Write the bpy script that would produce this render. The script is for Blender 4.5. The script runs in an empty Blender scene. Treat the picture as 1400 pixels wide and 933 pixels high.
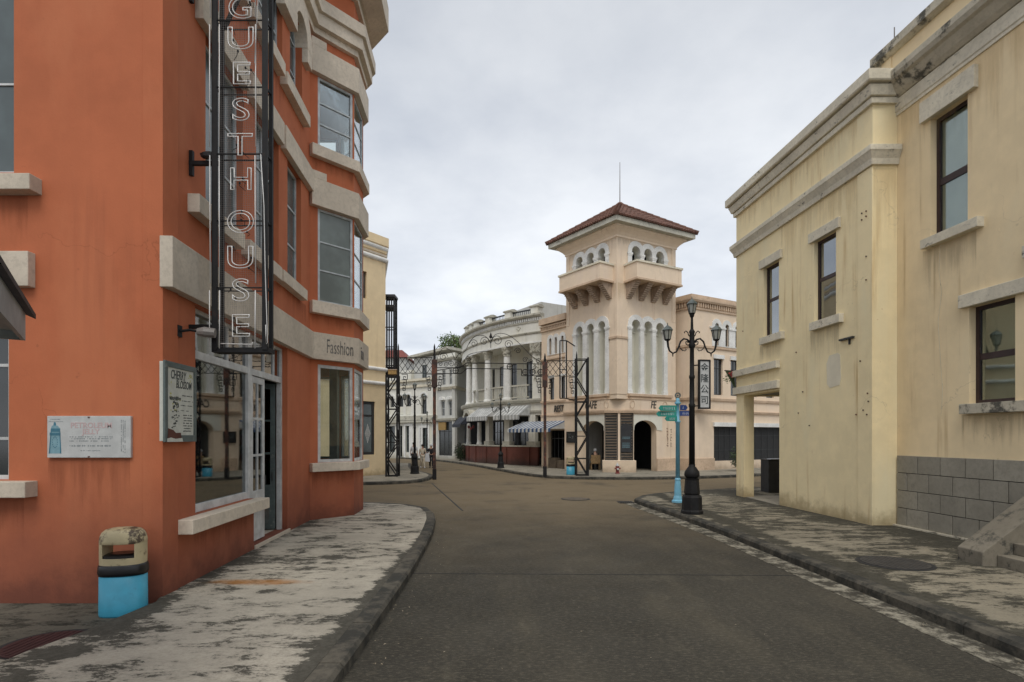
import bpy, bmesh, math, random
from mathutils import Vector, Matrix
from mathutils.geometry import tessellate_polygon
random.seed(7)
PI = math.pi
F = 757.0          # focal length in photograph pixels
EYE = 2.0          # camera height
HZ = 598.0         # horizon row
scene = bpy.context.scene
COL = scene.collection

# ------------------------------------------------------------------ camera
cam_d = bpy.data.cameras.new("camera")
cam = bpy.data.objects.new("camera", cam_d); COL.objects.link(cam)
cam.location = (0, 0, EYE); cam.rotation_euler = (PI/2, 0, 0)
cam_d.sensor_width = 36; cam_d.lens = 36*F/1400
cam_d.shift_y = (HZ-466.5)/1400
cam_d.clip_start = 0.05; cam_d.clip_end = 2000
scene.camera = cam

# ------------------------------------------------------------------ light
SUN_EL, SUN_AZ = math.radians(55), math.radians(186)    # azimuth clockwise from +Y : behind the camera, to the left
sd = bpy.data.lights.new("sun", 'SUN'); sun = bpy.data.objects.new("sun", sd); COL.objects.link(sun)
sd.energy = 1.5; sd.angle = math.radians(30); sd.color = (1.0, 0.955, 0.88)
sun_dir = Vector((math.sin(SUN_AZ)*math.cos(SUN_EL), math.cos(SUN_AZ)*math.cos(SUN_EL), math.sin(SUN_EL)))
sun.rotation_euler = sun_dir.to_track_quat('Z', 'Y').to_euler()
sun.location = (0, 0, 40)

world = bpy.data.worlds.new("World"); scene.world = world; world.use_nodes = True
nt = world.node_tree; nt.nodes.clear()
def wn(t, **k):
    n = nt.nodes.new(t)
    for a, b in k.items(): setattr(n, a, b)
    return n
wo = wn('ShaderNodeOutputWorld'); sky = wn('ShaderNodeTexSky', sky_type='NISHITA', sun_disc=False)
sky.sun_elevation = SUN_EL; sky.sun_rotation = SUN_AZ; sky.air_density = 1.5; sky.dust_density = 3
b1 = wn('ShaderNodeBackground'); b1.inputs[1].default_value = 0.10
nt.links.new(sky.outputs[0], b1.inputs[0])
tc = wn('ShaderNodeTexCoord'); sx = wn('ShaderNodeSeparateXYZ'); nt.links.new(tc.outputs['Generated'], sx.inputs[0])
def wm(op, a, b=None):
    n = wn('ShaderNodeMath', operation=op)
    for i, v in enumerate((a, b)):
        if v is None: continue
        if isinstance(v, (int, float)): n.inputs[i].default_value = v
        else: nt.links.new(v, n.inputs[i])
    return n.outputs[0]
zz = wm('ADD', wm('MAXIMUM', sx.outputs[2], 0.0), 0.22)
cx = wn('ShaderNodeCombineXYZ')
nt.links.new(wm('DIVIDE', sx.outputs[0], zz), cx.inputs[0]); nt.links.new(wm('DIVIDE', sx.outputs[1], zz), cx.inputs[1])
n1 = wn('ShaderNodeTexNoise'); n1.inputs['Scale'].default_value = 0.9; n1.inputs['Detail'].default_value = 7; n1.inputs['Roughness'].default_value = 0.55
nt.links.new(cx.outputs[0], n1.inputs['Vector'])
cr = wn('ShaderNodeValToRGB')
els = cr.color_ramp.elements
els[0].position = 0.34; els[0].color = (0.375, 0.405, 0.460, 1)
els[1].position = 0.60; els[1].color = (0.60, 0.618, 0.645, 1)
nt.links.new(n1.outputs[0], cr.inputs[0])
gr = wn('ShaderNodeMapRange'); gr.inputs[1].default_value = 0.0; gr.inputs[2].default_value = 0.6
gr.inputs[3].default_value = 1.13; gr.inputs[4].default_value = 0.74
nt.links.new(sx.outputs[2], gr.inputs[0])
vm = wn('ShaderNodeVectorMath', operation='SCALE'); nt.links.new(cr.outputs[0], vm.inputs[0]); nt.links.new(gr.outputs[0], vm.inputs['Scale'])
b2 = wn('ShaderNodeBackground'); b2.inputs[1].default_value = 1.80
nt.links.new(vm.outputs[0], b2.inputs[0])
mx = wn('ShaderNodeMixShader'); mx.inputs[0].default_value = 0.9
nt.links.new(b1.outputs[0], mx.inputs[1]); nt.links.new(b2.outputs[0], mx.inputs[2]); nt.links.new(mx.outputs[0], wo.inputs[0])
scene.view_settings.view_transform = 'Standard'; scene.view_settings.look = 'None'
scene.view_settings.exposure = 0.04; scene.view_settings.gamma = 1.0

# ------------------------------------------------------------------ materials
MATS = {}
class NG:
    def __init__(s, name):
        s.m = bpy.data.materials.new(name); s.m.use_nodes = True; s.t = s.m.node_tree; s.t.nodes.clear()
        s.out = s.n('ShaderNodeOutputMaterial'); s.p = s.n('ShaderNodeBsdfPrincipled'); s.l(s.p.outputs[0], s.out.inputs[0])
        s.tc = s.n('ShaderNodeTexCoord').outputs['Object']; s.geo = s.n('ShaderNodeNewGeometry').outputs['Position']
        MATS[name] = s.m
    def n(s, t, **k):
        x = s.t.nodes.new(t)
        for a, b in k.items(): setattr(x, a, b)
        return x
    def l(s, a, b): s.t.links.new(a, b)
    def noise(s, scale, detail=5, rough=0.55, vec=None, sc=(1, 1, 1), off=(0, 0, 0), dist=0.0):
        mp = s.n('ShaderNodeMapping'); mp.inputs['Scale'].default_value = sc; mp.inputs['Location'].default_value = off
        s.l(vec or s.geo, mp.inputs[0])
        x = s.n('ShaderNodeTexNoise'); x.inputs['Scale'].default_value = scale; x.inputs['Detail'].default_value = detail
        x.inputs['Roughness'].default_value = rough; x.inputs['Distortion'].default_value = dist
        s.l(mp.outputs[0], x.inputs['Vector']); return x.outputs[0]
    def ramp(s, v, a, b, lo=0.0, hi=1.0):
        x = s.n('ShaderNodeMapRange', interpolation_type='SMOOTHSTEP'); x.inputs[1].default_value = a; x.inputs[2].default_value = b
        x.inputs[3].default_value = lo; x.inputs[4].default_value = hi; s.l(v, x.inputs[0]); return x.outputs[0]
    def math(s, op, a, b=0.0):
        x = s.n('ShaderNodeMath', operation=op)
        for i, v in enumerate((a, b)):
            if isinstance(v, (int, float)): x.inputs[i].default_value = v
            else: s.l(v, x.inputs[i])
        return x.outputs[0]
    def mix(s, f, a, b):
        x = s.n('ShaderNodeMix', data_type='RGBA')
        for i, v in ((0, f), (6, a), (7, b)):
            if isinstance(v, (int, float)): x.inputs[i].default_value = v
            elif isinstance(v, tuple): x.inputs[i].default_value = (v[0], v[1], v[2], 1)
            else: s.l(v, x.inputs[i])
        return x.outputs[2]
    def bump(s, h, strength=0.3, dist=0.01):
        x = s.n('ShaderNodeBump'); x.inputs['Strength'].default_value = strength; x.inputs['Distance'].default_value = dist
        s.l(h, x.inputs['Height']); s.l(x.outputs[0], s.p.inputs['Normal'])
    def fin(s, col, rough=0.8, metal=0.0, spec=0.5):
        if isinstance(col, tuple): s.p.inputs['Base Color'].default_value = (*col, 1)
        else: s.l(col, s.p.inputs['Base Color'])
        if isinstance(rough, (int, float)): s.p.inputs['Roughness'].default_value = rough
        else: s.l(rough, s.p.inputs['Roughness'])
        s.p.inputs['Metallic'].default_value = metal
        s.p.inputs['Specular IOR Level'].default_value = spec
        return s.m
    def sep(s, v=None):
        x = s.n('ShaderNodeSeparateXYZ'); s.l(v or s.geo, x.inputs[0]); return x.outputs
def mulc(c, k): return tuple(x*k for x in c)

def plaster(name, base, var=0.25, streak=(0.0, 0.0, 0.0), samt=0.4, foot=(0.05, 0.05, 0.045), footz=0.9, famt=0.6, warm=None):
    g = NG(name)
    a = g.ramp(g.noise(0.45, 6, 0.6), 0.35, 0.68)
    c = g.mix(a, mulc(base, 1-var), base)
    b = g.ramp(g.noise(2.6, 8, 0.65), 0.38, 0.7)
    c = g.mix(g.math('MULTIPLY', b, 0.35), c, mulc(base, 1.16))
    if warm: c = g.mix(g.math('MULTIPLY', g.ramp(g.noise(0.8, 5, 0.6, sc=(1.2, 1.2, 0.35), off=(7, 3, 1)), 0.5, 0.68), 0.6), c, warm)
    st = g.ramp(g.noise(1.7, 6, 0.6, sc=(3.2, 3.2, 0.16)), 0.53, 0.74)
    br = g.ramp(g.noise(0.5, 3, 0.5, off=(3, 8, 2)), 0.4, 0.62)
    c = g.mix(g.math('MULTIPLY', g.math('MULTIPLY', st, br), samt), c, streak)
    z = g.sep()[2]
    fz = g.ramp(g.math('ADD', z, g.math('MULTIPLY', g.noise(1.6, 5, 0.65), -1.3)), -0.65, footz-0.65, 1, 0)
    c = g.mix(g.math('MULTIPLY', fz, famt), c, foot)
    fz2 = g.ramp(g.math('ADD', z, g.math('MULTIPLY', g.noise(2.3, 7, 0.7, off=(1, 5, 2)), -1.1)), -0.50, -0.02, 1, 0)
    c = g.mix(g.math('MULTIPLY', fz2, 0.48), c, mulc(foot, 0.55))
    sp = g.ramp(g.noise(9, 3, 0.5), 0.72, 0.78)
    c = g.mix(g.math('MULTIPLY', sp, 0.35), c, streak)
    dv = g.n('ShaderNodeVectorMath', operation='SCALE'); dn = g.n('ShaderNodeTexNoise'); dn.inputs['Scale'].default_value = 1.3; dn.inputs['Detail'].default_value = 6; g.l(g.geo, dn.inputs['Vector'])
    g.l(dn.outputs['Color'], dv.inputs[0]); dv.inputs['Scale'].default_value = 1.6
    av = g.n('ShaderNodeVectorMath', operation='ADD'); g.l(g.geo, av.inputs[0]); g.l(dv.outputs[0], av.inputs[1])
    vo = g.n('ShaderNodeTexVoronoi', feature='DISTANCE_TO_EDGE'); vo.inputs['Scale'].default_value = 0.42; g.l(av.outputs[0], vo.inputs['Vector'])
    ck = g.math('MULTIPLY', g.ramp(vo.outputs['Distance'], 0.0008, 0.0045, 1, 0), g.ramp(g.noise(0.6, 3, 0.5, off=(2, 6, 1)), 0.54, 0.62))
    c = g.mix(g.math('MULTIPLY', ck, 0.30), c, mulc(base, 0.4))
    g.bump(g.math('ADD', g.noise(38, 4, 0.6), g.math('MULTIPLY', g.noise(3, 4, 0.5), 1.5)), 0.28, 0.006)
    return g.fin(c, 0.86, spec=0.3)

plaster('orange_render', (0.46, 0.138, 0.062), 0.12, (0.24, 0.075, 0.04), 0.28, (0.115, 0.042, 0.034), 2.1, 0.60, warm=(0.50, 0.170, 0.080))  # maroon foot: base grime plus edge-of-frame darkening put into the colour
plaster('cream_render', (0.88, 0.745, 0.465), 0.10, (0.52, 0.34, 0.14), 0.75, (0.36, 0.25, 0.11), 0.6, 0.45, warm=(0.82, 0.73, 0.49))
plaster('tan_render', (0.83, 0.675, 0.43), 0.12, (0.46, 0.32, 0.16), 0.7, (0.30, 0.22, 0.13), 0.4, 0.3, warm=(0.81, 0.68, 0.45))
plaster('yellow_render', (0.78, 0.63, 0.40), 0.10, (0.5, 0.36, 0.2), 0.4, (0.36, 0.25, 0.11), 0.5, 0.4)
plaster('peach_render', (0.75, 0.612, 0.465), 0.10, (0.42, 0.27, 0.17), 0.45, (0.40, 0.30, 0.20), 0.9, 0.35, warm=(0.73, 0.60, 0.48))
plaster('white_render', (0.72, 0.71, 0.65), 0.10, (0.34, 0.33, 0.27), 0.55, (0.36, 0.33, 0.24), 0.9, 0.5, warm=(0.64, 0.61, 0.50))
plaster('grey_white_render', (0.55, 0.55, 0.52), 0.12, (0.30, 0.29, 0.24), 0.55, (0.34, 0.31, 0.23), 0.9, 0.5)
plaster('niche_render', (0.68, 0.665, 0.58), 0.08, (0.3, 0.28, 0.22), 0.4, (0.3, 0.28, 0.22), 0.4, 0.2)
plaster('interior_plaster', (0.30, 0.29, 0.26), 0.2, (0.1, 0.1, 0.1), 0.4)
plaster('brick_red_wall', (0.155, 0.055, 0.040), 0.35, (0.05, 0.03, 0.025), 0.6, (0.04, 0.035, 0.03), 0.8, 0.6)

def mould(name, base, amt=1.0, lo=0.50, hi=0.60, dark=(0.035, 0.037, 0.035), sc=(1, 1, 1), scale=2.2):
    g = NG(name)
    c = g.mix(g.ramp(g.noise(1.4, 6, 0.6), 0.35, 0.68), mulc(base, 0.80), base)
    c = g.mix(g.math('MULTIPLY', g.ramp(g.noise(14, 6, 0.7), 0.42, 0.70), 0.45), c, mulc(base, 0.55))
    if name == 'grey_block':
        oi = g.n('ShaderNodeObjectInfo').outputs['Random']; c = g.mix(g.math('MULTIPLY', oi, 0.35), c, mulc(base, 0.5))
    m = g.math('MULTIPLY', g.ramp(g.noise(scale, 10, 0.72, sc=sc), lo, hi), amt)
    c = g.mix(m, c, dark)
    g.bump(g.math('ADD', g.noise(30, 6, 0.7), g.math('MULTIPLY', m, -0.4)), 0.4, 0.008)
    return g.fin(c, 0.9, spec=0.25)
mould('trim_concrete', (0.60, 0.525, 0.425), 0.55, 0.60, 0.78, (0.10, 0.095, 0.08))
mould('clean_trim', (0.68, 0.60, 0.49), 0.35, 0.60, 0.80, (0.16, 0.13, 0.09))
mould('mouldy_trim', (0.76, 0.70, 0.56), 0.70, 0.57, 0.67, (0.04, 0.042, 0.038), sc=(1, 1, 2.0), scale=3.2)
mould('black_mould_trim', (0.58, 0.53, 0.42), 0.85, 0.51, 0.62, (0.03, 0.032, 0.03), scale=2.4)
mould('grey_block', (0.36, 0.335, 0.275), 0.40, 0.55, 0.72, (0.08, 0.08, 0.075))
mould('stair_concrete', (0.23, 0.205, 0.16), 0.85, 0.50, 0.62, (0.04, 0.042, 0.038), scale=2.6)
mould('kerb_concrete', (0.125, 0.112, 0.088), 0.9, 0.38, 0.58, (0.032, 0.032, 0.028), scale=3.0)
mould('white_trim', (0.82, 0.82, 0.79), 0.25, 0.58, 0.78, (0.22, 0.21, 0.17))
mould('stone_trim', (0.55, 0.53, 0.45), 0.7, 0.52, 0.70, (0.13, 0.125, 0.10), scale=3.5)
mould('peach_trim', (0.66, 0.50, 0.36), 0.5, 0.52, 0.74, (0.24, 0.16, 0.10))

def pavement(name, base, lo, hi, rust=None, edges=(), fq=2.3):
    g = NG(name)
    c = g.mix(g.ramp(g.noise(0.8, 6, 0.62), 0.35, 0.68), mulc(base, 0.74), base)
    c = g.mix(g.math('MULTIPLY', g.ramp(g.noise(30, 6, 0.82), 0.46, 0.60), 0.40), c, mulc(base, 0.55))
    nz = g.noise(fq, 14, 0.74, sc=(0.9, 1.7, 1), dist=0.2)
    nz = g.math('ADD', nz, g.math('MULTIPLY', g.ramp(g.noise(0.45, 4, 0.6, off=(4, 9, 0)), 0.3, 0.7), 0.10))
    nz = g.math('ADD', nz, g.math('MULTIPLY', g.math('SUBTRACT', g.noise(19, 8, 0.85, sc=(0.8, 1.5, 1)), 0.5), 0.42))
    s = g.sep()
    for (kx, ky, kc, w, a) in edges:     # darker damp strip within w metres of the line kx*x+ky*y=kc
        d = g.math('ABSOLUTE', g.math('SUBTRACT', g.math('ADD', g.math('MULTIPLY', s[0], kx), g.math('MULTIPLY', s[1], ky)), kc))
        nz = g.math('ADD', nz, g.ramp(d, 0.0, w, a, 0.0))
    m = g.ramp(nz, lo, hi)
    c = g.mix(g.math('MULTIPLY', g.ramp(nz, lo-0.10, hi), 0.35), c, (0.15, 0.14, 0.115))
    dk = g.mix(g.ramp(g.noise(12, 6, 0.8), 0.4, 0.62), (0.012, 0.0125, 0.010), (0.045, 0.044, 0.036))
    c = g.mix(g.math('MULTIPLY', m, 0.80), c, dk)
    if rust:
        rx, ry, ra, rb = rust
        dx = g.math('DIVIDE', g.math('SUBTRACT', s[0], rx), ra); dy = g.math('DIVIDE', g.math('SUBTRACT', s[1], ry), rb)
        dd = g.math('ADD', g.math('MULTIPLY', dx, dx), g.math('MULTIPLY', dy, dy))
        rm = g.ramp(g.math('ADD', dd, g.math('MULTIPLY', g.noise(4, 7, 0.7), 1.3)), 0.45, 1.55, 1, 0)
        c = g.mix(g.math('MULTIPLY', rm, 0.85), c, (0.34, 0.155, 0.045))
    cr = g.n('ShaderNodeTexVoronoi', feature='DISTANCE_TO_EDGE'); cr.inputs['Scale'].default_value = 0.35; g.l(g.geo, cr.inputs['Vector'])
    g.bump(g.math('ADD', g.noise(45, 6, 0.7), g.math('MULTIPLY', m, -0.5)), 0.45, 0.008)
    return g.fin(c, 0.95, spec=0.1)
pavement('pavement_pale', (0.46, 0.42, 0.345), 0.585, 0.640, rust=(-3.3, 7.15, 0.85, 0.20), edges=((1, 0.075, -3.55, 0.35, 0.12), (1, 0.0, -1.62, 0.22, 0.22)))
pavement('pavement_dark', (0.315, 0.28, 0.21), 0.510, 0.60, edges=((1, 0.078, 8.7, 1.2, 0.13), (1, 0, 4.75, 0.35, 0.16)))
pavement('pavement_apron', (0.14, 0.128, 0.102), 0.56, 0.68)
pavement('pavement_far', (0.34, 0.31, 0.25), 0.58, 0.72)

g = NG('road_concrete')
c = g.mix(g.ramp(g.noise(0.16, 5, 0.6), 0.35, 0.68), (0.037, 0.034, 0.027), (0.064, 0.058, 0.045))
c = g.mix(g.math('MULTIPLY', g.ramp(g.noise(0.7, 8, 0.65, sc=(1.5, 0.35, 1)), 0.45, 0.72), 0.50), c, (0.105, 0.091, 0.064))
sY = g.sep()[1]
c = g.mix(g.math('MULTIPLY', g.ramp(g.math('ADD', sY, g.math('MULTIPLY', g.noise(0.2, 4, 0.6), 8)), 11, 24), 0.85), c, (0.195, 0.148, 0.088))  # tan with distance: brown road dirt plus grazing sheen put into the colour
c = g.mix(g.math('MULTIPLY', g.ramp(g.noise(1.8, 9, 0.7, off=(4, 4, 4)), 0.56, 0.74), 0.40), c, (0.155, 0.137, 0.098))
c = g.mix(g.math('MULTIPLY', g.ramp(g.noise(0.5, 7, 0.65, off=(9, 1, 4)), 0.50, 0.70), 0.55), c, (0.034, 0.032, 0.027))
grn = g.noise(22, 8, 0.88, sc=(0.7, 1.6, 1))
c = g.mix(g.math('MULTIPLY', g.ramp(grn, 0.50, 0.62), 0.50), c, (0.19, 0.168, 0.125))
c = g.mix(g.math('MULTIPLY', g.ramp(grn, 0.48, 0.36), 0.5), c, (0.022, 0.021, 0.018))
c = g.mix(g.math('MULTIPLY', g.ramp(g.noise(11, 8, 0.8, off=(1, 2, 3)), 0.66, 0.74), 0.8), c, (0.46, 0.42, 0.33))
g.bump(g.math('ADD', g.noise(60, 5, 0.8), g.noise(6, 4, 0.6)), 0.5, 0.008)
g.fin(c, g.ramp(g.noise(1.5, 5, 0.6), 0.3, 0.7, 0.78, 0.95), spec=0.2)
g = NG('gutter_concrete')
m = g.ramp(g.noise(3.2, 12, 0.78), 0.40, 0.56)
c = g.mix(m, (0.31, 0.285, 0.225), (0.060, 0.055, 0.044))
g.bump(g.noise(40, 6, 0.7), 0.4, 0.008); g.fin(c, 0.95, spec=0.1)

def simple(name, col, rough=0.6, metal=0.0, var=0.3, scale=6, bump=0.15, wear=None, wamt=0.5, wlo=0.58, whi=0.7, spec=0.5):
    g = NG(name)
    c = g.mix(g.ramp(g.noise(scale, 6, 0.6, vec=g.tc), 0.35, 0.68), mulc(col, 1-var), col)
    if wear: c = g.mix(g.math('MULTIPLY', g.ramp(g.noise(scale*1.6, 9, 0.7, vec=g.tc, off=(5, 5, 5)), wlo, whi), wamt), c, wear)
    g.bump(g.noise(scale*8, 4, 0.6, vec=g.tc), bump, 0.004)
    return g.fin(c, rough, metal, spec)
simple('grey_painted_wood', (0.60, 0.61, 0.60), 0.6, wear=(0.30, 0.28, 0.24), wamt=0.55, scale=4)
simple('pale_blue_frame', (0.54, 0.59, 0.61), 0.55, wear=(0.20, 0.21, 0.20), scale=5)
simple('green_grey_frame', (0.10, 0.13, 0.125), 0.55, wear=(0.30, 0.31, 0.28), wamt=0.4)
simple('maroon_frame', (0.040, 0.020, 0.020), 0.55, wear=(0.09, 0.035, 0.03), wamt=0.6)
simple('dark_frame', (0.022, 0.024, 0.026), 0.5, wear=(0.07, 0.06, 0.05), wamt=0.4)
simple('black_iron', (0.018, 0.018, 0.019), 0.6, wear=(0.05, 0.028, 0.018), wamt=0.5, scale=5, spec=0.2)
simple('rusty_iron', (0.035, 0.018, 0.014), 0.6, wear=(0.16, 0.055, 0.028), wamt=0.9, wlo=0.45, whi=0.62, scale=3)
simple('wire_metal', (0.20, 0.18, 0.165), 0.5, wear=(0.12, 0.06, 0.03))
simple('neon_glass', (0.64, 0.63, 0.61), 0.2, var=0.05, bump=0)
simple('cyan_paint', (0.055, 0.36, 0.52), 0.42, var=0.18, wear=(0.03, 0.17, 0.24), wamt=0.5, scale=4)
simple('light_cyan_paint', (0.20, 0.50, 0.68), 0.45, var=0.15, wear=(0.06, 0.2, 0.28), wamt=0.5)
simple('beige_plastic', (0.50, 0.42, 0.25), 0.55, var=0.2, wear=(0.11, 0.075, 0.04), wamt=0.8, wlo=0.54, whi=0.66, scale=4)
simple('beige_lid', (0.50, 0.42, 0.25), 0.55, var=0.25, wear=(0.055, 0.035, 0.022), wamt=0.95, wlo=0.50, whi=0.60, scale=3.2)
simple('bin_bag', (0.008, 0.008, 0.009), 0.35)
simple('sign_white', (0.50, 0.51, 0.50), 0.5, var=0.15, wear=(0.23, 0.14, 0.07), wamt=0.7, wlo=0.66, whi=0.74, scale=7)
simple('paper_white', (0.55, 0.56, 0.50), 0.6, var=0.15, wear=(0.35, 0.33, 0.12), wamt=0.5, wlo=0.60, whi=0.7, scale=9)
simple('ink_black', (0.035, 0.045, 0.045), 0.6, var=0.3)
simple('ink_blue', (0.05, 0.18, 0.25), 0.6, var=0.35)
simple('ink_pale_blue', (0.20, 0.36, 0.42), 0.6, var=0.3)
simple('ink_pink', (0.50, 0.375, 0.37), 0.6, var=0.1)
simple('ink_grey', (0.27, 0.30, 0.31), 0.6, var=0.3)
simple('ink_yellow', (0.50, 0.48, 0.12), 0.6)
simple('torn_brown', (0.10, 0.03, 0.018), 0.8)
simple('letter_grey', (0.17, 0.16, 0.15), 0.8, var=0.5, wear=(0.38, 0.35, 0.30), wamt=0.8, scale=12, wlo=0.5, whi=0.6)
simple('letter_dark', (0.05, 0.045, 0.04), 0.6)
simple('red_letter', (0.42, 0.06, 0.03), 0.6, var=0.2)
simple('roof_tile', (0.175, 0.082, 0.056), 0.8, var=0.45, scale=3, wear=(0.10, 0.05, 0.035), wamt=0.6)
simple('dark_corbel', (0.44, 0.335, 0.25), 0.85, var=0.3, wear=(0.15, 0.11, 0.08), wamt=0.6)
simple('shingle', (0.045, 0.040, 0.038), 0.85, var=0.4)
simple('grey_fascia', (0.30, 0.33, 0.33), 0.6, wear=(0.12, 0.13, 0.12), wamt=0.6, scale=3)
simple('green_sign', (0.02, 0.30, 0.25), 0.5, var=0.15)
simple('blue_sign', (0.02, 0.06, 0.24), 0.5, var=0.15)
simple('awning_white', (0.60, 0.61, 0.60), 0.85, wear=(0.33, 0.30, 0.20), wamt=0.5, scale=2)
simple('awning_blue', (0.05, 0.10, 0.21), 0.85)
simple('awning_dark', (0.03, 0.035, 0.05), 0.8)
simple('cast_iron_cover', (0.05, 0.046, 0.042), 0.75, wear=(0.10, 0.075, 0.05), scale=8)
simple('red_cover', (0.050, 0.014, 0.014), 0.7, wear=(0.03, 0.015, 0.015), scale=6)
simple('bark', (0.12, 0.09, 0.06), 0.9)
simple('skin', (0.48, 0.28, 0.19), 0.6, var=0.08)
simple('hair_black', (0.012, 0.010, 0.009), 0.5)
simple('hair_white', (0.60, 0.60, 0.60), 0.6)
simple('cloth_white', (0.62, 0.64, 0.68), 0.9, var=0.12)
simple('cloth_cream', (0.60, 0.54, 0.44), 0.9, var=0.12)
simple('cloth_black', (0.012, 0.013, 0.018), 0.9)
simple('wicker', (0.32, 0.21, 0.10), 0.8, var=0.4, scale=20)
simple('hydrant_red', (0.22, 0.04, 0.035), 0.5)
simple('dark_cabinet', (0.028, 0.030, 0.034), 0.6)
simple('ochre_sign', (0.38, 0.24, 0.08), 0.7, var=0.3, scale=10)
simple('red_paint', (0.35, 0.03, 0.03), 0.6)
simple('red_roof', (0.22, 0.06, 0.045), 0.8)
simple('curtain', (0.42, 0.43, 0.34), 0.9, var=0.15, scale=3)
simple('dark_inside', (0.020, 0.021, 0.022), 0.8)  # near-black: the shade of unlit interiors is put into this colour
simple('rubber', (0.02, 0.02, 0.02), 0.8)

simple('worn_cover', (0.13, 0.105, 0.075), 0.85, wear=(0.06, 0.05, 0.04), scale=8)
plaster('pale_patch', (0.74, 0.68, 0.53))
def stain(name, col, amt, sc=5.0):
    m = bpy.data.materials.new(name); m.use_nodes = True; t = m.node_tree; t.nodes.clear(); MATS[name] = m
    N = t.nodes.new; Lk = t.links.new
    o = N('ShaderNodeOutputMaterial'); d = N('ShaderNodeBsdfDiffuse'); d.inputs[0].default_value = (*col, 1); tr = N('ShaderNodeBsdfTransparent'); mi = N('ShaderNodeMixShader')
    tcn = N('ShaderNodeTexCoord'); ge = N('ShaderNodeNewGeometry'); se = N('ShaderNodeSeparateXYZ'); Lk(tcn.outputs['Generated'], se.inputs[0])
    mp = N('ShaderNodeMapping'); mp.inputs['Scale'].default_value = (sc, sc, sc*0.07); Lk(ge.outputs['Position'], mp.inputs[0])
    nz = N('ShaderNodeTexNoise'); nz.inputs['Scale'].default_value = 1.6; nz.inputs['Detail'].default_value = 8; nz.inputs['Roughness'].default_value = 0.65; Lk(mp.outputs[0], nz.inputs['Vector'])
    fade = N('ShaderNodeMath'); fade.operation = 'POWER'; Lk(se.outputs[2], fade.inputs[0]); fade.inputs[1].default_value = 1.2
    ad = N('ShaderNodeMath'); ad.operation = 'MULTIPLY_ADD'; Lk(fade.outputs[0], ad.inputs[0]); ad.inputs[1].default_value = 0.42; Lk(nz.outputs[0], ad.inputs[2])
    mr = N('ShaderNodeMapRange'); mr.interpolation_type = 'SMOOTHSTEP'; mr.inputs[1].default_value = 0.64; mr.inputs[2].default_value = 0.95; mr.inputs[3].default_value = 0; mr.inputs[4].default_value = amt
    Lk(ad.outputs[0], mr.inputs[0]); Lk(mr.outputs[0], mi.inputs[0]); Lk(tr.outputs[0], mi.inputs[1]); Lk(d.outputs[0], mi.inputs[2]); Lk(mi.outputs[0], o.inputs[0])
stain('stain_dark', (0.22, 0.18, 0.125), 0.22); stain('stain_ochre', (0.56, 0.40, 0.19), 0.18, 4.0); stain('stain_maroon', (0.17, 0.058, 0.036), 0.22)
def leaf(name, a, b):
    g = NG(name)
    r = g.n('ShaderNodeNewGeometry').outputs['Random Per Island']
    c = g.mix(r, a, b)
    g.fin(c, 0.6, spec=0.3); g.p.inputs['Transmission Weight'].default_value = 0.0
leaf('leaf_green', (0.05, 0.085, 0.03), (0.16, 0.22, 0.08))
leaf('leaf_dark', (0.020, 0.040, 0.020), (0.06, 0.09, 0.04))
leaf('petal_white', (0.45, 0.45, 0.35), (0.6, 0.6, 0.5))

def glass(name, tint, refl, rough=0.02):
    m = bpy.data.materials.new(name); m.use_nodes = True; t = m.node_tree; t.nodes.clear()
    o = t.nodes.new('ShaderNodeOutputMaterial'); tr = t.nodes.new('ShaderNodeBsdfTransparent'); tr.inputs[0].default_value = (*tint, 1)
    gl = t.nodes.new('ShaderNodeBsdfGlossy'); gl.inputs['Roughness'].default_value = rough; gl.inputs[0].default_value = (0.92, 0.95, 0.97, 1)
    fr = t.nodes.new('ShaderNodeFresnel'); fr.inputs[0].default_value = 1.5
    mr = t.nodes.new('ShaderNodeMapRange'); mr.inputs[1].default_value = 0.04; mr.inputs[2].default_value = 0.6; mr.inputs[3].default_value = refl; mr.inputs[4].default_value = 0.80
    nz = t.nodes.new('ShaderNodeTexNoise'); nz.inputs['Scale'].default_value = 1.2; bp = t.nodes.new('ShaderNodeBump'); bp.inputs['Strength'].default_value = 0.04; bp.inputs['Distance'].default_value = 0.02
    t.links.new(nz.outputs[0], bp.inputs['Height']); t.links.new(bp.outputs[0], gl.inputs['Normal'])
    mi = t.nodes.new('ShaderNodeMixShader')
    t.links.new(fr.outputs[0], mr.inputs[0]); t.links.new(mr.outputs[0], mi.inputs[0]); t.links.new(tr.outputs[0], mi.inputs[1]); t.links.new(gl.outputs[0], mi.inputs[2])
    t.links.new(mi.outputs[0], o.inputs[0]); MATS[name] = m
glass('glass_clear', (0.94, 0.97, 0.96), 0.04)
glass('glass_shop', (0.60, 0.62, 0.60), 0.12)
glass('glass_faint', (0.82, 0.86, 0.84), 0.02)
MATS['glass_faint'].node_tree.nodes['Map Range'].inputs[4].default_value = 0.35
glass('glass_dark', (0.20, 0.22, 0.22), 0.30)
def opaque_glass(name, col, rough=0.12):
    g = NG(name)
    c = g.mix(g.ramp(g.noise(0.9, 4, 0.6), 0.35, 0.65), mulc(col, 0.6), col); g.fin(c, rough, spec=0.8)
opaque_glass('far_glass', (0.030, 0.036, 0.038))
opaque_glass('frosted_glass', (0.17, 0.21, 0.20), 0.35)
opaque_glass('dirty_glass', (0.09, 0.12, 0.12), 0.25)

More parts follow.
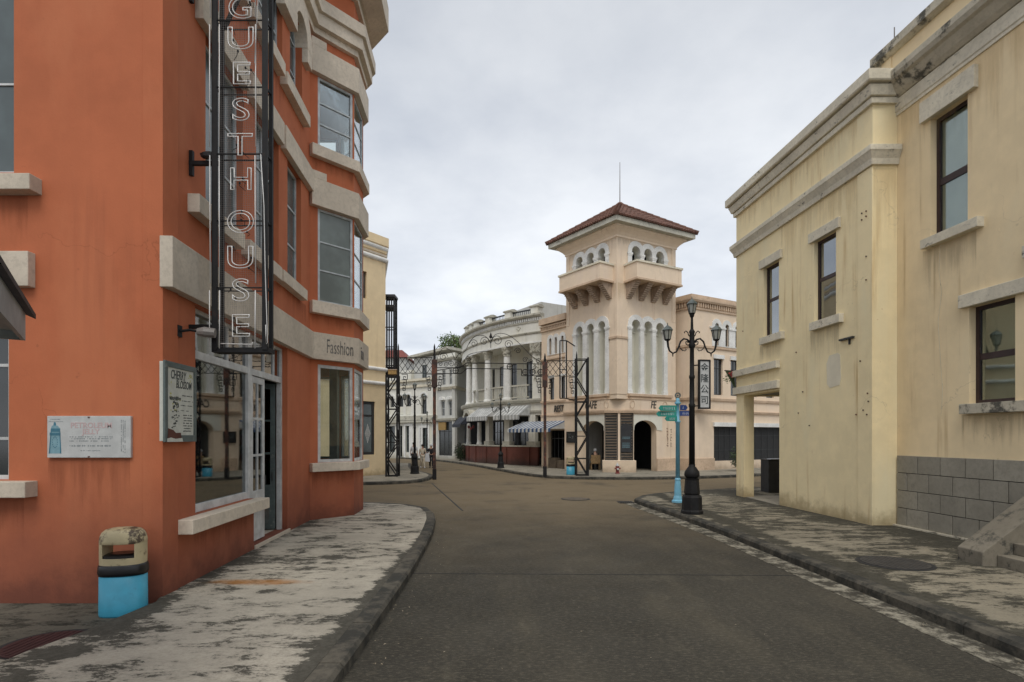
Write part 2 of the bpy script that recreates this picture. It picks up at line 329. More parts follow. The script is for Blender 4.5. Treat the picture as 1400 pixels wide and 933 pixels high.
# ------------------------------------------------------------------ object helpers
ORG = {}
def link(o, parent=None, org=None):
    COL.objects.link(o)
    if parent is not None: o.parent = parent
    ORG[o.name] = org
    return o
def org_of(o): return ORG.get(o.name, Vector((0, 0, 0)))
def tag(o, label=None, cat=None, group=None, kind=None):
    if label: o['label'] = label
    if cat: o['category'] = cat
    if group: o['group'] = group
    if kind: o['kind'] = kind
    return o
def thing(name, label, cat, loc=(0, 0, 0), group=None):
    o = bpy.data.objects.new(name, None); o.empty_display_size = 0.3
    o.location = loc; link(o, None, Vector(loc)); tag(o, label, cat, group); return o

class Frame:
    """vertical wall frame; p->q runs left to right seen from outside; n points outwards"""
    def __init__(s, p, q):
        s.p = Vector((p[0], p[1])); s.q = Vector((q[0], q[1])); s.L = (s.q-s.p).length
        s.u = (s.q-s.p)/s.L; s.n = Vector((s.u.y, -s.u.x))
    def pt(s, a, z, d=0.0):
        v = s.p+s.u*a+s.n*d; return Vector((v.x, v.y, z))
    def S(s, px, d=0.0):
        r = (px-700)/F; o = s.p+s.n*d
        return (r*o.y-o.x)/(s.u.x-r*s.u.y)
    def Z(s, px, py, d=0.0):
        a = s.S(px, d); Y = (s.p+s.u*a+s.n*d).y
        return EYE+(HZ-py)/F*Y
    def mat(s, a, z, d=0.0):
        o = s.pt(a, z, d)
        return Matrix(((s.u.x, 0, s.n.x, o.x), (s.u.y, 0, s.n.y, o.y), (0, 1, 0, o.z), (0, 0, 0, 1)))
    def shift(s, d):
        return Frame(s.p+s.n*d, s.q+s.n*d)

class MB:
    def __init__(s): s.v = []; s.f = []; s.m = []; s.cm = 0; s.smooth = False; s.sm = []
    def add(s, vs, fs):
        b = len(s.v); s.v += [Vector(x) for x in vs]
        for f in fs: s.f.append([b+i for i in f]); s.m.append(s.cm); s.sm.append(s.smooth)
        return s
    def hexa(s, c):
        return s.add(c, [(0, 3, 2, 1), (4, 5, 6, 7), (0, 1, 5, 4), (1, 2, 6, 5), (2, 3, 7, 6), (3, 0, 4, 7)])
    def wbox(s, x0, x1, y0, y1, z0, z1):
        return s.hexa([(x0, y0, z0), (x1, y0, z0), (x1, y1, z0), (x0, y1, z0), (x0, y0, z1), (x1, y0, z1), (x1, y1, z1), (x0, y1, z1)])
    def fbox(s, fr, a0, a1, z0, z1, d0, d1):
        P = fr.pt
        return s.hexa([P(a0, z0, d1), P(a1, z0, d1), P(a1, z0, d0), P(a0, z0, d0), P(a0, z1, d1), P(a1, z1, d1), P(a1, z1, d0), P(a0, z1, d0)])
    def bar(s, a, b, w, h=None):
        a = Vector(a); b = Vector(b); h = h or w; d = (b-a)
        if d.length < 1e-6: return s
        d.normalize(); up = Vector((0, 0, 1)) if abs(d.z) < 0.9 else Vector((0, 1, 0))
        x = d.cross(up).normalized()*w/2; y = x.cross(d).normalized()*h/2
        return s.hexa([a-x-y, a+x-y, a+x+y, a-x+y, b-x-y, b+x-y, b+x+y, b-x+y])
    def tube(s, pts, r, n=6, caps=True):
        pts = [Vector(p) for p in pts]; rs = r if isinstance(r, (list, tuple)) else [r]*len(pts); k = len(pts)
        b = len(s.v); ref = None; rings = []
        for i, p in enumerate(pts):
            t = (pts[min(i+1, k-1)]-pts[max(i-1, 0)])
            t = t.normalized() if t.length > 1e-9 else Vector((0, 0, 1))
            if ref is None: ref = Vector((0, 0, 1)) if abs(t.z) < 0.9 else Vector((1, 0, 0))
            x = t.cross(ref)
            if x.length < 1e-4: x = t.cross(Vector((0, 1, 0)))
            x.normalize(); y = t.cross(x).normalized(); ref = -y if False else x.cross(t).normalized()
            rings.append([p+x*math.cos(2*PI*j/n)*rs[i]+y*math.sin(2*PI*j/n)*rs[i] for j in range(n)])
        vs = [v for r_ in rings for v in r_]; fs = []
        for i in range(k-1):
            for j in range(n): fs.append((i*n+j, i*n+(j+1) % n, (i+1)*n+(j+1) % n, (i+1)*n+j))
        if caps: fs.append(tuple(range(n-1, -1, -1))); fs.append(tuple((k-1)*n+j for j in range(n)))
        return s.add(vs, fs)
    def lathe(s, c, prof, n=16, sx=1.0, sy=1.0, rot=0.0):
        c = Vector(c); vs = []; fs = []; k = len(prof)
        for (r, z) in prof:
            for j in range(n):
                a = 2*PI*(j+0.5)/n; x = r*sx*math.cos(a); y = r*sy*math.sin(a)
                vs.append(c+Vector((x*math.cos(rot)-y*math.sin(rot), x*math.sin(rot)+y*math.cos(rot), z)))
        for i in range(k-1):
            for j in range(n): fs.append((i*n+j, i*n+(j+1) % n, (i+1)*n+(j+1) % n, (i+1)*n+j))
        fs.append(tuple(range(n-1, -1, -1))); fs.append(tuple((k-1)*n+j for j in range(n)))
        return s.add(vs, fs)
    def extrude(s, loops, P, d0, d1):
        """loops in 2D (a,z), first outer then holes; P(a,z,d) maps to 3D"""
        allv = [v for lp in loops for v in lp]
        tris = tessellate_polygon([[Vector((a, z, 0)) for a, z in lp] for lp in loops])
        N = len(allv); vs = [P(a, z, d1) for a, z in allv]+[P(a, z, d0) for a, z in allv]; fs = []
        for t in tris:
            a, b, c = [Vector(allv[i]) for i in t]
            ar = (b.x-a.x)*(c.y-a.y)-(b.y-a.y)*(c.x-a.x)
            if abs(ar) < 1e-9: continue
            tt = tuple(t) if ar > 0 else (t[0], t[2], t[1])
            fs.append(tt); fs.append((tt[0]+N, tt[2]+N, tt[1]+N))
        o = 0
        for li, lp in enumerate(loops):
            k = len(lp); ar = sum(lp[i][0]*lp[(i+1) % k][1]-lp[(i+1) % k][0]*lp[i][1] for i in range(k))
            ccw = ar > 0
            for i in range(k):
                a = o+i; b = o+(i+1) % k
                if ccw == (li == 0): fs.append((a+N, b+N, b, a))
                else: fs.append((b+N, a+N, a, b))
            o += k
        return s.add(vs, fs)
    def fext(s, fr, loops, d0, d1): return s.extrude(loops, fr.pt, d0, d1)
    def ground(s, poly, z0, z1):
        return s.extrude([poly], lambda a, b, d: Vector((a, b, d)), z0, z1)
    def build(s, name, mats, parent=None, bevel=0.0, org=None, smooth=None):
        if org is None:
            if parent is not None: org = org_of(parent)
            else:
                xs = [v.x for v in s.v]; ys = [v.y for v in s.v]; zs = [v.z for v in s.v]
                org = Vector(((min(xs)+max(xs))/2, (min(ys)+max(ys))/2, min(zs)))
        org = Vector(org)
        me = bpy.data.meshes.new(name); me.from_pydata([tuple(v-org) for v in s.v], [], s.f)
        mats = mats if isinstance(mats, (list, tuple)) else [mats]
        for m in mats: me.materials.append(MATS[m])
        if len(mats) > 1: me.polygons.foreach_set('material_index', s.m)
        if smooth is True: me.polygons.foreach_set('use_smooth', [True]*len(s.f))
        elif any(s.sm): me.polygons.foreach_set('use_smooth', s.sm)
        me.update(); o = bpy.data.objects.new(name, me)
        if parent is None: o.location = org
        link(o, parent, org)
        if bevel > 0:
            b = o.modifiers.new('bevel', 'BEVEL'); b.width = bevel; b.segments = 2; b.limit_method = 'ANGLE'; b.angle_limit = math.radians(40)
        return o

def rect(a0, a1, z0, z1): return [(a0, z0), (a1, z0), (a1, z1), (a0, z1)]
def arch(a0, a1, z0, zs, n=12, rise=None):
    r = (a1-a0)/2; c = (a0+a1)/2; h = rise if rise else r
    return [(a0, z0), (a1, z0)]+[(c+r*math.cos(PI*i/n), zs+h*math.sin(PI*i/n)) for i in range(n+1)]
def struct(o): o['kind'] = 'structure'; return o

def text_mesh(name, s, M, size, mat, parent, ext=0.004, neon=0.0, shear=0.0, align='CENTER', bold=0.0, sxy=(1, 1)):
    cu = bpy.data.curves.new(name, 'FONT'); cu.body = s; cu.size = size; cu.align_x = align; cu.align_y = 'CENTER'; cu.shear = shear
    if neon > 0: cu.fill_mode = 'NONE'; cu.bevel_depth = neon; cu.bevel_resolution = 1; cu.resolution_u = 5
    else: cu.extrude = ext; cu.resolution_u = 3; cu.offset = bold
    t = bpy.data.objects.new('tmp', cu); COL.objects.link(t)
    bpy.context.view_layer.update()
    me = bpy.data.meshes.new_from_object(t.evaluated_get(bpy.context.evaluated_depsgraph_get()))
    bpy.data.objects.remove(t); bpy.data.curves.remove(cu)
    org = org_of(parent)
    for v in me.vertices:
        v.co = M @ Vector((v.co.x*sxy[0], v.co.y*sxy[1], v.co.z)) - org
    me.materials.clear(); me.materials.append(MATS[mat]); me.name = name
    o = bpy.data.objects.new(name, me); link(o, parent, org); return o

def window(parent, fr, a0, a1, z0, z1, dep=0.12, fmat='dark_frame', gmat='far_glass', cols=(0.5,), rows=(0.5,), fw=0.06, bw=None, ft=0.06, zs=None, label=None, pane_gap=0.0):
    """framed window set dep behind the wall face; cols/rows are fractions of the bars"""
    m = MB(); bw = bw or fw*0.7; d1 = -dep; d0 = -dep-ft
    if zs is None:
        m.fext(fr, [rect(a0, a1, z0, z1), rect(a0+fw, a1-fw, z0+fw, z1-fw)], d0, d1)
        ztop = z1
    else:
        m.fext(fr, [arch(a0, a1, z0, zs), arch(a0+fw, a1-fw, z0+fw, zs)], d0, d1); ztop = zs
    I0, I1, J0, J1 = a0+fw, a1-fw, z0+fw, (z1-fw if zs is None else zs)
    ca = [I0+(I1-I0)*c for c in cols]; rz = [J0+(J1-J0)*r for r in rows]
    top = J1 if zs is None else zs+(a1-a0)/2-fw
    for c in ca: m.fbox(fr, c-bw/2, c+bw/2, J0, J1, d0+0.006, d1-0.006)
    for r in rz: m.fbox(fr, I0, I1, r-bw/2, r+bw/2, d0+0.010, d1-0.010)
    if zs is not None: m.fbox(fr, I0, I1, zs-bw/2, zs+bw/2, d0+0.010, d1-0.010)
    w = m.build('window', fmat, parent)
    if label: w['label'] = label
    xs = [I0]+ca+[I1]; ys = [J0]+rz+[J1]; dm = (d0+d1)/2
    for i in range(len(xs)-1):
        for j in range(len(ys)-1):
            p = MB(); p.fbox(fr, xs[i]+(bw/2 if i else 0), xs[i+1]-(bw/2 if i < len(xs)-2 else 0), ys[j]+(bw/2 if j else 0), ys[j+1]-(bw/2 if j < len(ys)-2 else 0), dm-0.003, dm+0.003)
            p.build('pane', gmat, w)
    if zs is not None:
        p = MB(); r = (a1-a0)/2-fw; c = (a0+a1)/2
        p.fext(fr, [[(c+r*math.cos(PI*i/10), zs+bw/2+(r-bw/2)*math.sin(PI*i/10)) for i in range(11)]], dm-0.003, dm+0.003); p.build('pane', gmat, w)
    return w
def fpart(parent, name, fr, a0, a1, z0, z1, d0, d1, mat, bevel=0.0, label=None):
    m = MB(); m.fbox(fr, a0, a1, z0, z1, d0, d1); o = m.build(name, mat, parent, bevel=bevel)
    if label: o['label'] = label
    return o
def wallpart(parent, fr, a0, a1, z0, z1, holes, mat, th=0.3, name='wall', bevel=0.0):
    m = MB(); m.fext(fr, [rect(a0, a1, z0, z1)]+holes, -th, 0); return m.build(name, mat, parent, bevel=bevel)
def strip(pts, prof):
    """sweep a profile [(d,z)...] along a plan polyline (mitred); outward is to the right of travel"""
    m = MB(); pts = [Vector(p) for p in pts]; k = len(pts); ns = []
    for i in range(k):
        e = []
        if i > 0: e.append((pts[i]-pts[i-1]).normalized())
        if i < k-1: e.append((pts[i+1]-pts[i]).normalized())
        n = sum((Vector((d.y, -d.x)) for d in e), Vector((0, 0))); n.normalize()
        c = n.dot(Vector((e[0].y, -e[0].x))); ns.append(n/max(c, 0.3))
    K = len(prof); vs = []
    for i in range(k):
        for (d, z) in prof:
            q = pts[i]+ns[i]*d; vs.append((q.x, q.y, z))
    fs = []
    for i in range(k-1):
        for j in range(K): fs.append((i*K+j, (i+1)*K+j, (i+1)*K+(j+1) % K, i*K+(j+1) % K))
    fs.append(tuple(range(K))); fs.append(tuple((k-1)*K+j for j in range(K-1, -1, -1)))
    m.add(vs, fs); return m
def G(px, py, z=0.0):
    Y = F*(EYE-z)/(py-HZ); return Vector(((px-700)/F*Y, Y, z))
def leaves(mb, c, rad, n, size, rnd=random, up=0.3):
    for _ in range(n):
        while True:
            v = Vector((rnd.uniform(-1, 1), rnd.uniform(-1, 1), rnd.uniform(-1, 1)))
            if 0.15 < v.length < 1: break
        p = Vector(c)+Vector((v.x*rad[0], v.y*rad[1], v.z*rad[2]))
        d = Vector((rnd.gauss(0, 1), rnd.gauss(0, 1), rnd.gauss(0, 1)+up)).normalized()
        e = d.cross(Vector((rnd.gauss(0, 1), rnd.gauss(0, 1), rnd.gauss(0, 1)))).normalized()
        L = size*rnd.uniform(0.6, 1.3); w = L*0.4
        mb.add([p, p+d*L*0.5+e*w*0.5, p+d*L, p+d*L*0.5-e*w*0.5], [(0, 1, 2, 3)])

def rain(parent, fr, a0, a1, ztop, h, mat):
    """water stains running down the wall, a skin 2.5 mm proud of it"""
    m = MB(); P_ = fr.pt; m.add([P_(a0, ztop-h, .0025), P_(a1, ztop-h, .0025), P_(a1, ztop, .0025), P_(a0, ztop, .0025)], [(0, 1, 2, 3)]); return m.build('rain_stain', mat, parent)

# ================================================================== GROUND
def catmull(pts, step):
    pts = [Vector(p) for p in pts]; out = []
    ext = [pts[0]*2-pts[1]]+pts+[pts[-1]*2-pts[-2]]
    for i in range(1, len(ext)-2):
        p0, p1, p2, p3 = ext[i-1:i+3]; n = max(1, int((p2-p1).length/0.1))
        for k in range(n):
            t = k/n
            out.append(0.5*((2*p1)+(p2-p0)*t+(2*p0-5*p1+4*p2-p3)*t*t+(3*p1-p0-3*p2+p3)*t**3))
    out.append(pts[-1])
    res = [out[0]]; acc = 0
    for a, b in zip(out, out[1:]):
        acc += (b-a).length
        if acc >= step: res.append(b); acc = 0
    if (res[-1]-out[-1]).length > 1e-4: res.append(out[-1])
    return res
def offs(pts, d):
    """offset to the left of travel"""
    r = []
    for i, p in enumerate(pts):
        t = (pts[min(i+1, len(pts)-1)]-pts[max(i-1, 0)]).normalized(); r.append(p+Vector((-t.y, t.x))*d)
    return r
KH = 0.13
def kerb(parent, line, mat, width=0.2, h=KH, seed=1):
    """line runs with the pavement on its left; one object per stone"""
    rnd = random.Random(seed); inner = offs(line, width); bev = offs(line, 0.03)
    for i in range(len(line)-1):
        g_ = 0.006/max((line[i+1]-line[i]).length, 0.1)
        dz = rnd.uniform(-0.004, 0.004); ins = rnd.uniform(-0.006, 0.006)
        def L(a, b, t): return a+(b-a)*t
        vs = []
        for t in (g_, 1-g_):
            o_ = L(line[i], line[i+1], t); b_ = L(bev[i], bev[i+1], t); n_ = L(inner[i], inner[i+1], t)
            sh = (n_-o_).normalized()*ins
            o_ = o_+sh; b_ = b_+sh
            vs += [(o_.x, o_.y, -0.08), (o_.x, o_.y, h-0.035+dz), (b_.x, b_.y, h+dz), (n_.x, n_.y, h+dz), (n_.x, n_.y, -0.08)]
        m = MB(); m.add(vs, [(0, 1, 2, 3, 4), (9, 8, 7, 6, 5)]+[(k, k+5, (k+1) % 5+5, (k+1) % 5) for k in range(5)])
        m.build('kerb_stone', mat, parent)

m = MB(); m.wbox(-400, 400, -60, 600, -0.6, -0.12); struct(m.build('ground', 'pavement_far'))
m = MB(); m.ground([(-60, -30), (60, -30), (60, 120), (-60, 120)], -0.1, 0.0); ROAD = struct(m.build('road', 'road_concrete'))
# expansion joints: narrow sealed slots, a few mm proud
def joint(a, b, w=0.022):
    a = Vector(a); b = Vector(b); t = (b-a).normalized(); n = Vector((-t.y, t.x))*w/2
    m = MB(); m.ground([tuple(a-n), tuple(b-n), tuple(b+n), tuple(a+n)], 0.0, 0.004); m.build('joint_seal', 'rubber', ROAD)
joint((-1.45, 8.12), (4.1, 8.0), 0.015); joint((-3.5, 24.1), (-1.34, 15.04), 0.045)
joint((1.2, 2.0), (1.26, 8.0), 0.012) if False else None

# left pavement
lk = catmull([(-1.38, 0.5), (-1.39, 3.0), (-1.40, 5.0), (-1.43, 7.2), (-1.50, 9.3), (-1.60, 11.0), (-1.82, 13.1), (-2.25, 14.75), (-3.2, 15.7), (-4.6, 16.05), (-8, 16.2), (-20, 16.3)], 0.98)
inn = offs(lk, 0.2)
m = MB(); m.ground([tuple(p) for p in inn]+[(-20, 6.6), (-4.13, 6.6), (-4.10, 6.42), (-4.05, 6.3), (-4.12, 5.36), (-4.24, 4.85), (-4.36, 2.0), (-4.4, 0.5)], -0.08, KH)
LP_ = struct(m.build('left_pavement', 'pavement_pale'))
kerb(LP_, lk, 'kerb_concrete', seed=3)
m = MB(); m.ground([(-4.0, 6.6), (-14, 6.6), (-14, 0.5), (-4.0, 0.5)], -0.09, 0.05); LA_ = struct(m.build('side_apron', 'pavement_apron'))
m = MB(); m.ground([(-4.24, 4.72), (-4.75, 4.86), (-6.5, 4.8), (-6.5, 3.6), (-4.34, 3.6)], 0.052, 0.09); struct(m.build('apron_slab', 'pavement_far'))
# right pavement
rk = catmull([(9.5, 20.9), (6.5, 19.6), (4.9, 18.6), (3.95, 17.5), (3.72, 16.7), (3.85, 15.6), (4.12, 13.4), (4.34, 10.7), (4.46, 8.0), (4.56, 5.6), (4.62, 3.5), (4.66, 0.5)], 0.98)
inn = offs(rk, 0.2)
m = MB(); m.ground([tuple(p) for p in inn]+[(30, 0.5), (30, 28.0), (12, 21.8)], -0.08, KH)
RP_ = struct(m.build('right_pavement', 'pavement_dark'))
kerb(RP_, rk, 'kerb_concrete', seed=5)
ro = [p for p in rk if p.y < 17.2 and p.x < 4.7 and p.x > 3.0]
m = MB(); m.ground([tuple(p) for p in offs(ro, -0.015)]+[tuple(p) for p in reversed(offs(ro, -0.36))], -0.02, 0.006); struct(m.build('gutter', 'gutter_concrete'))
# storm drain grate at the tip of the right pavement
t = thing('drain_grate', 'small iron drain grate at the tip of the right kerb near the cyan signpost', 'drain', (3.48, 16.95, 0.0))
m = MB(); m.wbox(3.25, 3.72, 16.7, 17.2, 0.0, 0.012); m.build('grate_frame', 'dark_frame', t)
for i in range(7):
    m = MB(); x = 3.29+i*0.062; m.wbox(x, x+0.03, 16.74, 17.16, 0.012, 0.026); m.build('grate_bar', 'cast_iron_cover', t)
# back left corner pavement
bk = catmull([(-4.6, 50), (-7.3, 40), (-5.9, 33), (-4.35, 29), (-3.85, 26.8), (-4.0, 24.6), (-4.9, 23.45), (-6.2, 23.1), (-9, 22.6), (-22, 20.6)][1:], 1.0)
bk = list(reversed(bk))
bkl = bk
inn = offs(bkl, 0.2)
m = MB(); m.ground([tuple(p) for p in inn]+[(-22, 45)], -0.08, KH); BP_ = struct(m.build('corner_pavement', 'pavement_far')); kerb(BP_, bkl, 'kerb_concrete', seed=8)
# far pavement running along the cafe, the round building and the white shops
fk = catmull([(-30, 68), (-18, 58.5), (-11.6, 53.0), (-6.2, 45.9), (-3.15, 39.3), (-0.6, 32.2), (0.9, 28.3), (2.3, 26.5), (4.6, 26.0), (7.5, 26.2), (11.3, 27.6), (18, 31.8), (30, 40.3)], 1.0)
fk = list(reversed(fk)); fk = list(reversed(fk))
inn = offs(fk, 0.2)
m = MB(); m.ground([tuple(p) for p in inn]+[(60, 60), (60, 110), (-60, 110), (-60, 80)], -0.08, KH); FP_ = struct(m.build('far_pavement', 'pavement_far')); kerb(FP_, fk, 'kerb_concrete', seed=9)

def cover(loc, r, mat, label, ring='rubber'):
    t = thing('manhole_cover', label, 'manhole', loc)
    m = MB(); x, y, z = loc; m.lathe((x, y, z), [(r+0.05, 0.0), (r+0.05, 0.006), (r, 0.006)], 32); m.build('rim', ring, t)
    m = MB(); m.lathe((x, y, z+0.006), [(r-0.012, 0.0), (r-0.012, 0.008), (r-0.02, 0.010)], 32)
    m.build('lid', mat, t)
    m = MB()
    for i in range(-5, 6):
        h = math.sqrt(max(0, (r*0.9)**2-(i*r*0.16)**2))
        for a, b in ((-h, h),):
            m.wbox(x+i*r*0.16-0.012, x+i*r*0.16+0.012, y+a, y+b, z+0.014, z+0.020)
    o = m.build('tread', mat, t); o['kind'] = 'stuff'
cover((5.68, 8.22, KH), 0.45, 'cast_iron_cover', 'dark round iron cover in the stained pavement by the stone stair')
cover((-4.36, 5.20, 0.05), 0.36, 'red_cover', 'dark red round cover in the apron below the faded jelly sign')

# road surface manhole far in the junction
cover((2.05, 17.9, 0.0), 0.42, 'worn_cover', 'worn round cover set in the road in the middle of the junction')

# ================================================================== ORANGE BUILDING (left)
OB = thing('orange_building', 'tall orange rendered building with pale concrete bands and a projecting glazed bay at the left', 'building', (-4.1, 6.5, 0.0))
TOPZ = 13.6
fA = Frame((-11.0, 6.5), (-4.1, 6.5))
Bp = (-4.1, 6.5); P0 = (-4.548, 12.47); P1 = (-3.795, 13.3); P2 = (-3.87, 14.4); P3 = (-4.72, 15.35); P4 = (-5.35, 15.4); P5 = (-7.2, 15.4); P6 = (-11, 15.4)
fB = Frame(Bp, P0); f1 = Frame(P0, P1); f2 = Frame(P1, P2); f3 = Frame(P2, P3); f4 = Frame(P3, P4); f5 = Frame((P3[0], 15.38), P6)
oz0 = 0.0
# --- face A
hA = [rect(fA.S(-140), fA.S(19), fA.Z(0, 236), fA.Z(0, -60)), rect(fA.S(-160), fA.S(12), fA.Z(0, 656), fA.Z(0, 392))]
wallpart(OB, fA, 0, fA.L, oz0, TOPZ, hA, 'orange_render')
window(OB, fA, fA.S(-140), fA.S(19), fA.Z(0, 236), fA.Z(0, -60), 0.05, 'grey_painted_wood', 'dirty_glass', cols=(0.5,), rows=(0.42,), fw=0.035)
window(OB, fA, fA.S(-160), fA.S(12), fA.Z(0, 656), fA.Z(0, 392), 0.05, 'grey_painted_wood', 'far_glass', cols=(0.5,), rows=(0.2, 0.6,), fw=0.05)
fpart(OB, 'sill', fA, fA.S(-150, .16), fA.S(41, .16), fA.Z(0, 259, .16), fA.Z(0, 237, .16), -0.02, 0.17, 'trim_concrete', 0.008)
fpart(OB, 'sill', fA, fA.S(-150, .16), fA.S(35, .16), fA.Z(0, 681, .16), fA.Z(0, 659, .16), -0.02, 0.17, 'trim_concrete', 0.008)
fpart(OB, 'lintel', fA, fA.S(-150, .1), fA.S(38, .1), fA.Z(0, 391, .1), fA.Z(0, 343, .1), -0.02, 0.10, 'trim_concrete', 0.008)
# --- face B with its openings
SB = fB.S
zShop = 3.74
shop = (SB(267), SB(347)); door = (SB(347)+0.02, SB(393))
sh0 = 0.98
F1 = [(SB(281), SB(332)), (SB(350), SB(381)), (SB(393), SB(411.5))]
z1a, z1b = 5.12, 7.5
F2 = [(SB(281), SB(336)), (SB(352), SB(386))]
z2a, z2b = 9.0, 11.0
ar0, ar1 = SB(396.5), SB(413)
# opening of shop + door as one stepped loop
loopS = [(shop[0], sh0), (shop[1]+0.0, sh0), (shop[1]+0.001, 0.19), (door[1], 0.19), (door[1], zShop), (shop[0], zShop)]
hB = [loopS]+[rect(a, b, z1a, z1b) for a, b in F1]+[rect(a, b, z2a, z2b) for a, b in F2]+[arch(ar0, ar1, 8.95, 10.35, 10)]
wallpart(OB, fB, 0, fB.L, oz0, TOPZ, hB, 'orange_render', 0.22)
# shopfront joinery
dS = 0.10
m = MB()
tz0, tz1 = 3.06, 3.17
ws = shop[1]-0.001
m.fbox(fB, shop[0]+0.002, shop[0]+0.06, sh0, zShop, -dS-0.07, -dS)                     # left stile
m.fbox(fB, shop[0]+0.06, ws+0.02, sh0, sh0+0.11, -dS-0.07, -dS)                 # bottom rail
m.fbox(fB, shop[0]+0.06, ws-0.0, tz0, tz1, -dS-0.075, -dS+0.005)               # transom
m.fbox(fB, ws-0.0, ws+0.17, 0.19, zShop, -dS-0.09, -dS+0.012)                    # main post
m.fbox(fB, ws+0.17, door[1]-0.07, tz0+0.0, tz1-0.0, -dS-0.075, -dS+0.005)           # transom over the door
m.fbox(fB, door[1]-0.07, door[1]-0.002, 0.19, zShop, -dS-0.09, -dS)              # right post
m.fbox(fB, shop[0]+0.06, ws, zShop-0.05, zShop, -dS-0.07, -dS); m.fbox(fB, ws+0.17, door[1]-0.07, zShop-0.05, zShop, -dS-0.07, -dS)
for q in (SB(322),): m.fbox(fB, q-0.02, q+0.02, tz1, zShop-0.05, -dS-0.06, -dS-0.01)
for q in (SB(370), SB(383)): m.fbox(fB, q-0.02, q+0.02, tz1, zShop-0.05, -dS-0.06, -dS-0.01)
SF = m.build('shopfront_frame', 'grey_painted_wood', OB, bevel=0.004)
def pane(parent, fr, a0, a1, z0, z1, d, mat):
    p = MB(); p.fbox(fr, a0, a1, z0, z1, d-0.003, d+0.003); return p.build('pane', mat, parent)
pane(SF, fB, shop[0]+0.06, ws, sh0+0.11, tz0, -dS-0.04, 'glass_shop')
pane(SF, fB, shop[0]+0.06, SB(322)-0.02, tz1, zShop-0.05, -dS-0.04, 'glass_dark')
pane(SF, fB, SB(322)+0.02, ws, tz1, zShop-0.05, -dS-0.04, 'glass_dark')
pane(SF, fB, ws+0.17, SB(370)-0.02, tz1, zShop-0.05, -dS-0.04, 'glass_dark')
pane(SF, fB, SB(370)+0.02, SB(383)-0.02, tz1, zShop-0.05, -dS-0.04, 'glass_dark')
pane(SF, fB, SB(383)+0.02, door[1]-0.07, tz1, zShop-0.05, -dS-0.04, 'glass_dark')
# door leaves
def leaf_door(fr, a0, a1, d, mat, label, name='door'):
    m = MB(); z0, z1 = 0.21, tz0-0.015; st = 0.09
    cs = (a0+a1)/2; kz = 0.95; rows = [kz+0.10+(z1-st-kz-0.10)*i/3 for i in range(4)]
    holes = []
    for i in range(3):
        for (b0, b1) in ((a0+st, cs-0.018), (cs+0.018, a1-st)):
            holes.append(rect(b0, b1, rows[i]+0.02, rows[i+1]-0.02))
    m.fext(fr, [rect(a0, a1, z0, z1)]+holes, d-0.045, d)
    m.fbox(fr, a0+st, a1-st, z0+0.12, kz-0.06, d, d+0.012)
    o = m.build(name, mat, OB, bevel=0.003); o['label'] = label
    for h in holes: pane(o, fr, h[0][0], h[1][0], h[0][1], h[2][1], d-0.022, 'glass_dark')
    h = MB(); h.tube([fr.pt(a1-0.045, 1.15, d+0.03), fr.pt(a1-0.045, 1.32, d+0.03)], 0.009, 6); h.build('handle', 'dark_frame', o)
    return o
leaf_door(fB, ws+0.175, SB(370.5), -dS-0.012, 'grey_painted_wood', 'closed pale grey glazed door leaf')
jb = fB.pt(door[1]-0.09, 0, -dS-0.10); j2 = jb-Vector((fB.n.x, fB.n.y, 0))*0.72+Vector((fB.u.x, fB.u.y, 0))*(-0.10)
leaf_door(Frame((j2.x, j2.y), (jb.x, jb.y)), 0.0, 0.72, 0.0, 'green_grey_frame', 'dull green door leaf folded open inwards')
fpart(OB, 'threshold', fB, ws+0.03, door[1]+0.10, 0.10, 0.188, -0.4, 0.03, 'trim_concrete', 0.006)
fpart(OB, 'sill', fB, SB(263, .19), SB(368, .19), 0.80, 0.978, -0.02, 0.20, 'clean_trim', 0.010)
# plinth strip under the sill
# sills, lintels on the upper floors
def tr(fr, name, x0, x1, z0, z1, d, mat='clean_trim'): return fpart(OB, name, fr, x0, x1, z0, z1, -0.02, d, mat, 0.008)
tr(fB, 'lintel', SB(277.5, .1), SB(341, .1), z1b, 7.92, .11); tr(fB, 'lintel', SB(346.5, .1), SB(388.5, .1), z1b, 7.92, .11)
tr(fB, 'sill', SB(272, .14), SB(334.5, .14), 4.88, z1a-0.002, .15); tr(fB, 'sill', SB(342, .14), SB(385.5, .14), 4.88, z1a-0.002, .15)
tr(fB, 'sill', SB(388, .14), SB(420, .14), 4.90, z1a-0.002, .15)
tr(fB, 'sill', SB(279, .14), SB(341.5, .14), 8.76, z2a-0.002, .15); tr(fB, 'sill', SB(348, .14), SB(390, .14), 8.76, z2a-0.002, .15)
tr(fB, 'sill', SB(393, .14), SB(424, .14), 8.70, 8.948, .15)
tr(fB, 'lintel', SB(391, .1), fB.L+0.02, z1b, 7.95, .11)
# imposts and arched surround on the second floor
c0 = (ar0+ar1)/2; ri = (ar1-ar0)/2; ro_ = ri+0.33
tr(fB, 'impost', SB(380, .15), SB(389.5, .15), 10.55, 11.0, .16); tr(fB, 'impost', SB(389.5, .15)+0.01, ar0-0.02, 10.10, 10.46, .16)
m = MB(); nn = 14
m.fext(fB, [[(c0+ro_*math.cos(PI*i/nn), 10.35+ro_*1.12*math.sin(PI*i/nn)) for i in range(nn+1)]+[(c0-ri*0.98*math.cos(PI*i/nn), 10.35+ri*math.sin(PI*i/nn)) for i in range(nn+1)]], -0.18, 0.13)
m.build('arch_surround', 'clean_trim', OB, bevel=0.008)
m = MB(); m.fbox(fB, ar1+0.0, ar1+0.30, 10.05, 10.35, -0.02, 0.128); m.build('impost', 'clean_trim', OB, bevel=0.008)
tr(fB, 'lintel', SB(300), SB(379, .1), z2b, 11.4, .11)
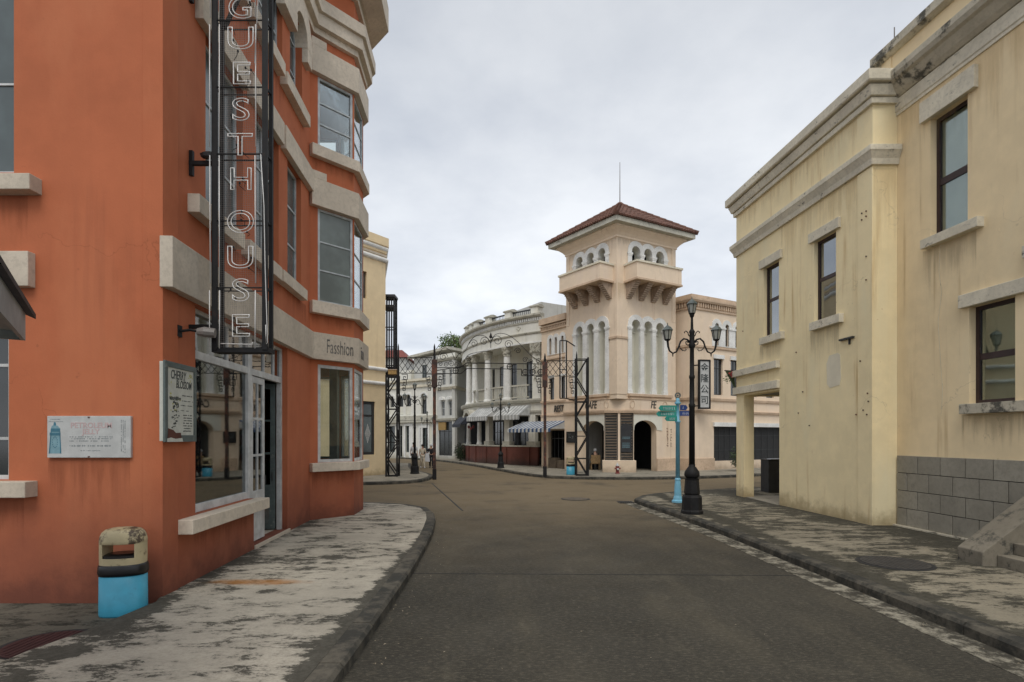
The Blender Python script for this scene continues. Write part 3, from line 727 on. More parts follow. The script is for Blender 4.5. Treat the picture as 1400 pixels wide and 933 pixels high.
for (a, b), cl in zip(F1, ((0.5,), (0.5,), ())):
    window(OB, fB, a, b, z1a, z1b, 0.10, 'pale_blue_frame', 'dirty_glass', cols=cl, rows=(0.34, 0.68), fw=0.05)
for (a, b) in F2: window(OB, fB, a, b, z2a, z2b, 0.10, 'pale_blue_frame', 'dirty_glass', cols=(0.5,), rows=(0.34, 0.68), fw=0.05)
window(OB, fB, ar0, ar1, 8.95, 10.3, 0.14, 'pale_blue_frame', 'dirty_glass', cols=(), rows=(0.5,), fw=0.04, zs=10.35)

# --- bay facets : solid wall with window openings on three levels
bayz = [(1.42, 3.66), (5.08, 7.22), (8.60, 10.22)]
def facet(fr, a0, a1, last=False, cols=(), glassm='glass_clear', mats=('grey_painted_wood', 'pale_blue_frame', 'pale_blue_frame'), th=0.12, lv=(0, 1, 2)):
    wallpart(OB, fr, 0, fr.L, oz0, TOPZ, [rect(a0, a1, *bayz[k]) for k in lv], 'orange_render', th)
    for k in lv:
        z0, z1 = bayz[k]
        window(OB, fr, a0, a1, z0, z1, 0.01, mats[k], glassm if isinstance(glassm, str) else glassm[k], cols=cols, rows=() if k == 0 else (0.34, 0.66), fw=0.055 if k else 0.07, bw=0.03)
facet(f1, f1.S(434.5), f1.L-0.035, glassm=('glass_clear', 'frosted_glass', 'glass_clear'))
facet(f2, 0.035, f2.L-0.05, glassm=('glass_clear', 'glass_clear', 'glass_clear'))
facet(f3, 0.05, f3.L-0.1); 
wallpart(OB, f5, 0, f5.L, oz0, TOPZ, [rect(0.10, 1.9, *bayz[k]) for k in (0, 1, 2)], 'orange_render', 0.15)
for k in (0, 1, 2): window(OB, f5, 0.10, 1.9, *bayz[k], 0.02, 'green_grey_frame', 'glass_clear', cols=(), rows=(), fw=0.05)
# sills of the bay
pl = [P0, P1, P2, P3]
def ringstrip(name, prof, pts, mat='clean_trim', bevel=0.008):
    o = strip(pts, prof).build(name, mat, OB, bevel=bevel); return o
def sill_prof(z0, z1, d): return [(-0.02, z0), (d, z0), (d, z1), (-0.02, z1)]
Pb = fB.pt(fB.L-0.5, 0)
q0 = Vector(P0)+f1.u*(-0.02)
for (za, zb, dd) in ((1.22, 1.415, .15), (4.80, 5.075, .15), (8.34, 8.595, .15)):
    ringstrip('bay_sill', sill_prof(za, zb, dd), [tuple(q0), P1, P2, tuple(Vector(P2)+f3.u*0.5)])
for (za, zb, dd) in ((7.225, 7.83, .13), (10.225, 10.82, .13)):
    ringstrip('bay_band', sill_prof(za, zb, dd), [tuple(q0), P1, P2, P3])
    m = MB(); m.fbox(f1, -0.03, 0.34, zb, zb+0.17, -0.02, 0.128); m.build('band_step', 'clean_trim', OB, bevel=0.006)
# big string course round the corner, along B and the bay
c0_ = (-4.1-0.0, 6.5)
ringstrip('string_course', [(-0.02, 3.76), (0.13, 3.76), (0.13, 4.36), (-0.02, 4.36)], [(-4.1-0.02*0, 6.47), (P0[0]-0.02, P0[1]-0.05), P1, P2, P3], 'trim_concrete')
# cornices above the bay
for (prof) in ([(-0.02, 11.10), (0.10, 11.10), (0.10, 11.24), (0.22, 11.24), (0.22, 11.52), (0.30, 11.52), (0.30, 11.80), (-0.02, 11.80)],
               [(-0.02, 12.45), (0.10, 12.45), (0.10, 12.60), (0.18, 12.60), (0.62, 12.72), (0.62, 13.35), (-0.02, 13.35)]):
    ringstrip('bay_cornice', prof, [tuple(Vector(P0)-fB.u*1.2), P0, P1, P2, P3, P4], 'clean_trim')
# roof, floors, dividing walls inside
def plan(z0, z1, name, mat='interior_plaster', inset=0.16):
    pts = [Vector(p) for p in ((-10.9, 6.7), (-4.3, 6.7), (-4.75, 12.47), (-4.0, 13.3), (-4.05, 14.3), (-4.8, 15.2), (-10.9, 15.2))]
    m = MB(); m.ground([tuple(p) for p in pts], z0, z1); return m.build(name, mat, OB)
plan(TOPZ-0.3, TOPZ-0.1, 'roof'); plan(3.95, 4.25, 'floor_slab'); plan(7.95, 8.25, 'floor_slab'); plan(0.10, 0.17, 'floor_slab')
m = MB(); m.wbox(-11.0, -10.85, 6.6, 15.3, 0, TOPZ); m.build('party_wall', 'orange_render', OB)
for z0, z1 in ((0.17, 3.95), (4.25, 7.95), (8.25, 13.3)):
    m = MB(); m.wbox(-10.8, -4.95, 12.15, 12.27, z0, z1); m.build('partition', 'interior_plaster', OB)
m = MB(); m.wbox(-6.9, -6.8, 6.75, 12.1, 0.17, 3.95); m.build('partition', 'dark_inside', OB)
m = MB(); m.wbox(-6.2, -6.1, 6.75, 12.1, 4.25, 7.95); m.build('partition', 'interior_plaster', OB)
m = MB(); m.wbox(-6.2, -6.1, 6.75, 12.1, 8.25, 13.2); m.build('partition', 'interior_plaster', OB)
# column seen through the ground floor bay
m = MB(); m.wbox(-4.80, -4.60, 14.55, 14.75, 0.17, 3.95); m.build('column', 'green_grey_frame', OB)
# curtain behind the first floor bay window
# lettering on the bay band
text_mesh('lettering', "Fasshion", f1.mat(f1.L*0.60, 4.06, 0.137), 0.46, 'letter_grey', OB, 0.006, sxy=(0.45, 1.0))
text_mesh('lettering', "in", f2.mat(0.30, 4.04, 0.137), 0.46, 'letter_grey', OB, 0.006, sxy=(1.0, 1.0))
# red characters inside the shop window
for i, ch in enumerate("永來銀號"):
    text_mesh('window_lettering', ch, fB.mat(SB(273, -.12), fB.Z(273, 547+31*i, -.12), -dS-0.050), 0.22, 'red_letter', OB, 0.001, bold=0.002)
for i, ch in enumerate("永來銀號"):
    text_mesh('window_lettering', ch, fB.mat(SB(332, -.12), fB.Z(332, 555+24*i, -.12), -dS-0.050), 0.20, 'red_letter', OB, 0.001, bold=0.002)
# base patch of plinth next to the corner
for x0_, x1_, z_, h_ in ((SB(281), SB(332), 4.87, .55), (SB(350), SB(383), 4.87, .6), (SB(264), SB(368), .79, .6), (SB(281), SB(340), 8.75, .8), (SB(350), SB(388), 8.75, .8), (SB(390), SB(418), 4.89, .6)): rain(OB, fB, x0_, x1_, z_, h_, 'stain_maroon')
rain(OB, fB, 0.02, fB.L-.1, 3.75, 0.5, 'stain_maroon') if False else None
rain(OB, fA, fA.S(-60), fA.S(38), fA.Z(0, 262), 1.0, 'stain_maroon'); rain(OB, fA, fA.S(-60), fA.S(33), fA.Z(0, 683), .7, 'stain_maroon'); rain(OB, fA, fA.S(66), fA.S(178), fA.Z(0, 627), .8, 'stain_maroon')
rain(OB, f1, .05, f1.L-.02, 1.21, .8, 'stain_maroon'); rain(OB, f1, .05, f1.L-.02, 4.79, .45, 'stain_maroon'); rain(OB, f1, .05, f1.L-.02, 8.33, .5, 'stain_maroon')
# small lamp brackets on face B
def sconce(px, py, z_len, label, scale=1.0):
    s = SB(px); z = fB.Z(px, py); o = fB.pt(s, z, 0)
    t = thing('wall_lamp', label, 'lamp', tuple(o))
    m = MB(); m.fbox(fB, s-0.05, s+0.05, z-0.07, z+0.07, 0, 0.03); m.build('back_plate', 'black_iron', t)
    m = MB(); m.tube([fB.pt(s, z, 0.03), fB.pt(s+0.02, z+0.02, 0.14), fB.pt(s+0.03, z, 0.26)], 0.018, 6); m.build('arm', 'black_iron', t)
    m = MB(); m.tube([fB.pt(s+0.03, z, 0.22), fB.pt(s+0.04, z-0.0, 0.30), fB.pt(s+0.06, z-0.01, 0.42)], [0.045, 0.065, 0.06], 10); m.build('shade', 'wire_metal', t)
sconce(243, 453, 0, 'small dark wall lamp on the orange wall above the cherry blossom poster')

# potted plants behind the shop glass
for i, (px, dd, r, nm, lab) in enumerate(((278, -.55, 0.26, 'petal_white', 'pale flowering plant inside the shop window at its left end'), (300, -.55, 0.30, 'leaf_dark', 'dark leafy potted plant inside the shop window'), (322, -.5, 0.22, 'leaf_green', 'smaller green potted plant inside the shop window nearest the door'))):
    s = SB(px); b = fB.pt(s, 0.17, dd)
    t = thing('potted_plant', lab, 'plant', tuple(b))
    m = MB(); m.lathe(b, [(0.14, 0.0), (0.20, 0.7), (0.19, 0.72)], 12); m.build('pot', 'dark_cabinet', t)
    m = MB(); leaves(m, b+Vector((0, 0, 0.98)), (r, r, 0.26), 260, 0.07); o = m.build('foliage', 'leaf_dark' if nm == 'leaf_dark' else 'leaf_green', t)
    if nm == 'petal_white':
        m = MB(); leaves(m, b+Vector((0.02, 0, 1.02)), (r, r, 0.24), 160, 0.05); m.build('blossom', 'petal_white', t)

# ================================================================== KIOSK ROOF cut by the left edge
t = thing('kiosk', 'grey fascia and dark shingle eave of a small kiosk roof at the left edge', 'kiosk', (-4.9, 3.6, 0.1))
kd = Vector((-0.588, 0.809)); kn = Vector((0.809, 0.588)); kf = Vector((-4.31, 4.9))
KF = Frame(kf-kd*0.0, kf-kd*3.2)   # far end to near end; n points right/away from the kiosk
if KF.n.dot(kn) < 0: KF = Frame(kf-kd*3.2, kf)
sg = 1 if KF.u.dot(kd) > 0 else -1
def kpt(a, d, z):   # a metres towards the far end, d outwards
    v = kf+kd*a+kn*d; return Vector((v.x, v.y, z))
def kbox(a0, a1, d0, d1, z0, z1, dz=0.0):
    m = MB(); m.hexa([kpt(a0, d0, z0), kpt(a1, d0, z0), kpt(a1, d1, z0), kpt(a0, d1, z0), kpt(a0, d0, z1), kpt(a1, d0, z1), kpt(a1, d1, z1), kpt(a0, d1, z1)]); return m
kbox(-3.3, 0.04, -0.03, 0.0, 2.86, 3.10).build('fascia', 'grey_fascia', t)
kbox(0.01, 0.04, -1.4, -0.03, 2.86, 3.10).build('fascia', 'grey_fascia', t)
kbox(-3.3, -0.03, -1.4, -0.03, 2.93, 2.96).build('soffit', 'grey_fascia', t)
for k in range(7):
    m = MB(); z = 3.10+k*0.10; d1 = 0.05-k*0.22; e = 0.29-k*0.22
    m.hexa([kpt(-3.3, d1-.30, z+.10), kpt(e-.30, d1-.30, z+.10), kpt(e, d1, z), kpt(-3.3, d1, z), kpt(-3.3, d1-.30, z+.145), kpt(e-.30, d1-.30, z+.145), kpt(e, d1, z+.045), kpt(-3.3, d1, z+.045)])
    m.build('shingle_course', 'shingle', t)
for a, d in ((-1.2, -1.2), (-3.0, -1.2), (-3.0, -0.2)):
    kbox(a-.05, a+.05, d-.05, d+.05, 0.10, 2.93).build('post', 'grey_fascia', t)

# ================================================================== SIGNS ON THE ORANGE BUILDING
# faded enamel board
x0, x1, zt, zb = fA.S(65, .03), fA.S(179, .03), fA.Z(0, 569, .03), fA.Z(0, 626, .03)
t = thing('enamel_sign', 'faded white petroleum jelly board with a blue tube drawing screwed to the orange wall', 'sign', tuple(fA.pt(x0, zb, 0)))
fpart(t, 'board', fA, x0, x1, zb, zt, 0.0, 0.035, 'sign_white', 0.004)
W_, H_ = x1-x0, zt-zb
def T(name, s, u, v, size, mat, **k): return text_mesh(name, s, fA.mat(x0+W_*u, zb+H_*v, 0.036), size, mat, t, 0.001, **k)
T('lettering', "PETROLEUM", 0.53, 0.77, 0.088, 'ink_pink', bold=0.002, sxy=(1.0, 1)); T('lettering', "JELLY", 0.525, 0.62, 0.085, 'ink_pink', bold=0.002)
m = MB(); rr = random.Random(4)
def scrib(u0, u1, v, h, fill=0.7, dens=0.012):
    u = x0+W_*u0
    while u < x0+W_*u1:
        w = rr.uniform(0.4, 1.2)*dens
        if rr.random() < fill:
            zc = zb+H_*v; hh = h*rr.uniform(0.4, 1)
            m.fbox(fA, u, u+w*0.6, zc-hh/2, zc+hh/2, 0.034, 0.0368)
        u += w
for v in (0.50, 0.455, 0.40): scrib(0.27, 0.78, v, 0.016)
scrib(0.26, 0.78, 0.285, 0.022); scrib(0.4, 0.64, 0.17, 0.014); scrib(0.03, 0.17, 0.92, 0.011, .9); scrib(0.02, 0.19, 0.865, 0.010, .9)
m.build('small_print', 'ink_grey', t)['kind'] = 'stuff'
m = MB()
for k in range(3):
    u = x0+W_*(0.885+0.022*k); z = zb+H_*0.1
    while z < zb+H_*(0.92-0.02*k):
        h = rr.uniform(0.005, 0.018)
        if rr.random() < 0.75: m.fbox(fA, u, u+0.010*rr.uniform(.5, 1), z, z+h*0.7, 0.034, 0.0368)
        z += h
m.build('small_print', 'ink_grey', t)['kind'] = 'stuff'
def fl(a, z): return (x0+W_*a, zb+H_*z)
m = MB(); m.fext(fA, [[fl(.02, .10), fl(.17, .10), fl(.155, .70), fl(.125, .77), fl(.058, .77), fl(.045, .70)]], 0.034, 0.0362); m.build('tube_drawing', 'ink_pale_blue', t)
m = MB(); m.fext(fA, [[fl(.075, .77), fl(.108, .77), fl(.105, .82), fl(.10, .85), fl(.083, .85), fl(.078, .82)]], 0.034, 0.0364)
for a, b, z, zz_ in ((.045, .155, .62, .70), (.03, .16, .53, .60)): m.fext(fA, [[fl(a, z), fl(b, z), fl(b, zz_), fl(a, zz_)]], 0.034, 0.0366)
m.fext(fA, [[fl(.02, .10), fl(.035, .10), fl(.055, .70), fl(.045, .70)]], 0.034, 0.0370); m.fext(fA, [[fl(.155, .10), fl(.17, .10), fl(.155, .70), fl(.148, .70)]], 0.034, 0.0370)
for i in range(14):
    a = 2*PI*i/14; c = fl(.094+.030*math.cos(a), .37+.13*math.sin(a)); m.fbox(fA, c[0]-.004, c[0]+.004, c[1]-.006, c[1]+.006, 0.034, 0.0368)
m.build('tube_drawing', 'ink_blue', t)
m = MB()
for u, v in ((.5, .975), (.5, .03)):
    m.lathe(fA.pt(x0+W_*u, zb+H_*v, 0.036), [(0.012, -0.006), (0.012, 0.004)], 8)
m.build('screw', 'torn_brown', t)

# cherry blossom poster in a dark frame on face B
s0, s1, zt, zb = fB.S(226.5, .07), fB.S(268, .07), 2.885, 1.955
t = thing('poster_board', 'peeling cherry blossom poster in a dark frame beside the shop window', 'poster', tuple(fB.pt(s0, zb, 0)))
fpart(t, 'backing_board', fB, s0, s1, zb, zt, 0.0, 0.055, 'paper_white', 0.003)
m = MB(); m.fext(fB, [rect(s0-.012, s1+.012, zb-.012, zt+.012), rect(s0+.05, s1-.045, zb+.07, zt-.055)], 0.045, 0.072); m.build('frame', 'green_grey_frame', t, bevel=0.003)
fpart(t, 'paper', fB, s0+.05, s1-.045, zb+.07, zt-.055, 0.056, 0.060, 'paper_white')
m = MB(); m.fext(fB, [[(s0+.03, zb-.005), (s0+.36, zb-.005), (s0+.33, zb+.10), (s0+.22, zb+.095), (s0+.16, zb+.13), (s0+.05, zb+.15)]], 0.060, 0.075); m.build('torn_edge', 'torn_brown', t)
m = MB(); m.fext(fB, [[(s0+.03, zb-.01), (s0+.37, zb-.01), (s0+.35, zb+.035), (s0+.2, zb+.025), (s0+.1, zb+.04), (s0+.03, zb+.03)]], 0.070, 0.082); m.build('torn_edge', 'paper_white', t)
W_, H_ = s1-s0, zt-zb
def TB(s, u, v, size, mat='ink_black', **k): return text_mesh('lettering', s, fB.mat(s0+W_*u, zb+H_*v, 0.0605), size, mat, t, 0.001, **k)
TB("CHERRY", .42, .85, .150, shear=.2, bold=.003, sxy=(.62, 1)); TB("BLOSSOM", .60, .735, .135, shear=.2, bold=.003, sxy=(.62, 1)); TB("Saloon", .34, .545, .10, bold=.002, sxy=(.85, 1)) if False else None
m = MB()
def scB(u0, u1, v, h, fill=.75, dens=.02):
    u = s0+W_*u0
    while u < s0+W_*u1:
        w = rr.uniform(.4, 1.2)*dens
        if rr.random() < fill: m.fbox(fB, u, u+w*.7, zb+H_*v-h*rr.uniform(.3, .6), zb+H_*v+h*rr.uniform(.3, .6), .059, .0612)
        u += w
scB(.14, .5, .55, .045, .95); scB(.55, .9, .60, .014); scB(.5, .9, .53, .012); scB(.5, .88, .47, .012); scB(.5, .75, .40, .01)
for i in range(7): scB(.58+.01*(i % 3), .88, .34-.035*i, .014, .85)
for i in range(26):
    u, v = rr.uniform(.22, .45), rr.uniform(.36, .50); m.fbox(fB, s0+W_*u, s0+W_*u+rr.uniform(.008, .035), zb+H_*v, zb+H_*v+rr.uniform(.006, .03), .059, .0614)
for i in range(22):
    u, v = rr.uniform(.2, .42), rr.uniform(.15, .33); m.fbox(fB, s0+W_*u, s0+W_*u+rr.uniform(.01, .05), zb+H_*v, zb+H_*v+rr.uniform(.005, .02), .059, .0614)
m.build('print', 'ink_black', t)['kind'] = 'stuff'
m = MB()
for i in range(24):
    u, v = rr.choice(((rr.uniform(.75, .9), rr.uniform(.78, .9)), (rr.uniform(.12, .2), rr.uniform(.55, .75)), (rr.uniform(.13, .5), rr.uniform(.38, .6)))); c_ = fB.pt(s0+W_*u, zb+H_*v, .0605)
    m.fbox(fB, s0+W_*u, s0+W_*u+rr.uniform(.012, .03), zb+H_*v, zb+H_*v+rr.uniform(.01, .025), .059, .0609)
m.build('print', 'ink_yellow', t)['kind'] = 'stuff'

# ------------------------------------------------------------------ vertical neon blade sign
YS = 7.12; D = 0.16; sc_ = (YS-D/2-0.045)/F
xl, xr = (292-700)*sc_, (361-700)*sc_; zb = EYE+(HZ-478)*sc_; zt = 9.2
t = thing('neon_sign', 'tall unlit GUESTHOUSE neon sign in an open black frame hanging off the orange wall', 'sign', (xl-0.2, YS, zb))
for x in (xl, xr):
    for y in (YS-D/2, YS+D/2):
        m = MB(); m.wbox(x-0.022, x+0.022, y-0.022, y+0.022, zb, zt); m.build('rail', 'black_iron', t)
for x, y in ((xl, YS-D/2-0.035), (xr, YS-D/2-0.035)):
    m = MB(); m.wbox(x-0.032, x+0.032, y, y+0.012, zb, zt); m.build('side_plate', 'black_iron', t)
m = MB(); m.wbox(xl-0.04, xr+0.04, YS-D/2-0.02, YS+D/2+0.02, zb-0.03, zb+0.03); m.build('bottom_plate', 'black_iron', t)
for z in (3.9, 4.75, 5.6, 6.45, 7.3, 8.15, 9.0):
    m = MB()
    for y in (YS-D/2, YS+D/2): m.bar((xl, y, z), (xr, y, z), 0.014)
    for x in (xl, xr): m.bar((x, YS-D/2, z), (x, YS+D/2, z), 0.02)
    m.build('cross_bar', 'black_iron', t)
m = MB(); z = zb+0.05
while z < zt: m.bar((xl+.03, YS-D/2+.01, z), (xr-.03, YS-D/2+.01, z), 0.0016); z += 0.028
x = xl+0.04
while x < xr-.03: m.bar((x, YS-D/2+.012, zb+.03), (x, YS-D/2+.012, zt), 0.0016); x += 0.028
o = m.build('wire_mesh', 'wire_metal', t); o['kind'] = 'stuff'
letters = [("G", 12), ("U", 54), ("E", 102), ("S", 151.5), ("T", 199.5), ("H", 246.5), ("O", 305), ("U", 353.5), ("S", 398.5), ("E", 447)]
for k, (ch, py) in enumerate(letters):
    dx = random.uniform(-.008, .008)
    M = Matrix(((1, 0, 0, (329-700)*sc_+dx), (0, 0, -1, YS-D/2-0.045), (0, 1, 0, EYE+(HZ-py)*sc_), (0, 0, 0, 1)))
    text_mesh('neon_letter', ch, M, 0.40, 'neon_glass', t, neon=0.0056, sxy=(1.12 if ch in 'GOH' else 1.35, 1.0))
    m = MB()
    for j in range(3):
        p = Vector(((329-700)*sc_+random.uniform(-.13, .13), YS-D/2-0.04, EYE+(HZ-py)*sc_+random.uniform(-.15, .15)))
        m.tube([p, p+Vector((random.uniform(-.04, .04), .02, random.uniform(-.05, .0))), p+Vector((random.uniform(-.08, .08), .03, random.uniform(-.10, -.02)))], 0.004, 4)
        m.lathe(p, [(0.011, -.012), (0.011, .012)], 6)
    m.build('wire', 'black_iron', t)['kind'] = 'stuff'
# border tubes
def tubeobj(pts, r=0.0065):
    m = MB(); m.smooth = True; m.tube(pts, r, 5); m.build('neon_tube', 'neon_glass', t)
yt = YS-D/2-0.065
for x in (xl-.035, xl+.085, xr-.10):
    for (a, b) in ((zb-.03, 3.85), (3.9, 5.55), (5.62, 7.2), (7.25, zt)):
        tubeobj([(x+random.uniform(-.006, .006), yt, a+.04), (x+random.uniform(-.006, .006), yt, b)])
tubeobj([(xl+.10, yt, zb+.07), (xl+.50, yt, zb+.06), (xl+.50, yt, zb+.09)])
tubeobj([(xr-.02, yt-.03, 5.55), (xr+.03, yt-.05, 4.9), (xr+.05, yt-.06, 4.1), (xr+.08, yt-.08, 3.45), (xr+.09, yt-.08, 3.18), (xr+.07, yt-.08, 3.16), (xr+.065, yt-.08, 3.4)], 0.0055)
tubeobj([(xr-.06, yt-.03, zt), (xr-.03, yt-.03, 7.9), (xr-.10, yt-.02, 6.7)], 0.0055)
# brackets fixing the sign to the wall
for z, nm in ((EYE+(HZ-217)*sc_, 0), (3.42, 1), (7.75, 0)):
    wall = fB.pt(fB.S(254), z, 0.0); 
    m = MB(); m.bar(Vector((wall.x-.05, YS, z)), (xl, YS, z), 0.05); m.build('bracket_arm', 'black_iron', t)
    if nm == 0:
        m = MB(); m.bar((wall.x+.02, YS, z-.16), (wall.x+.02, YS, z+.16), 0.045); m.build('wall_plate', 'black_iron', t)
m = MB(); m.bar((xl+.05, YS+.05, 7.3), (xr-.1, YS+.02, 8.3), 0.04); m.build('brace', 'black_iron', t)
m = MB(); m.lathe((xl-.10, YS-.05, EYE+(HZ-216)*sc_+.02), [(0.02, 0), (0.06, .02), (0.07, .06), (.03, .09)], 8, 1.6, 1); m.build('transformer', 'dark_frame', t)

# ------------------------------------------------------------------ litter bins
def litter_bin(loc, rot, scale, label, group=None):
    t = thing('litter_bin', label, 'litter bin', loc, group)
    def st(r, hx, hy, n=28):   # rounded oblong loop
        pts = []
        for j in range(n):
            a = 2*PI*(j+.5)/n; c, s_ = math.cos(a), math.sin(a)
            x = abs(c)**0.80*hx*(1 if c > 0 else -1)*r; y = abs(s_)**0.80*hy*(1 if s_ > 0 else -1)*r
            pts.append((x, y))
        return pts
    def loft(secs):
        m = MB(); m.smooth = False; k = 28; vs = []
        for (r, z) in secs:
            for (x, y) in st(r, .228, .165): 
                xx = x*math.cos(rot)-y*math.sin(rot); yy = x*math.sin(rot)+y*math.cos(rot)
                vs.append(Vector(loc)+Vector((xx, yy, z))*scale)
        fs = []
        for i in range(len(secs)-1):
            for j in range(k): fs.append((i*k+j, i*k+(j+1) % k, (i+1)*k+(j+1) % k, (i+1)*k+j))
        fs.append(tuple(range(k-1, -1, -1))); fs.append(tuple((len(secs)-1)*k+j for j in range(k)))
        m.add(vs, fs); return m
    loft([(0.98, 0), (1.0, 0.02), (0.985, 0.46)]).build('body', 'cyan_paint', t, smooth=True, bevel=0.0)
    loft([(1.01, 0.44), (1.05, 0.47), (1.03, 0.54), (0.99, 0.56)]).build('bin_bag', 'bin_bag', t, smooth=True)
    # hood: lower ring, two end walls, rounded lid, with a slot through it
    loft([(0.97, 0.555), (0.975, 0.63), (0.96, 0.632)]).build('hood_ring', 'beige_plastic', t)
    loft([(0.90, 0.632), (0.90, 0.66), (0.6, 0.675)]).build('bin_bag', 'bin_bag', t)
    for sg in (-1, 1):
        m = MB(); vs = []; pr = [p for p in st(0.975, .228, .165) if p[0]*sg > 0.155]
        pr = sorted(pr, key=lambda p: p[1])
        for z in (0.63, 0.79):
            for (x, y) in pr+[(p[0]-sg*0.02 if False else 0.155*sg, p[1]) for p in reversed(pr)][:1]+[(0.155*sg, pr[0][1])]:
                xx = x*math.cos(rot)-y*math.sin(rot); yy = x*math.sin(rot)+y*math.cos(rot); vs.append(Vector(loc)+Vector((xx, yy, z))*scale)
        k = len(vs)//2
        m.add(vs, [tuple(range(k)), tuple(range(2*k-1, k-1, -1))]+[(i, (i+1) % k, k+(i+1) % k, k+i) for i in range(k)]); m.build('hood_side', 'beige_plastic', t)
    loft([(0.96, 0.785), (0.98, 0.79), (0.98, 0.82), (0.95, 0.865), (0.88, 0.905), (0.74, 0.935), (0.5, 0.95), (0.2, 0.953)]).build('lid', 'beige_lid', t, smooth=True)
    return t
litter_bin((-4.30, 6.13, 0.05), math.radians(12), 1.0, 'large cyan litter bin with a cream hood at the corner of the orange building')
litter_bin((2.93, 27.6, KH), 0.0, 0.95, 'small distant cyan litter bin beside the black lattice tower by the cafe')

# ================================================================== CREAM BUILDING (right, beyond) and TAN BUILDING (right, near)
def xr1(Y): return 8.53-0.0753*Y
def xr2(Y): return 9.10-0.0793*Y
YC = 11.74; YF = 17.75; XC = xr1(YC)
CB = thing('cream_building', 'cream rendered two storey building with a corner porch and maroon windows at the right', 'building', (XC, YC, 0))
R1 = Frame((xr1(YF), YF), (XC, YC)); RR = Frame((XC, YC), (8.17, YC))
CT = 9.62
o0, o1 = R1.S(1016.8), R1.S(1065.5)
w1 = (R1.S(1044), R1.S(1065)); w2 = (R1.S(1113), R1.S(1143))
wz1 = (R1.Z(1055, 459), R1.Z(1055, 361)); wz2 = (R1.Z(1128, 437), R1.Z(1128, 323))
h = [rect(o0, o1, 0.02, 3.30), rect(*w1, *wz1), rect(*w2, *wz2)]
wallpart(CB, R1, 0, R1.L, 0, CT, h, 'cream_render', 0.33, bevel=0.0)
wallpart(CB, RR, 0.34, RR.L-0.004, 0, CT, [], 'cream_render', 0.3)
m = MB(); m.fbox(RR, 0.0, 0.34, 0, CT, -0.0-0.30, -0.003); m.build('corner_pier', 'cream_render', CB)
# pale pilaster strip by the corner, a little proud
fpart(CB, 'pilaster', R1, R1.S(1174), R1.L+0.012, 0.0, 7.74, 0.0, 0.022, 'cream_render')
for (w, z, lx, lz, sx_, sz) in ((w1, wz1, (1037.5, 1067), (350, 373), (1038.5, 1068), (458, 474)), (w2, wz2, (1105, 1146.5), (303, 333), (1107, 1148), (430, 451))):
    window(CB, R1, w[0], w[1], z[0], z[1], 0.10, 'maroon_frame', 'glass_dark', cols=(), rows=(0.52,), fw=0.06, bw=0.09)
    fpart(CB, 'lintel', R1, R1.S(lx[0], .06), R1.S(lx[1], .06), z[1], z[1]+0.24, -0.02, 0.07, 'mouldy_trim', 0.006)
    fpart(CB, 'sill', R1, R1.S(sx_[0], .1), R1.S(sx_[1], .1), z[0]-0.20, z[0], -0.02, 0.12, 'black_mould_trim' if False else 'mouldy_trim', 0.006)
    m = MB(); m.fbox(R1, w[0]-0.2, w[1]+0.2, z[0]-0.2, z[1]+0.2, -0.9, -0.85); m.build('dark_backing', 'dark_inside', CB)  # near-black panel standing in for the unlit room
# cornice and string sweeping round the corner
cpts = [tuple(Vector((xr1(YF), YF))+Vector((0.9, 0.07))), (xr1(YF), YF), (XC, YC), (8.17, YC)]
def cs(name, prof, mat, pts=cpts): return strip(pts, prof).build(name, mat, CB, bevel=0.008)
cs('cornice', [(-.02, 9.05), (.07, 9.05), (.08, 9.17), (-.02, 9.17)], 'mouldy_trim')
cs('cornice', [(-.02, 9.17), (.12, 9.19), (.17, 9.34), (.19, 9.38), (-.02, 9.38)], 'mouldy_trim')
cs('cornice', [(-.02, 9.40), (.24, 9.42), (.26, 9.45), (.26, 9.66), (-.25, 9.66)], 'mouldy_trim')
cs('string_course', [(-.02, 7.76), (.06, 7.76), (.08, 7.88), (.14, 8.0), (.16, 8.03), (.16, 8.14), (-.02, 8.16)], 'mouldy_trim')
# porch: lintel bands, pillar sides, far wall, slab
fpart(CB, 'porch_band', R1, -0.08, o1+0.02, 3.36, 3.58, -0.02, 0.09, 'mouldy_trim', 0.006)
fpart(CB, 'porch_band', R1, -0.12, o1+0.03, 3.92, 4.12, -0.02, 0.12, 'mouldy_trim', 0.006)
RB = Frame((14.0, YF+0.003), (xr1(YF), YF+0.003))
wallpart(CB, RB, 0, RB.L-0.34, 0, CT, [rect(RB.L-2.9, RB.L-0.36, 0.02, 3.30)], 'cream_render', 0.3)
m = MB(); m.ground([(7.98, 12.1), (13.7, 12.1), (13.7, 17.4), (7.58, 17.4)], 3.32, 3.50); m.build('floor_slab', 'interior_plaster', CB)
m = MB(); m.wbox(7.55, 13.6, 14.95, 15.25, 0.0, 3.31); m.build('porch_wall', 'cream_render', CB)
m = MB(); m.wbox(10.0, 10.2, 15.26, 17.4, 0.0, 3.31); m.build('porch_wall', 'cream_render', CB)
m = MB(); m.wbox(7.3, 10.0, 15.26, 17.7, KH-.05, KH+0.012); m.build('porch_floor', 'pavement_far', CB)
m = MB(); m.ground([(7.98, 12.1), (13.7, 12.1), (13.7, 17.4), (7.58, 17.4)], CT-.35, CT-.2); m.build('roof', 'interior_plaster', CB)
m = MB(); m.wbox(13.7, 13.95, 11.8, 17.7, 0.0, CT); m.build('party_wall', 'cream_render', CB)
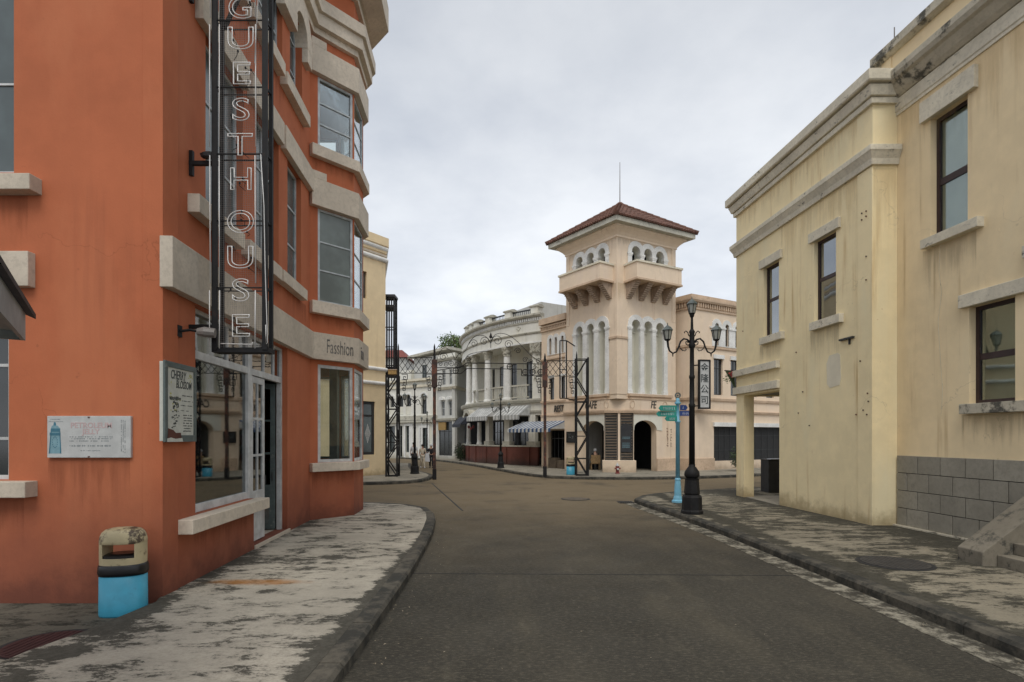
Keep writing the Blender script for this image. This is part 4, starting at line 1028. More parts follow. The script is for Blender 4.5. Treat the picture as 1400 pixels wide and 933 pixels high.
# small rusty studs and bracket left on the wall
studs = [(1180, 292), (1186, 289), (1186, 296), (1180, 301), (1186, 351), (1186, 383), (1089, 482), (1178, 494), (1188, 538), (1189, 549), (1092, 565), (1107, 582), (1098, 536), (1171, 567), (1182, 561), (1187, 567), (1016, 453)]
for (px, py) in studs:
    s = R1.S(px); z = R1.Z(px, py); m = MB(); m.fbox(R1, s-.009, s+.009, z-.014, z+.014, 0, 0.025 if px < 1174 else 0.045); m.build('stud', 'rusty_iron', CB)
s = R1.S(1160); z = R1.Z(1160, 463); m = MB(); m.fbox(R1, s-.25, s+.20, z-.02, z+.02, 0, 0.06); m.fbox(R1, s+.03, s+.07, z-.14, z-.02, 0, 0.03); m.build('bracket', 'dark_frame', CB)
for x0_, x1_, z_, h_, mm in ((1039, 1067, wz1[0]-.20, 1.1, 'stain_dark'), (1108, 1147, wz2[0]-.20, 1.4, 'stain_dark'), (1068, 1172, 7.75, 1.5, 'stain_ochre'), (1010, 1172, 9.04, .8, 'stain_ochre')):
    rain(CB, R1, R1.S(x0_), R1.S(x1_), z_, h_, mm)
rain(CB, RR, .02, .50, 7.7, 3.0, 'stain_ochre')
# pale patch of newer render, a thin raised skim
m = MB(); s0, s1 = R1.S(1131), R1.S(1150); za, zb_ = R1.Z(1140, 530), R1.Z(1140, 484)
m.fext(R1, [[(s0, za+.1), (s0+.1, za), (s1-.05, za+.04), (s1, za+.2), (s1-.03, zb_-.05), (s1-.12, zb_), (s0+.08, zb_-.02), (s0-.02, zb_-.2)]], 0.0, 0.006); m.build('render_patch', 'pale_patch', CB)

TB_ = thing('tan_building', 'near tan building with grey block base and blackened cornice at the right edge', 'building', (8.17, YC, 0))
YN = 4.2
R2 = Frame((xr2(YC+0.45), YC+0.45), (xr2(YN), YN))
wA = (R2.S(1272), R2.S(1323)); wAz = (R2.Z(1272, 278), R2.Z(1323, 116)-0.0)
wB = (R2.S(1325), R2.S(1388)); wBz = (R2.Z(1325, 550), R2.Z(1325, 396))
wBz = (2.60, 4.36); wAz = (5.90, 8.25)
wallpart(TB_, R2, 0, R2.L, 0, 10.3, [rect(*wA, *wAz), rect(*wB, *wBz)], 'tan_render', 0.3)
window(TB_, R2, wA[0], wA[1], *wAz, 0.13, 'maroon_frame', 'glass_faint', cols=(), rows=(0.46,), fw=0.07, bw=0.13)
window(TB_, R2, wB[0], wB[1], *wBz, 0.13, 'maroon_frame', 'glass_faint', cols=(), rows=(0.48,), fw=0.07, bw=0.11)
fpart(TB_, 'lintel', R2, R2.S(1257, .08), R2.S(1332, .08), 8.25, 8.66, -0.02, 0.09, 'mouldy_trim', 0.008)
fpart(TB_, 'sill', R2, R2.S(1259, .12), R2.S(1337, .12), 5.72, 5.90, -0.02, 0.14, 'mouldy_trim', 0.008)
fpart(TB_, 'lintel', R2, R2.S(1310, .08), R2.S(1402, .08), 4.36, 4.60, -0.02, 0.09, 'mouldy_trim', 0.008)
fpart(TB_, 'sill', R2, R2.S(1312, .12), R2.S(1408, .12), 2.42, 2.60, -0.02, 0.14, 'black_mould_trim', 0.008)
fpart(TB_, 'sill', R2, R2.S(1398, .1), R2.S(1430, .1), 4.90, 5.1, -0.02, 0.12, 'mouldy_trim', 0.008)
for x0_, x1_, z_, h_, mm in ((1262, 1335, 5.71, 1.2, 'stain_dark'), (1315, 1405, 2.41, .8, 'stain_dark'), (1232, 1420, 8.79, 1.6, 'stain_ochre')):
    rain(TB_, R2, R2.S(x0_), R2.S(x1_), z_, h_, mm)
# pale blinds added close behind the panes so the windows look light
for (w, z) in ((wA, wAz), (wB, wBz)):
    m = MB(); m.fbox(R2, w[0]-.5, w[1]+.5, z[0]-.5, z[1]+.3, -.235-(.25 if w is wB else 0), -.225-(.25 if w is wB else 0)); m.build('blind', 'curtain', TB_)
c4 = [(xr2(YC)+.0, YC+0.02), (xr2(YN), YN)]
def c2(name, prof, mat): return strip(c4, prof).build(name, mat, TB_, bevel=0.008)
c2('frieze', [(-.02, 8.80), (.03, 8.80), (.03, 8.86), (.05, 8.88), (.05, 9.14), (-.02, 9.14)], 'mouldy_trim')
c2('cornice', [(-.02, 9.14), (.07, 9.15), (.14, 9.22), (.24, 9.36), (.30, 9.40), (.34, 9.48), (.34, 9.60), (-.02, 9.64)], 'black_mould_trim')
strip([(xr2(YC+.45)+.8, YC+.45), (xr2(YC+.45), YC+.45), (xr2(YN), YN)], [(-.3, 10.18), (.05, 10.18), (.15, 10.22), (.15, 10.40), (-.3, 10.40)]).build('coping', 'black_mould_trim', TB_, bevel=0.008)
m = MB(); m.wbox(8.5, 14, YN, YC+.2, 9.9, 10.05); m.build('roof', 'interior_plaster', TB_)
m = MB(); m.wbox(xr2(YC+.45), 14, YC+.15, YC+.448, 9.2, 10.3); m.build('gable_wall', 'tan_render', TB_)
m = MB(); m.tube([(8.35, YC+.35, 10.4), (8.35, YC+.35, 10.95)], 0.012, 5); m.build('lightning_rod', 'wire_metal', TB_)
# hairline conduit / crack : thin cable stapled to the wall
m = MB(); m.tube([R2.pt(R2.S(px), R2.Z(px, py), 0.006) for px, py in ((1286, 335), (1284, 370), (1288, 400), (1283, 440), (1286, 490), (1289, 530), (1288, 560))], 0.004, 4); m.build('cable', 'mouldy_trim', TB_)
# leafy plant behind the lower window
b = R2.pt(R2.S(1371), wBz[0]-.10, -.36)
t = thing('window_plant', 'dark leafy bonsai standing inside the lower maroon window at the right edge', 'plant', tuple(b))
m = MB(); m.lathe(b, [(.06, 0), (.09, .12), (.09, .14)], 10); m.build('pot', 'dark_cabinet', t)
m = MB(); m.tube([b+Vector((0, 0, .12)), b+Vector((0, .05, .3)), b+Vector((0, -.02, .5))], .015, 5)
for k in range(5): leaves(m, b+Vector((0, random.uniform(-.13, .13), .25+.09*k)), (.05, .12, .05), 60, .05)
m.build('foliage', 'leaf_dark', t)
# block facing
BH = 0.365; BW = 0.54; bz = 0.16; rr = random.Random(12)
sB0 = R2.S(1228.5); base = 0
m = MB(); m.fbox(R2, sB0, R2.L, 0.0, bz+4*BH-0.01, 0.0, 0.018); m.build('mortar_bed', 'rubber', TB_)
for row in range(4):
    a = sB0+0.004 - (BW/2 if row % 2 == 0 else 0); zr = bz+row*BH
    while a < R2.L-0.1:
        a0 = max(a, sB0+0.004); a1 = min(a+BW, R2.L)-0.016
        if a1-a0 > 0.05:
            m = MB(); m.fbox(R2, a0, a1, zr+0.006, zr+BH-0.006, 0.004, 0.040+rr.uniform(-.003, .004)); m.build('stone_block', 'grey_block', TB_, bevel=0.005)
        a += BW
fpart(TB_, 'base_kerb', R2, sB0-0.12, R2.L, 0.0, 0.165, 0.02, 0.10, 'black_mould_trim', 0.01)

# stone stair with sloping cheek
ST = thing('stone_stair', 'mould-stained stone entrance steps with a sloping cheek wall at the right edge', 'stair', (6.85, 8.2, KH))
cy0, cy1 = 8.02, 8.48
def wx(Y): return xr2(Y)
m = MB(); slope_ = 0.76; xs = 6.82; xe = wx(8.2)-0.045; zt0 = 0.33
m.extrude([[(xs, 0.06), (xe, 0.06), (xe, zt0+(xe-xs)*slope_), (xs, zt0)]], lambda x, z, d: Vector((x, d, z)), cy0, cy1)
m.build('cheek_wall', 'stair_concrete', ST, bevel=0.012)
for k in range(6):
    m = MB(); x0 = 7.02+k*0.235; m.wbox(x0, xe-0.002*k, 5.6+0.001*k, cy0-0.004, KH-.05 if k == 0 else KH+0.17*k, KH+0.17*(k+1)); m.build('step', 'stair_concrete', ST, bevel=0.012)
m = MB(); m.extrude([[(xs, 0.06), (xe, 0.06), (xe, zt0+(xe-xs)*slope_), (xs, zt0)]], lambda x, z, d: Vector((x, d, z)), 5.1, 5.56); m.build('cheek_wall', 'stair_concrete', ST, bevel=0.012)

# dark cabinet behind the porch
t = thing('metal_cabinet', 'dark grey cabinet with white papers on top seen through the cream porch', 'cabinet', (8.95, 18.9, KH))
m = MB(); m.wbox(8.62, 9.35, 18.6, 19.2, KH, 1.22); m.build('body', 'dark_cabinet', t, bevel=0.015)
m = MB(); m.wbox(8.60, 9.37, 18.58, 19.22, 1.22, 1.25); m.build('top', 'dark_frame', t)
m = MB(); m.wbox(8.72, 9.2, 18.65, 18.95, 1.25, 1.275); m.build('papers', 'cloth_white', t)

# hanging flower / cloth ornament at the corner of the cream building
c_ = Vector((xr1(YF)-.02, YF+.1, EYE+(HZ-518)/F*YF))
t = thing('hanging_ornament', 'dark green cloth pennant with a red flower hung off the corner of the cream building', 'ornament', tuple(c_))
m = MB(); m.hexa([c_+Vector(v) for v in ((-.32, 0, .26), (.0, 0, .24), (.0, .03, .24), (-.32, .03, .26), (-.31, 0, .29), (0, 0, .27), (0, .03, .27), (-.31, .03, .29))]); m.build('rod', 'black_iron', t)
m = MB(); m.extrude([[(-.30, .26), (.0, .25), (.02, -.32), (-.10, -.10)]], lambda a, z, d: c_+Vector((a, d, z)), 0.0, 0.012); m.build('cloth', 'leaf_dark', t)
m = MB(); leaves(m, c_+Vector((-.12, -.05, .14)), (.08, .05, .08), 40, .07); m.build('flower', 'red_paint', t)
m = MB(); leaves(m, c_+Vector((-.25, -.02, .0)), (.08, .06, .18), 50, .07); m.build('leaves', 'leaf_green', t)

# ================================================================== CAFE TOWER
C0 = Vector((5.55, 29.3)); uL = Vector((-0.578, 0.816)); uR = Vector((0.871, 0.492)); LL, LR = 4.08, 4.29
pL = C0+uL*LL; pR = C0+uR*LR; pBk = pL+uR*LR
CT_ = thing('cafe_tower', 'peach corner tower with arched niches, balconies and a red tiled hip roof above the cafe', 'building', (C0.x, C0.y, 0))
FL = Frame(pL, C0); FR = Frame(C0, pR); FBk1 = Frame(pR, pBk); FBk2 = Frame(pBk, pL)
zA = 4.05; zTop = 13.0
# arches
gapL = [FL.S(773), FL.S(843)]
def cen(fr, xs): return [((fr.S(a)+fr.S(b))/2, (fr.S(b)-fr.S(a))/2) for a, b in xs]
upL = cen(FL, ((788.5, 797), (802.6, 813), (818.3, 828))); upR = cen(FR, ((863.2, 875), (880, 891.2), (896.5, 907)))
def avg(l): return sum(r for _, r in l)/len(l)
specs = []
for fr, cc in ((FL, upL), (FR, upR)):
    r = avg(cc)
    holesU = [arch(c-r-.02, c+r+.02, 10.4, 12.02, 10) for c, _ in cc]
    holesD = [arch(c-r-.02, c+r+.02, 4.32, 8.05, 10) for c, _ in cc]
    wallpart(CT_, fr, 0, fr.L, zA, zTop, holesU+holesD, 'peach_render', 0.45)
    for (zs, z0, nm) in ((12.02, 10.42, 'upper'), (8.05, 4.34, 'lower')):
        ro = r+0.27
        a0 = cc[0][0]-ro; a1 = cc[-1][0]+ro; n = 60; top = []
        for i in range(n+1):
            a = a1+(a0-a1)*i/n; z = zs
            for c, _ in cc:
                if abs(a-c) < ro: z = max(z, zs+math.sqrt(max(ro*ro-(a-c)**2, 0)))
            top.append((a, z))
        outer = [(a0, z0), (a1, z0)]+top
        holes = [arch(c-r, c+r, z0+0.03, zs, 10) for c, _ in cc]
        m = MB(); m.fext(fr, [outer]+holes, -0.10, 0.05); m.build('arch_surround', 'white_trim', CT_)
        # imposts
        edges = [cc[0][0]-ro]+[(cc[i][0]+cc[i+1][0])/2 for i in range(len(cc)-1)]+[cc[-1][0]+ro]
        for i, e in enumerate(edges):
            if i == 0: e0, e1 = e-.04, cc[0][0]-r+.05
            elif i == len(edges)-1: e0, e1 = cc[-1][0]+r-.05, e+.04
            else: e0, e1 = cc[i-1][0]+r-.05, cc[i][0]-r+.05
            fpart(CT_, 'impost', fr, e0, e1, zs-.20, zs-.09, -0.16, 0.085, 'white_trim', 0.006)
            fpart(CT_, 'impost', fr, e0+.03, e1-.03, zs-.26, zs-.20, -0.14, 0.07, 'white_trim')
            if nm == 'lower': fpart(CT_, 'column_base', fr, e0+.02, e1-.02, z0, z0+.22, -0.14, 0.075, 'white_trim', 0.01)
        for c, _ in cc:
            m = MB(); m.fext(fr, [arch(c-r-.018, c+r+.018, z0+.0, zs, 10), arch(c-r, c+r, z0+.02, zs, 10)], -.45, -.101); m.build('niche_lining', 'niche_render', CT_)
            if nm == 'lower':
                fpart(CT_, 'niche_back', fr, c-r-.12, c+r+.12, z0-.02, zs+r+.1, -0.60, -0.452, 'niche_render')
                fpart(CT_, 'inner_impost', fr, c-r-.015, c+r+.015, zs-.33, zs-.25, -0.452, -0.40, 'niche_render', 0.0)
            else:
                fpart(CT_, 'niche_back', fr, c-r-.12, c+r+.12, z0-.02, zs-.42, -0.60, -0.452, 'niche_render')
                fpart(CT_, 'inner_impost', fr, c-r-.015, c+r+.015, zs-.42, zs-.34, -0.50, -0.38, 'niche_render')
    if True:
        m = MB(); b0 = cc[0][0]-r-.25; b1 = cc[-1][0]+r+.25
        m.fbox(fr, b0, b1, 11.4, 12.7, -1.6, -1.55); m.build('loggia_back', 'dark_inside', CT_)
wallpart(CT_, FBk1, 0, FBk1.L, 8.5, zTop, [], 'peach_render', 0.3); wallpart(CT_, FBk2, 0, FBk2.L, 8.5, zTop, [], 'peach_render', 0.3)
m = MB(); m.ground([tuple(C0+(uL+uR)*.4), tuple(pR+(uL-uR)*.4), tuple(pBk-(uL+uR)*.4), tuple(pL+(uR-uL)*.4)], 12.8, 12.95); m.build('ceiling', 'peach_render', CT_)
m = MB(); m.ground([tuple(C0+(uL+uR)*.4), tuple(pR+(uL-uR)*.4), tuple(pBk-(uL+uR)*.4), tuple(pL+(uR-uL)*.4)], 10.2, 10.35); m.build('floor_slab', 'peach_render', CT_)
# balconies
for fr, a0, a1 in ((FL, FL.L-3.53, FL.L-0.25), (FR, FR.S(853.6), FR.S(932, .99))):
    zb0, zb1 = 10.22, 11.12; dd = 0.99
    bal = MB(); bal.fbox(fr, a0, a1, zb0+.1, zb1, dd-.13, dd); bal.fbox(fr, a0, a0+.13, zb0+.1, zb1, 0.0, dd-.13); bal.fbox(fr, a1-.13, a1, zb0+.1, zb1, 0.0, dd-.13)
    B_ = bal.build('balcony', 'peach_render', CT_)
    cp = strip([fr.pt(a0, 0, 0).xy, fr.pt(a0, 0, dd).xy, fr.pt(a1, 0, dd).xy, fr.pt(a1, 0, 0).xy], [(-.17, zb1), (.06, zb1), (.06, zb1+.10), (-.17, zb1+.10)])
    cp.build('coping', 'mouldy_trim', B_)
    m = MB(); m.fbox(fr, a0-.04, a1+.04, zb0-.0, zb0+.10, 0.0, dd+.04); m.build('balcony_floor', 'peach_trim', B_)
    n = 4
    for i in range(n):
        c = a0+.28+(a1-a0-.56)*i/(n-1); pts = [(0.0, zb0)]+[(0.0, 9.45)]
        st = 9; prof = [(0.0, zb0), (0.0, 9.42)]
        for k in range(st):
            d = 0.10+0.76*k/st; z = 9.42+(zb0-9.42)*k/st
            prof += [(d, z), (d, z+(zb0-9.42)/st)]
        prof.append((0.10+0.76*(st-1)/st, zb0))
        pp = []
        for q in prof:
            if not pp or (abs(q[0]-pp[-1][0])+abs(q[1]-pp[-1][1])) > 1e-6: pp.append(q)
        m = MB(); m.extrude([list(reversed(pp))], lambda d, z, t_, fr=fr: fr.pt(t_, z, d), c-.17, c+.17); m.build('corbel', 'dark_corbel', CT_)
for fr in (FL, FR):
    rain(CT_, fr, .05, fr.L-.05, 10.2, 1.6, 'stain_ochre'); rain(CT_, fr, .05, fr.L-.05, 12.6, .6, 'stain_dark')
# crown moulding, roof
oo = 0.72
def sq(o): return [tuple(pL-uR*o+uL*o), tuple(C0-uR*o-uL*o), tuple(pR+uR*o-uL*o), tuple(pBk+uR*o+uL*o)]
def loopstrip(prof, name, mat):
    pts = [pL, C0, pR, pBk]
    m = MB(); K = len(prof); cnr = [(-uR+uL), (-uR-uL), (uR-uL), (uR+uL)]
    vs = [(p.x+c.x*d, p.y+c.y*d, z) for p, c in zip(pts, cnr) for (d, z) in prof]
    fs = [(i*K+j, ((i+1) % 4)*K+j, ((i+1) % 4)*K+(j+1) % K, i*K+(j+1) % K) for i in range(4) for j in range(K)]
    m.add(vs, fs); return m.build(name, mat, CT_)
loopstrip([(-.05, 12.62), (.05, 12.62), (.05, 12.72), (.16, 12.86), (.34, 13.02), (.40, 13.06), (.40, 13.16), (-.05, 13.16)], 'crown_moulding', 'peach_render')
loopstrip([(-.3, 13.16), (oo, 13.16), (oo, 13.42), (-.3, 13.42)], 'eaves_board', 'stone_trim')
cenT = (C0+pBk)/2; zE = 13.44; zP = 15.40; oe = oo+0.08
cr_ = [Vector(p) for p in sq(oe)]
m = MB(); m.add([(*p, zE) for p in cr_]+[(cenT.x, cenT.y, zP-.05)], [(0, 1, 4), (1, 2, 4), (2, 3, 4), (3, 0, 4), (3, 2, 1, 0)]); m.build('roof_deck', 'roof_tile', CT_)
m = MB(); 
for i in range(4):
    a, b = cr_[i], cr_[(i+1) % 4]; e = (b-a); Lx = e.length; e.normalize(); nrows = int(Lx/0.2)
    inw = Vector((-e.y, e.x)); 
    if inw.dot(cenT-a) < 0: inw = -inw
    half = (cenT-a).dot(inw); ca = (cenT-a).dot(e)
    for k in range(nrows+1):
        s_ = Lx*(k+.5)/(nrows+1); 
        f = s_/ca if s_ < ca else (Lx-s_)/(Lx-ca)
        dm = half*f; nseg = max(1, int(dm/0.32)); r = 0.062
        for q in range(nseg+1):
            d0 = dm*q/(nseg+1)-0.03; d1 = dm*(q+1)/(nseg+1)+.02
            def pz(d): return zE+(zP-zE)*max(d, -.05)/half+.02
            p0 = a+e*s_+inw*d0; p1 = a+e*s_+inw*d1
            m.tube([(p0.x, p0.y, pz(d0)+.012), (p1.x, p1.y, pz(d1))], [r*1.12, r*.88], 5, caps=True)
o = m.build('roof_tiles', 'roof_tile', CT_); o['kind'] = 'stuff'
for i in range(4):
    a = cr_[i]; n = 12
    for q in range(n):
        f0 = q/n-.01; f1_ = (q+1)/n
        p0 = a+(cenT-a)*f0; p1 = a+(cenT-a)*f1_
        m = MB(); m.tube([(p0.x, p0.y, zE+.06+(zP-zE)*f0), (p1.x, p1.y, zE+.06+(zP-zE)*f1_)], [.13, .10], 8)
        if i in (0, 1, 2): m.build('hip_tile', 'roof_tile', CT_)
m = MB(); m.lathe((cenT.x, cenT.y, zP-.12), [(.30, 0), (.26, .16), (.12, .28), (.03, .32)], 10); m.build('ridge_cap', 'roof_tile', CT_)
m = MB(); m.tube([(cenT.x, cenT.y, zP+.1), (cenT.x, cenT.y, zP+2.5)], [.03, .015], 6); m.build('lightning_rod', 'wire_metal', CT_)
# ledges under the niches
for fr, a0, a1 in ((FL, FL.S(779), FL.S(833.5)), (FR, FR.S(858), FR.S(917))):
    fpart(CT_, 'ledge', fr, a0, a1, 4.20, 4.34, -.02, .20, 'peach_trim', 0.008); fpart(CT_, 'ledge', fr, a0+.06, a1-.06, 4.05, 4.20, -.02, .12, 'peach_trim', 0.008)
# corner strip with ledge
for fr, a0, a1 in ((FL, FL.S(834), FL.L+.028), (FR, -.03, FR.S(856.5))):
    fpart(CT_, 'corner_strip', fr, a0, a1, 4.3, 7.25, 0, .03, 'peach_render'); fpart(CT_, 'corner_ledge', fr, a0-.04 if fr is FL else a0-.03, a1+.04 if fr is FR else a1+.03, 7.25, 7.36, 0, .08, 'peach_trim')
# ground storey with chamfered corner
off = 0.10
chL = C0+uL*0.80; chR = C0+uR*1.04
gA = pL-uR*off+uL*0.02; gB = chL-uR*off; gC = chR-uL*off; gD = pR-uL*off
GF1 = Frame(gA, gB); GFc = Frame(gB, gC); GF2 = Frame(gC, gD)
zs_ = 2.42
def segarch(fr, x0, x1, zs, top):
    a0, a1 = fr.S(x0), fr.S(x1); return arch(a0, a1, 0.02, zs, 14, rise=top-zs)
hl = segarch(GF1, 796.5, 827.5, 2.35, 2.90); hr = segarch(GF2, 865.5, 897.5, 2.40, 2.92)
hl = [(min(a, GF1.L-.04), z) for a, z in hl]; hr = [(max(a, .04), z) for a, z in hr]
wallpart(CT_, GF1, 0, GF1.L, 0, 3.42, [hl], 'peach_render', 0.4); wallpart(CT_, GF2, 0, GF2.L, 0, 3.42, [hr], 'peach_render', 0.4)
# paler recessed spandrels shown as thin proud panels around the arches
for fr, x0, x1, hh in ((GF1, 790, 828, hl), (GF2, 864.5, 905, hr)):
    a0, a1 = max(fr.S(x0), 0.01), min(fr.S(x1), fr.L-.01)
    top = [(a, z) for a, z in hh[2:]]
    m = MB(); m.fext(fr, [[(a1, 2.35), (a1, 3.22), (a0, 3.22), (a0, 2.35)]+[(a, z) for a, z in reversed(top)]], 0.0, 0.03); m.build('spandrel', 'niche_render', CT_)
band = [pL-uR*.0+uL*0.0, chL, chR, pR]
strip([tuple(pL), tuple(chL), tuple(chR), tuple(pR)], [(-.3, 3.42), (.16, 3.42), (.16, 4.05), (-.3, 4.05)]).build('fascia_band', 'peach_render', CT_)
strip([tuple(pL), tuple(chL), tuple(chR), tuple(pR)], [(-.3, 3.30), (.21, 3.30), (.24, 3.40), (.24, 3.47), (.1, 3.47)]).build('fascia_ledge', 'peach_trim', CT_)
strip([tuple(pL), tuple(chL), tuple(chR), tuple(pR)], [(-.3, 4.04), (.20, 4.04), (.20, 4.10), (-.3, 4.10)]).build('fascia_ledge', 'peach_trim', CT_)
m = MB(); m.ground([tuple(gA), tuple(gB), tuple(gC), tuple(gD), tuple(pBk)], 3.40, 3.55); m.build('ceiling', 'interior_plaster', CT_)
# interior side and back walls of the porch
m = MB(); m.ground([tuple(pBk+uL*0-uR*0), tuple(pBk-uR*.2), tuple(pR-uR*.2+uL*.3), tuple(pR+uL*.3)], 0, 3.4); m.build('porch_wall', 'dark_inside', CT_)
q = C0+(uL*3.2+uR*0.0); q2 = C0+(uL*3.2+uR*4.8)
m = MB(); m.ground([tuple(q+uR*.35), tuple(q2), tuple(q2+uL*.2), tuple(q+uL*.2+uR*.35)], 0, 3.4); m.build('porch_wall', 'interior_plaster', CT_)
q = C0+uR*1.9+uL*1.2; q2 = C0+uR*1.9+uL*3.2
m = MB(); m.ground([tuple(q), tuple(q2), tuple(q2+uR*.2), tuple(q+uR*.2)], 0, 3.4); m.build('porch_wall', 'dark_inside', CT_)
# louvred corner
m = MB(); m.fbox(GFc, 0.02, GFc.L-.02, .1, 3.30, -.16, -.10); m.build('louvre_back', 'peach_render', CT_)
m = MB(); m.fbox(GFc, GFc.L*.46, GFc.L*.54, .75, 3.30, -.1, .10); m.build('louvre_post', 'peach_render', CT_)
for a0, a1 in ((0.0, GFc.L*.46), (GFc.L*.54, GFc.L)):
    m = MB(); m.fext(GFc, [rect(a0+.005, a1-.005, .76, 3.30), rect(a0+.04, a1-.04, .80, 3.26)], -.05, .03); m.build('louvre_frame', 'dark_frame', CT_)
    for k in range(16):
        z = .86+k*.15
        m = MB(); P_ = GFc.pt; m.hexa([P_(a0+.06, z, .01), P_(a1-.06, z, .01), P_(a1-.06, z+.01, -.05), P_(a0+.06, z+.01, -.05), P_(a0+.06, z+.06, .01), P_(a1-.06, z+.06, .01), P_(a1-.06, z+.07, -.05), P_(a0+.06, z+.07, -.05)])
        m.build('louvre_slat', 'dark_frame', CT_)
fpart(CT_, 'plinth', GFc, -.12, GFc.L+.12, 0, .76, -.3, .32, 'peach_render', 0.02)
for fr, x0, x1 in ((GF1, 774, 790), (GF2, 897.7, 924.5)):
    fpart(CT_, 'plinth', fr, max(fr.S(x0), 0), min(fr.S(x1), fr.L), 0, .82, 0, .07, 'peach_trim', 0.01)
# lettering on the fascia
TM = dict(shear=.22, bold=.003, sxy=(.80, 1.15))
FLb = Frame(pL-uR*.165, chL-uR*.165); FRb = Frame(chR-uL*.165, pR-uL*.165)
text_mesh('lettering', "CAFE", FLb.mat(FLb.S(807.5), 3.76, 0), .50, 'letter_dark', CT_, .02, **TM)
text_mesh('lettering', "FE", FRb.mat(FRb.S(893), 3.76, 0), .50, 'letter_dark', CT_, .02, **TM)
for fr, px in ((FLb, 829), (FRb, 864.5), (FRb, 909)):
    a = fr.S(px); m = MB(); m.fext(fr, [[(a+.17*math.cos(2*PI*i/16), 3.76+.22*math.sin(2*PI*i/16)) for i in range(16)], [(a+.145*math.cos(2*PI*i/16), 3.76+.195*math.sin(2*PI*i/16)) for i in range(16)]], -.002, .016); m.build('medallion', 'peach_trim', CT_)
# vertical worn characters on the right pier
m = MB(); rr = random.Random(3)
for col in (0, 1):
    for k in range(7):
        a = GF2.S(912.5+5*col); z = 2.45-k*.155
        for _ in range(4):
            da, dz = rr.uniform(-.05, .05), rr.uniform(-.055, .055)
            if rr.random() < .5: m.fbox(GF2, a+da-.035, a+da+.035, z+dz-.007, z+dz+.007, 0, .006)
            else: m.fbox(GF2, a+da-.007, a+da+.007, z+dz-.045, z+dz+.045, 0, .0065)
o = m.build('worn_characters', 'torn_brown', CT_); o['kind'] = 'stuff'

# blackboard, menu sign
t = thing('menu_board', 'tall black menu board with a scalloped top hung on the louvred cafe corner', 'sign', tuple(GFc.pt(GFc.L*.56, 1.15, .05)))
a0, a1 = GFc.S(847.5), GFc.S(863.5); a1 = min(a1, GFc.L+.05)
m = MB(); c = (a0+a1)/2; m.fext(GFc, [[(a0, 1.20), (a1, 1.20), (a1, 2.60), (c+.12, 2.66), (c, 2.78), (c-.12, 2.66), (a0, 2.60)]], .04, .07); m.build('board', 'dark_cabinet', t)
m = MB(); rr = random.Random(9)
for z in (2.0, 1.92, 1.68, 1.58, 1.52, 1.45): 
    a = a0+.12
    while a < a1-.1:
        w = rr.uniform(.02, .05); m.fbox(GFc, a, a+w*.7, z-.012, z+.016, .07, .073); a += w
o = m.build('chalk_writing', 'ink_pale_blue', t); o['kind'] = 'stuff'
t = thing('cafe_sign', 'small square black picture sign on the left pier of the cafe', 'sign', tuple(GF1.pt(.1, 1.7, 0)))
a0, a1 = GF1.S(775.5), GF1.S(787.5); m = MB(); m.fbox(GF1, a0, a1, 1.68, 2.32, .0, .05); m.build('board', 'dark_frame', t)
m = MB(); m.fext(GF1, [rect(a0, a1, 1.68, 2.32), rect(a0+.04, a1-.04, 1.72, 2.28)], .05, .075); m.build('frame', 'black_iron', t)
m = MB()
for _ in range(14):
    a, z = rr.uniform(a0+.08, a1-.12), rr.uniform(1.85, 2.2); m.fbox(GF1, a, a+rr.uniform(.02, .08), z, z+rr.uniform(.01, .04), .05, .053)
o = m.build('picture', 'ink_grey', t); o['kind'] = 'stuff'

# ---------------------------------------------------------- restaurant wing (left of the tower)
RW = thing('restaurant_wing', 'low peach wing lettered REST between the tower and the round white building', 'building', tuple(pL)+(0,))
wEnd = pL+uL*2.5
FW = Frame(wEnd-uR*-.12, pL-uR*-.12)   # set 12 cm behind the tower face
xsW = [(FW.S(751.2), FW.S(754.8)), (FW.S(758.4), FW.S(762.8)), (FW.S(767.4), FW.S(771.6))]
hW = [arch(a, b, 5.50, 7.0, 8) for a, b in [(c-.115, c+.115) for c in [(p+q_)/2 for p, q_ in xsW]]]
wr = [(FW.S(751), FW.S(757.5)), (FW.S(766), min(FW.S(772.5), FW.L-.02))]
hW2 = [rect(a, b, 4.15, 5.35) for a, b in wr]
so = (FW.S(749.5), FW.L-.05)
hW[0:0] = []
wz = (2+(598-487)/F*34.0, 2+(598-466)/F*34.0)
cW = [(p+q_)/2 for p, q_ in xsW]
hW = [arch(c-.115, c+.115, 7.05, 7.95, 8) for c in cW]
hW2 = [rect(a, b, 4.30, 5.62) for a, b in wr]
wallpart(RW, FW, 0, FW.L, 0, 9.0, hW+hW2+[rect(so[0], so[1], .02, 2.42)], 'peach_render', .3)
r = .115; ro = .30; a0 = cW[0]-ro; a1 = min(cW[-1]+ro, FW.L-.01); top = []
for i in range(41):
    a = a1+(a0-a1)*i/40; z = 7.95
    for c in cW:
        if abs(a-c) < ro: z = max(z, 7.95+math.sqrt(ro*ro-(a-c)**2)*1.1)
    top.append((a, z))
m = MB(); m.fext(FW, [[(a0, 7.03), (a1, 7.03)]+top]+[arch(c-r, c+r, 7.06, 7.95, 8) for c in cW], -.05, .05); m.build('arch_surround', 'white_trim', RW)
for c in cW: window(RW, FW, c-r, c+r, 7.06, 7.9, .12, 'dark_frame', 'far_glass', cols=(), rows=(.5,), fw=.025, zs=7.95)
for a, b in wr: window(RW, FW, a, b, 4.30, 5.62, .10, 'dark_frame', 'far_glass', cols=(), rows=(.75,), fw=.04); fpart(RW, 'lintel', FW, a-.05, b+.05, 5.62, 5.78, -.02, .05, 'white_trim')
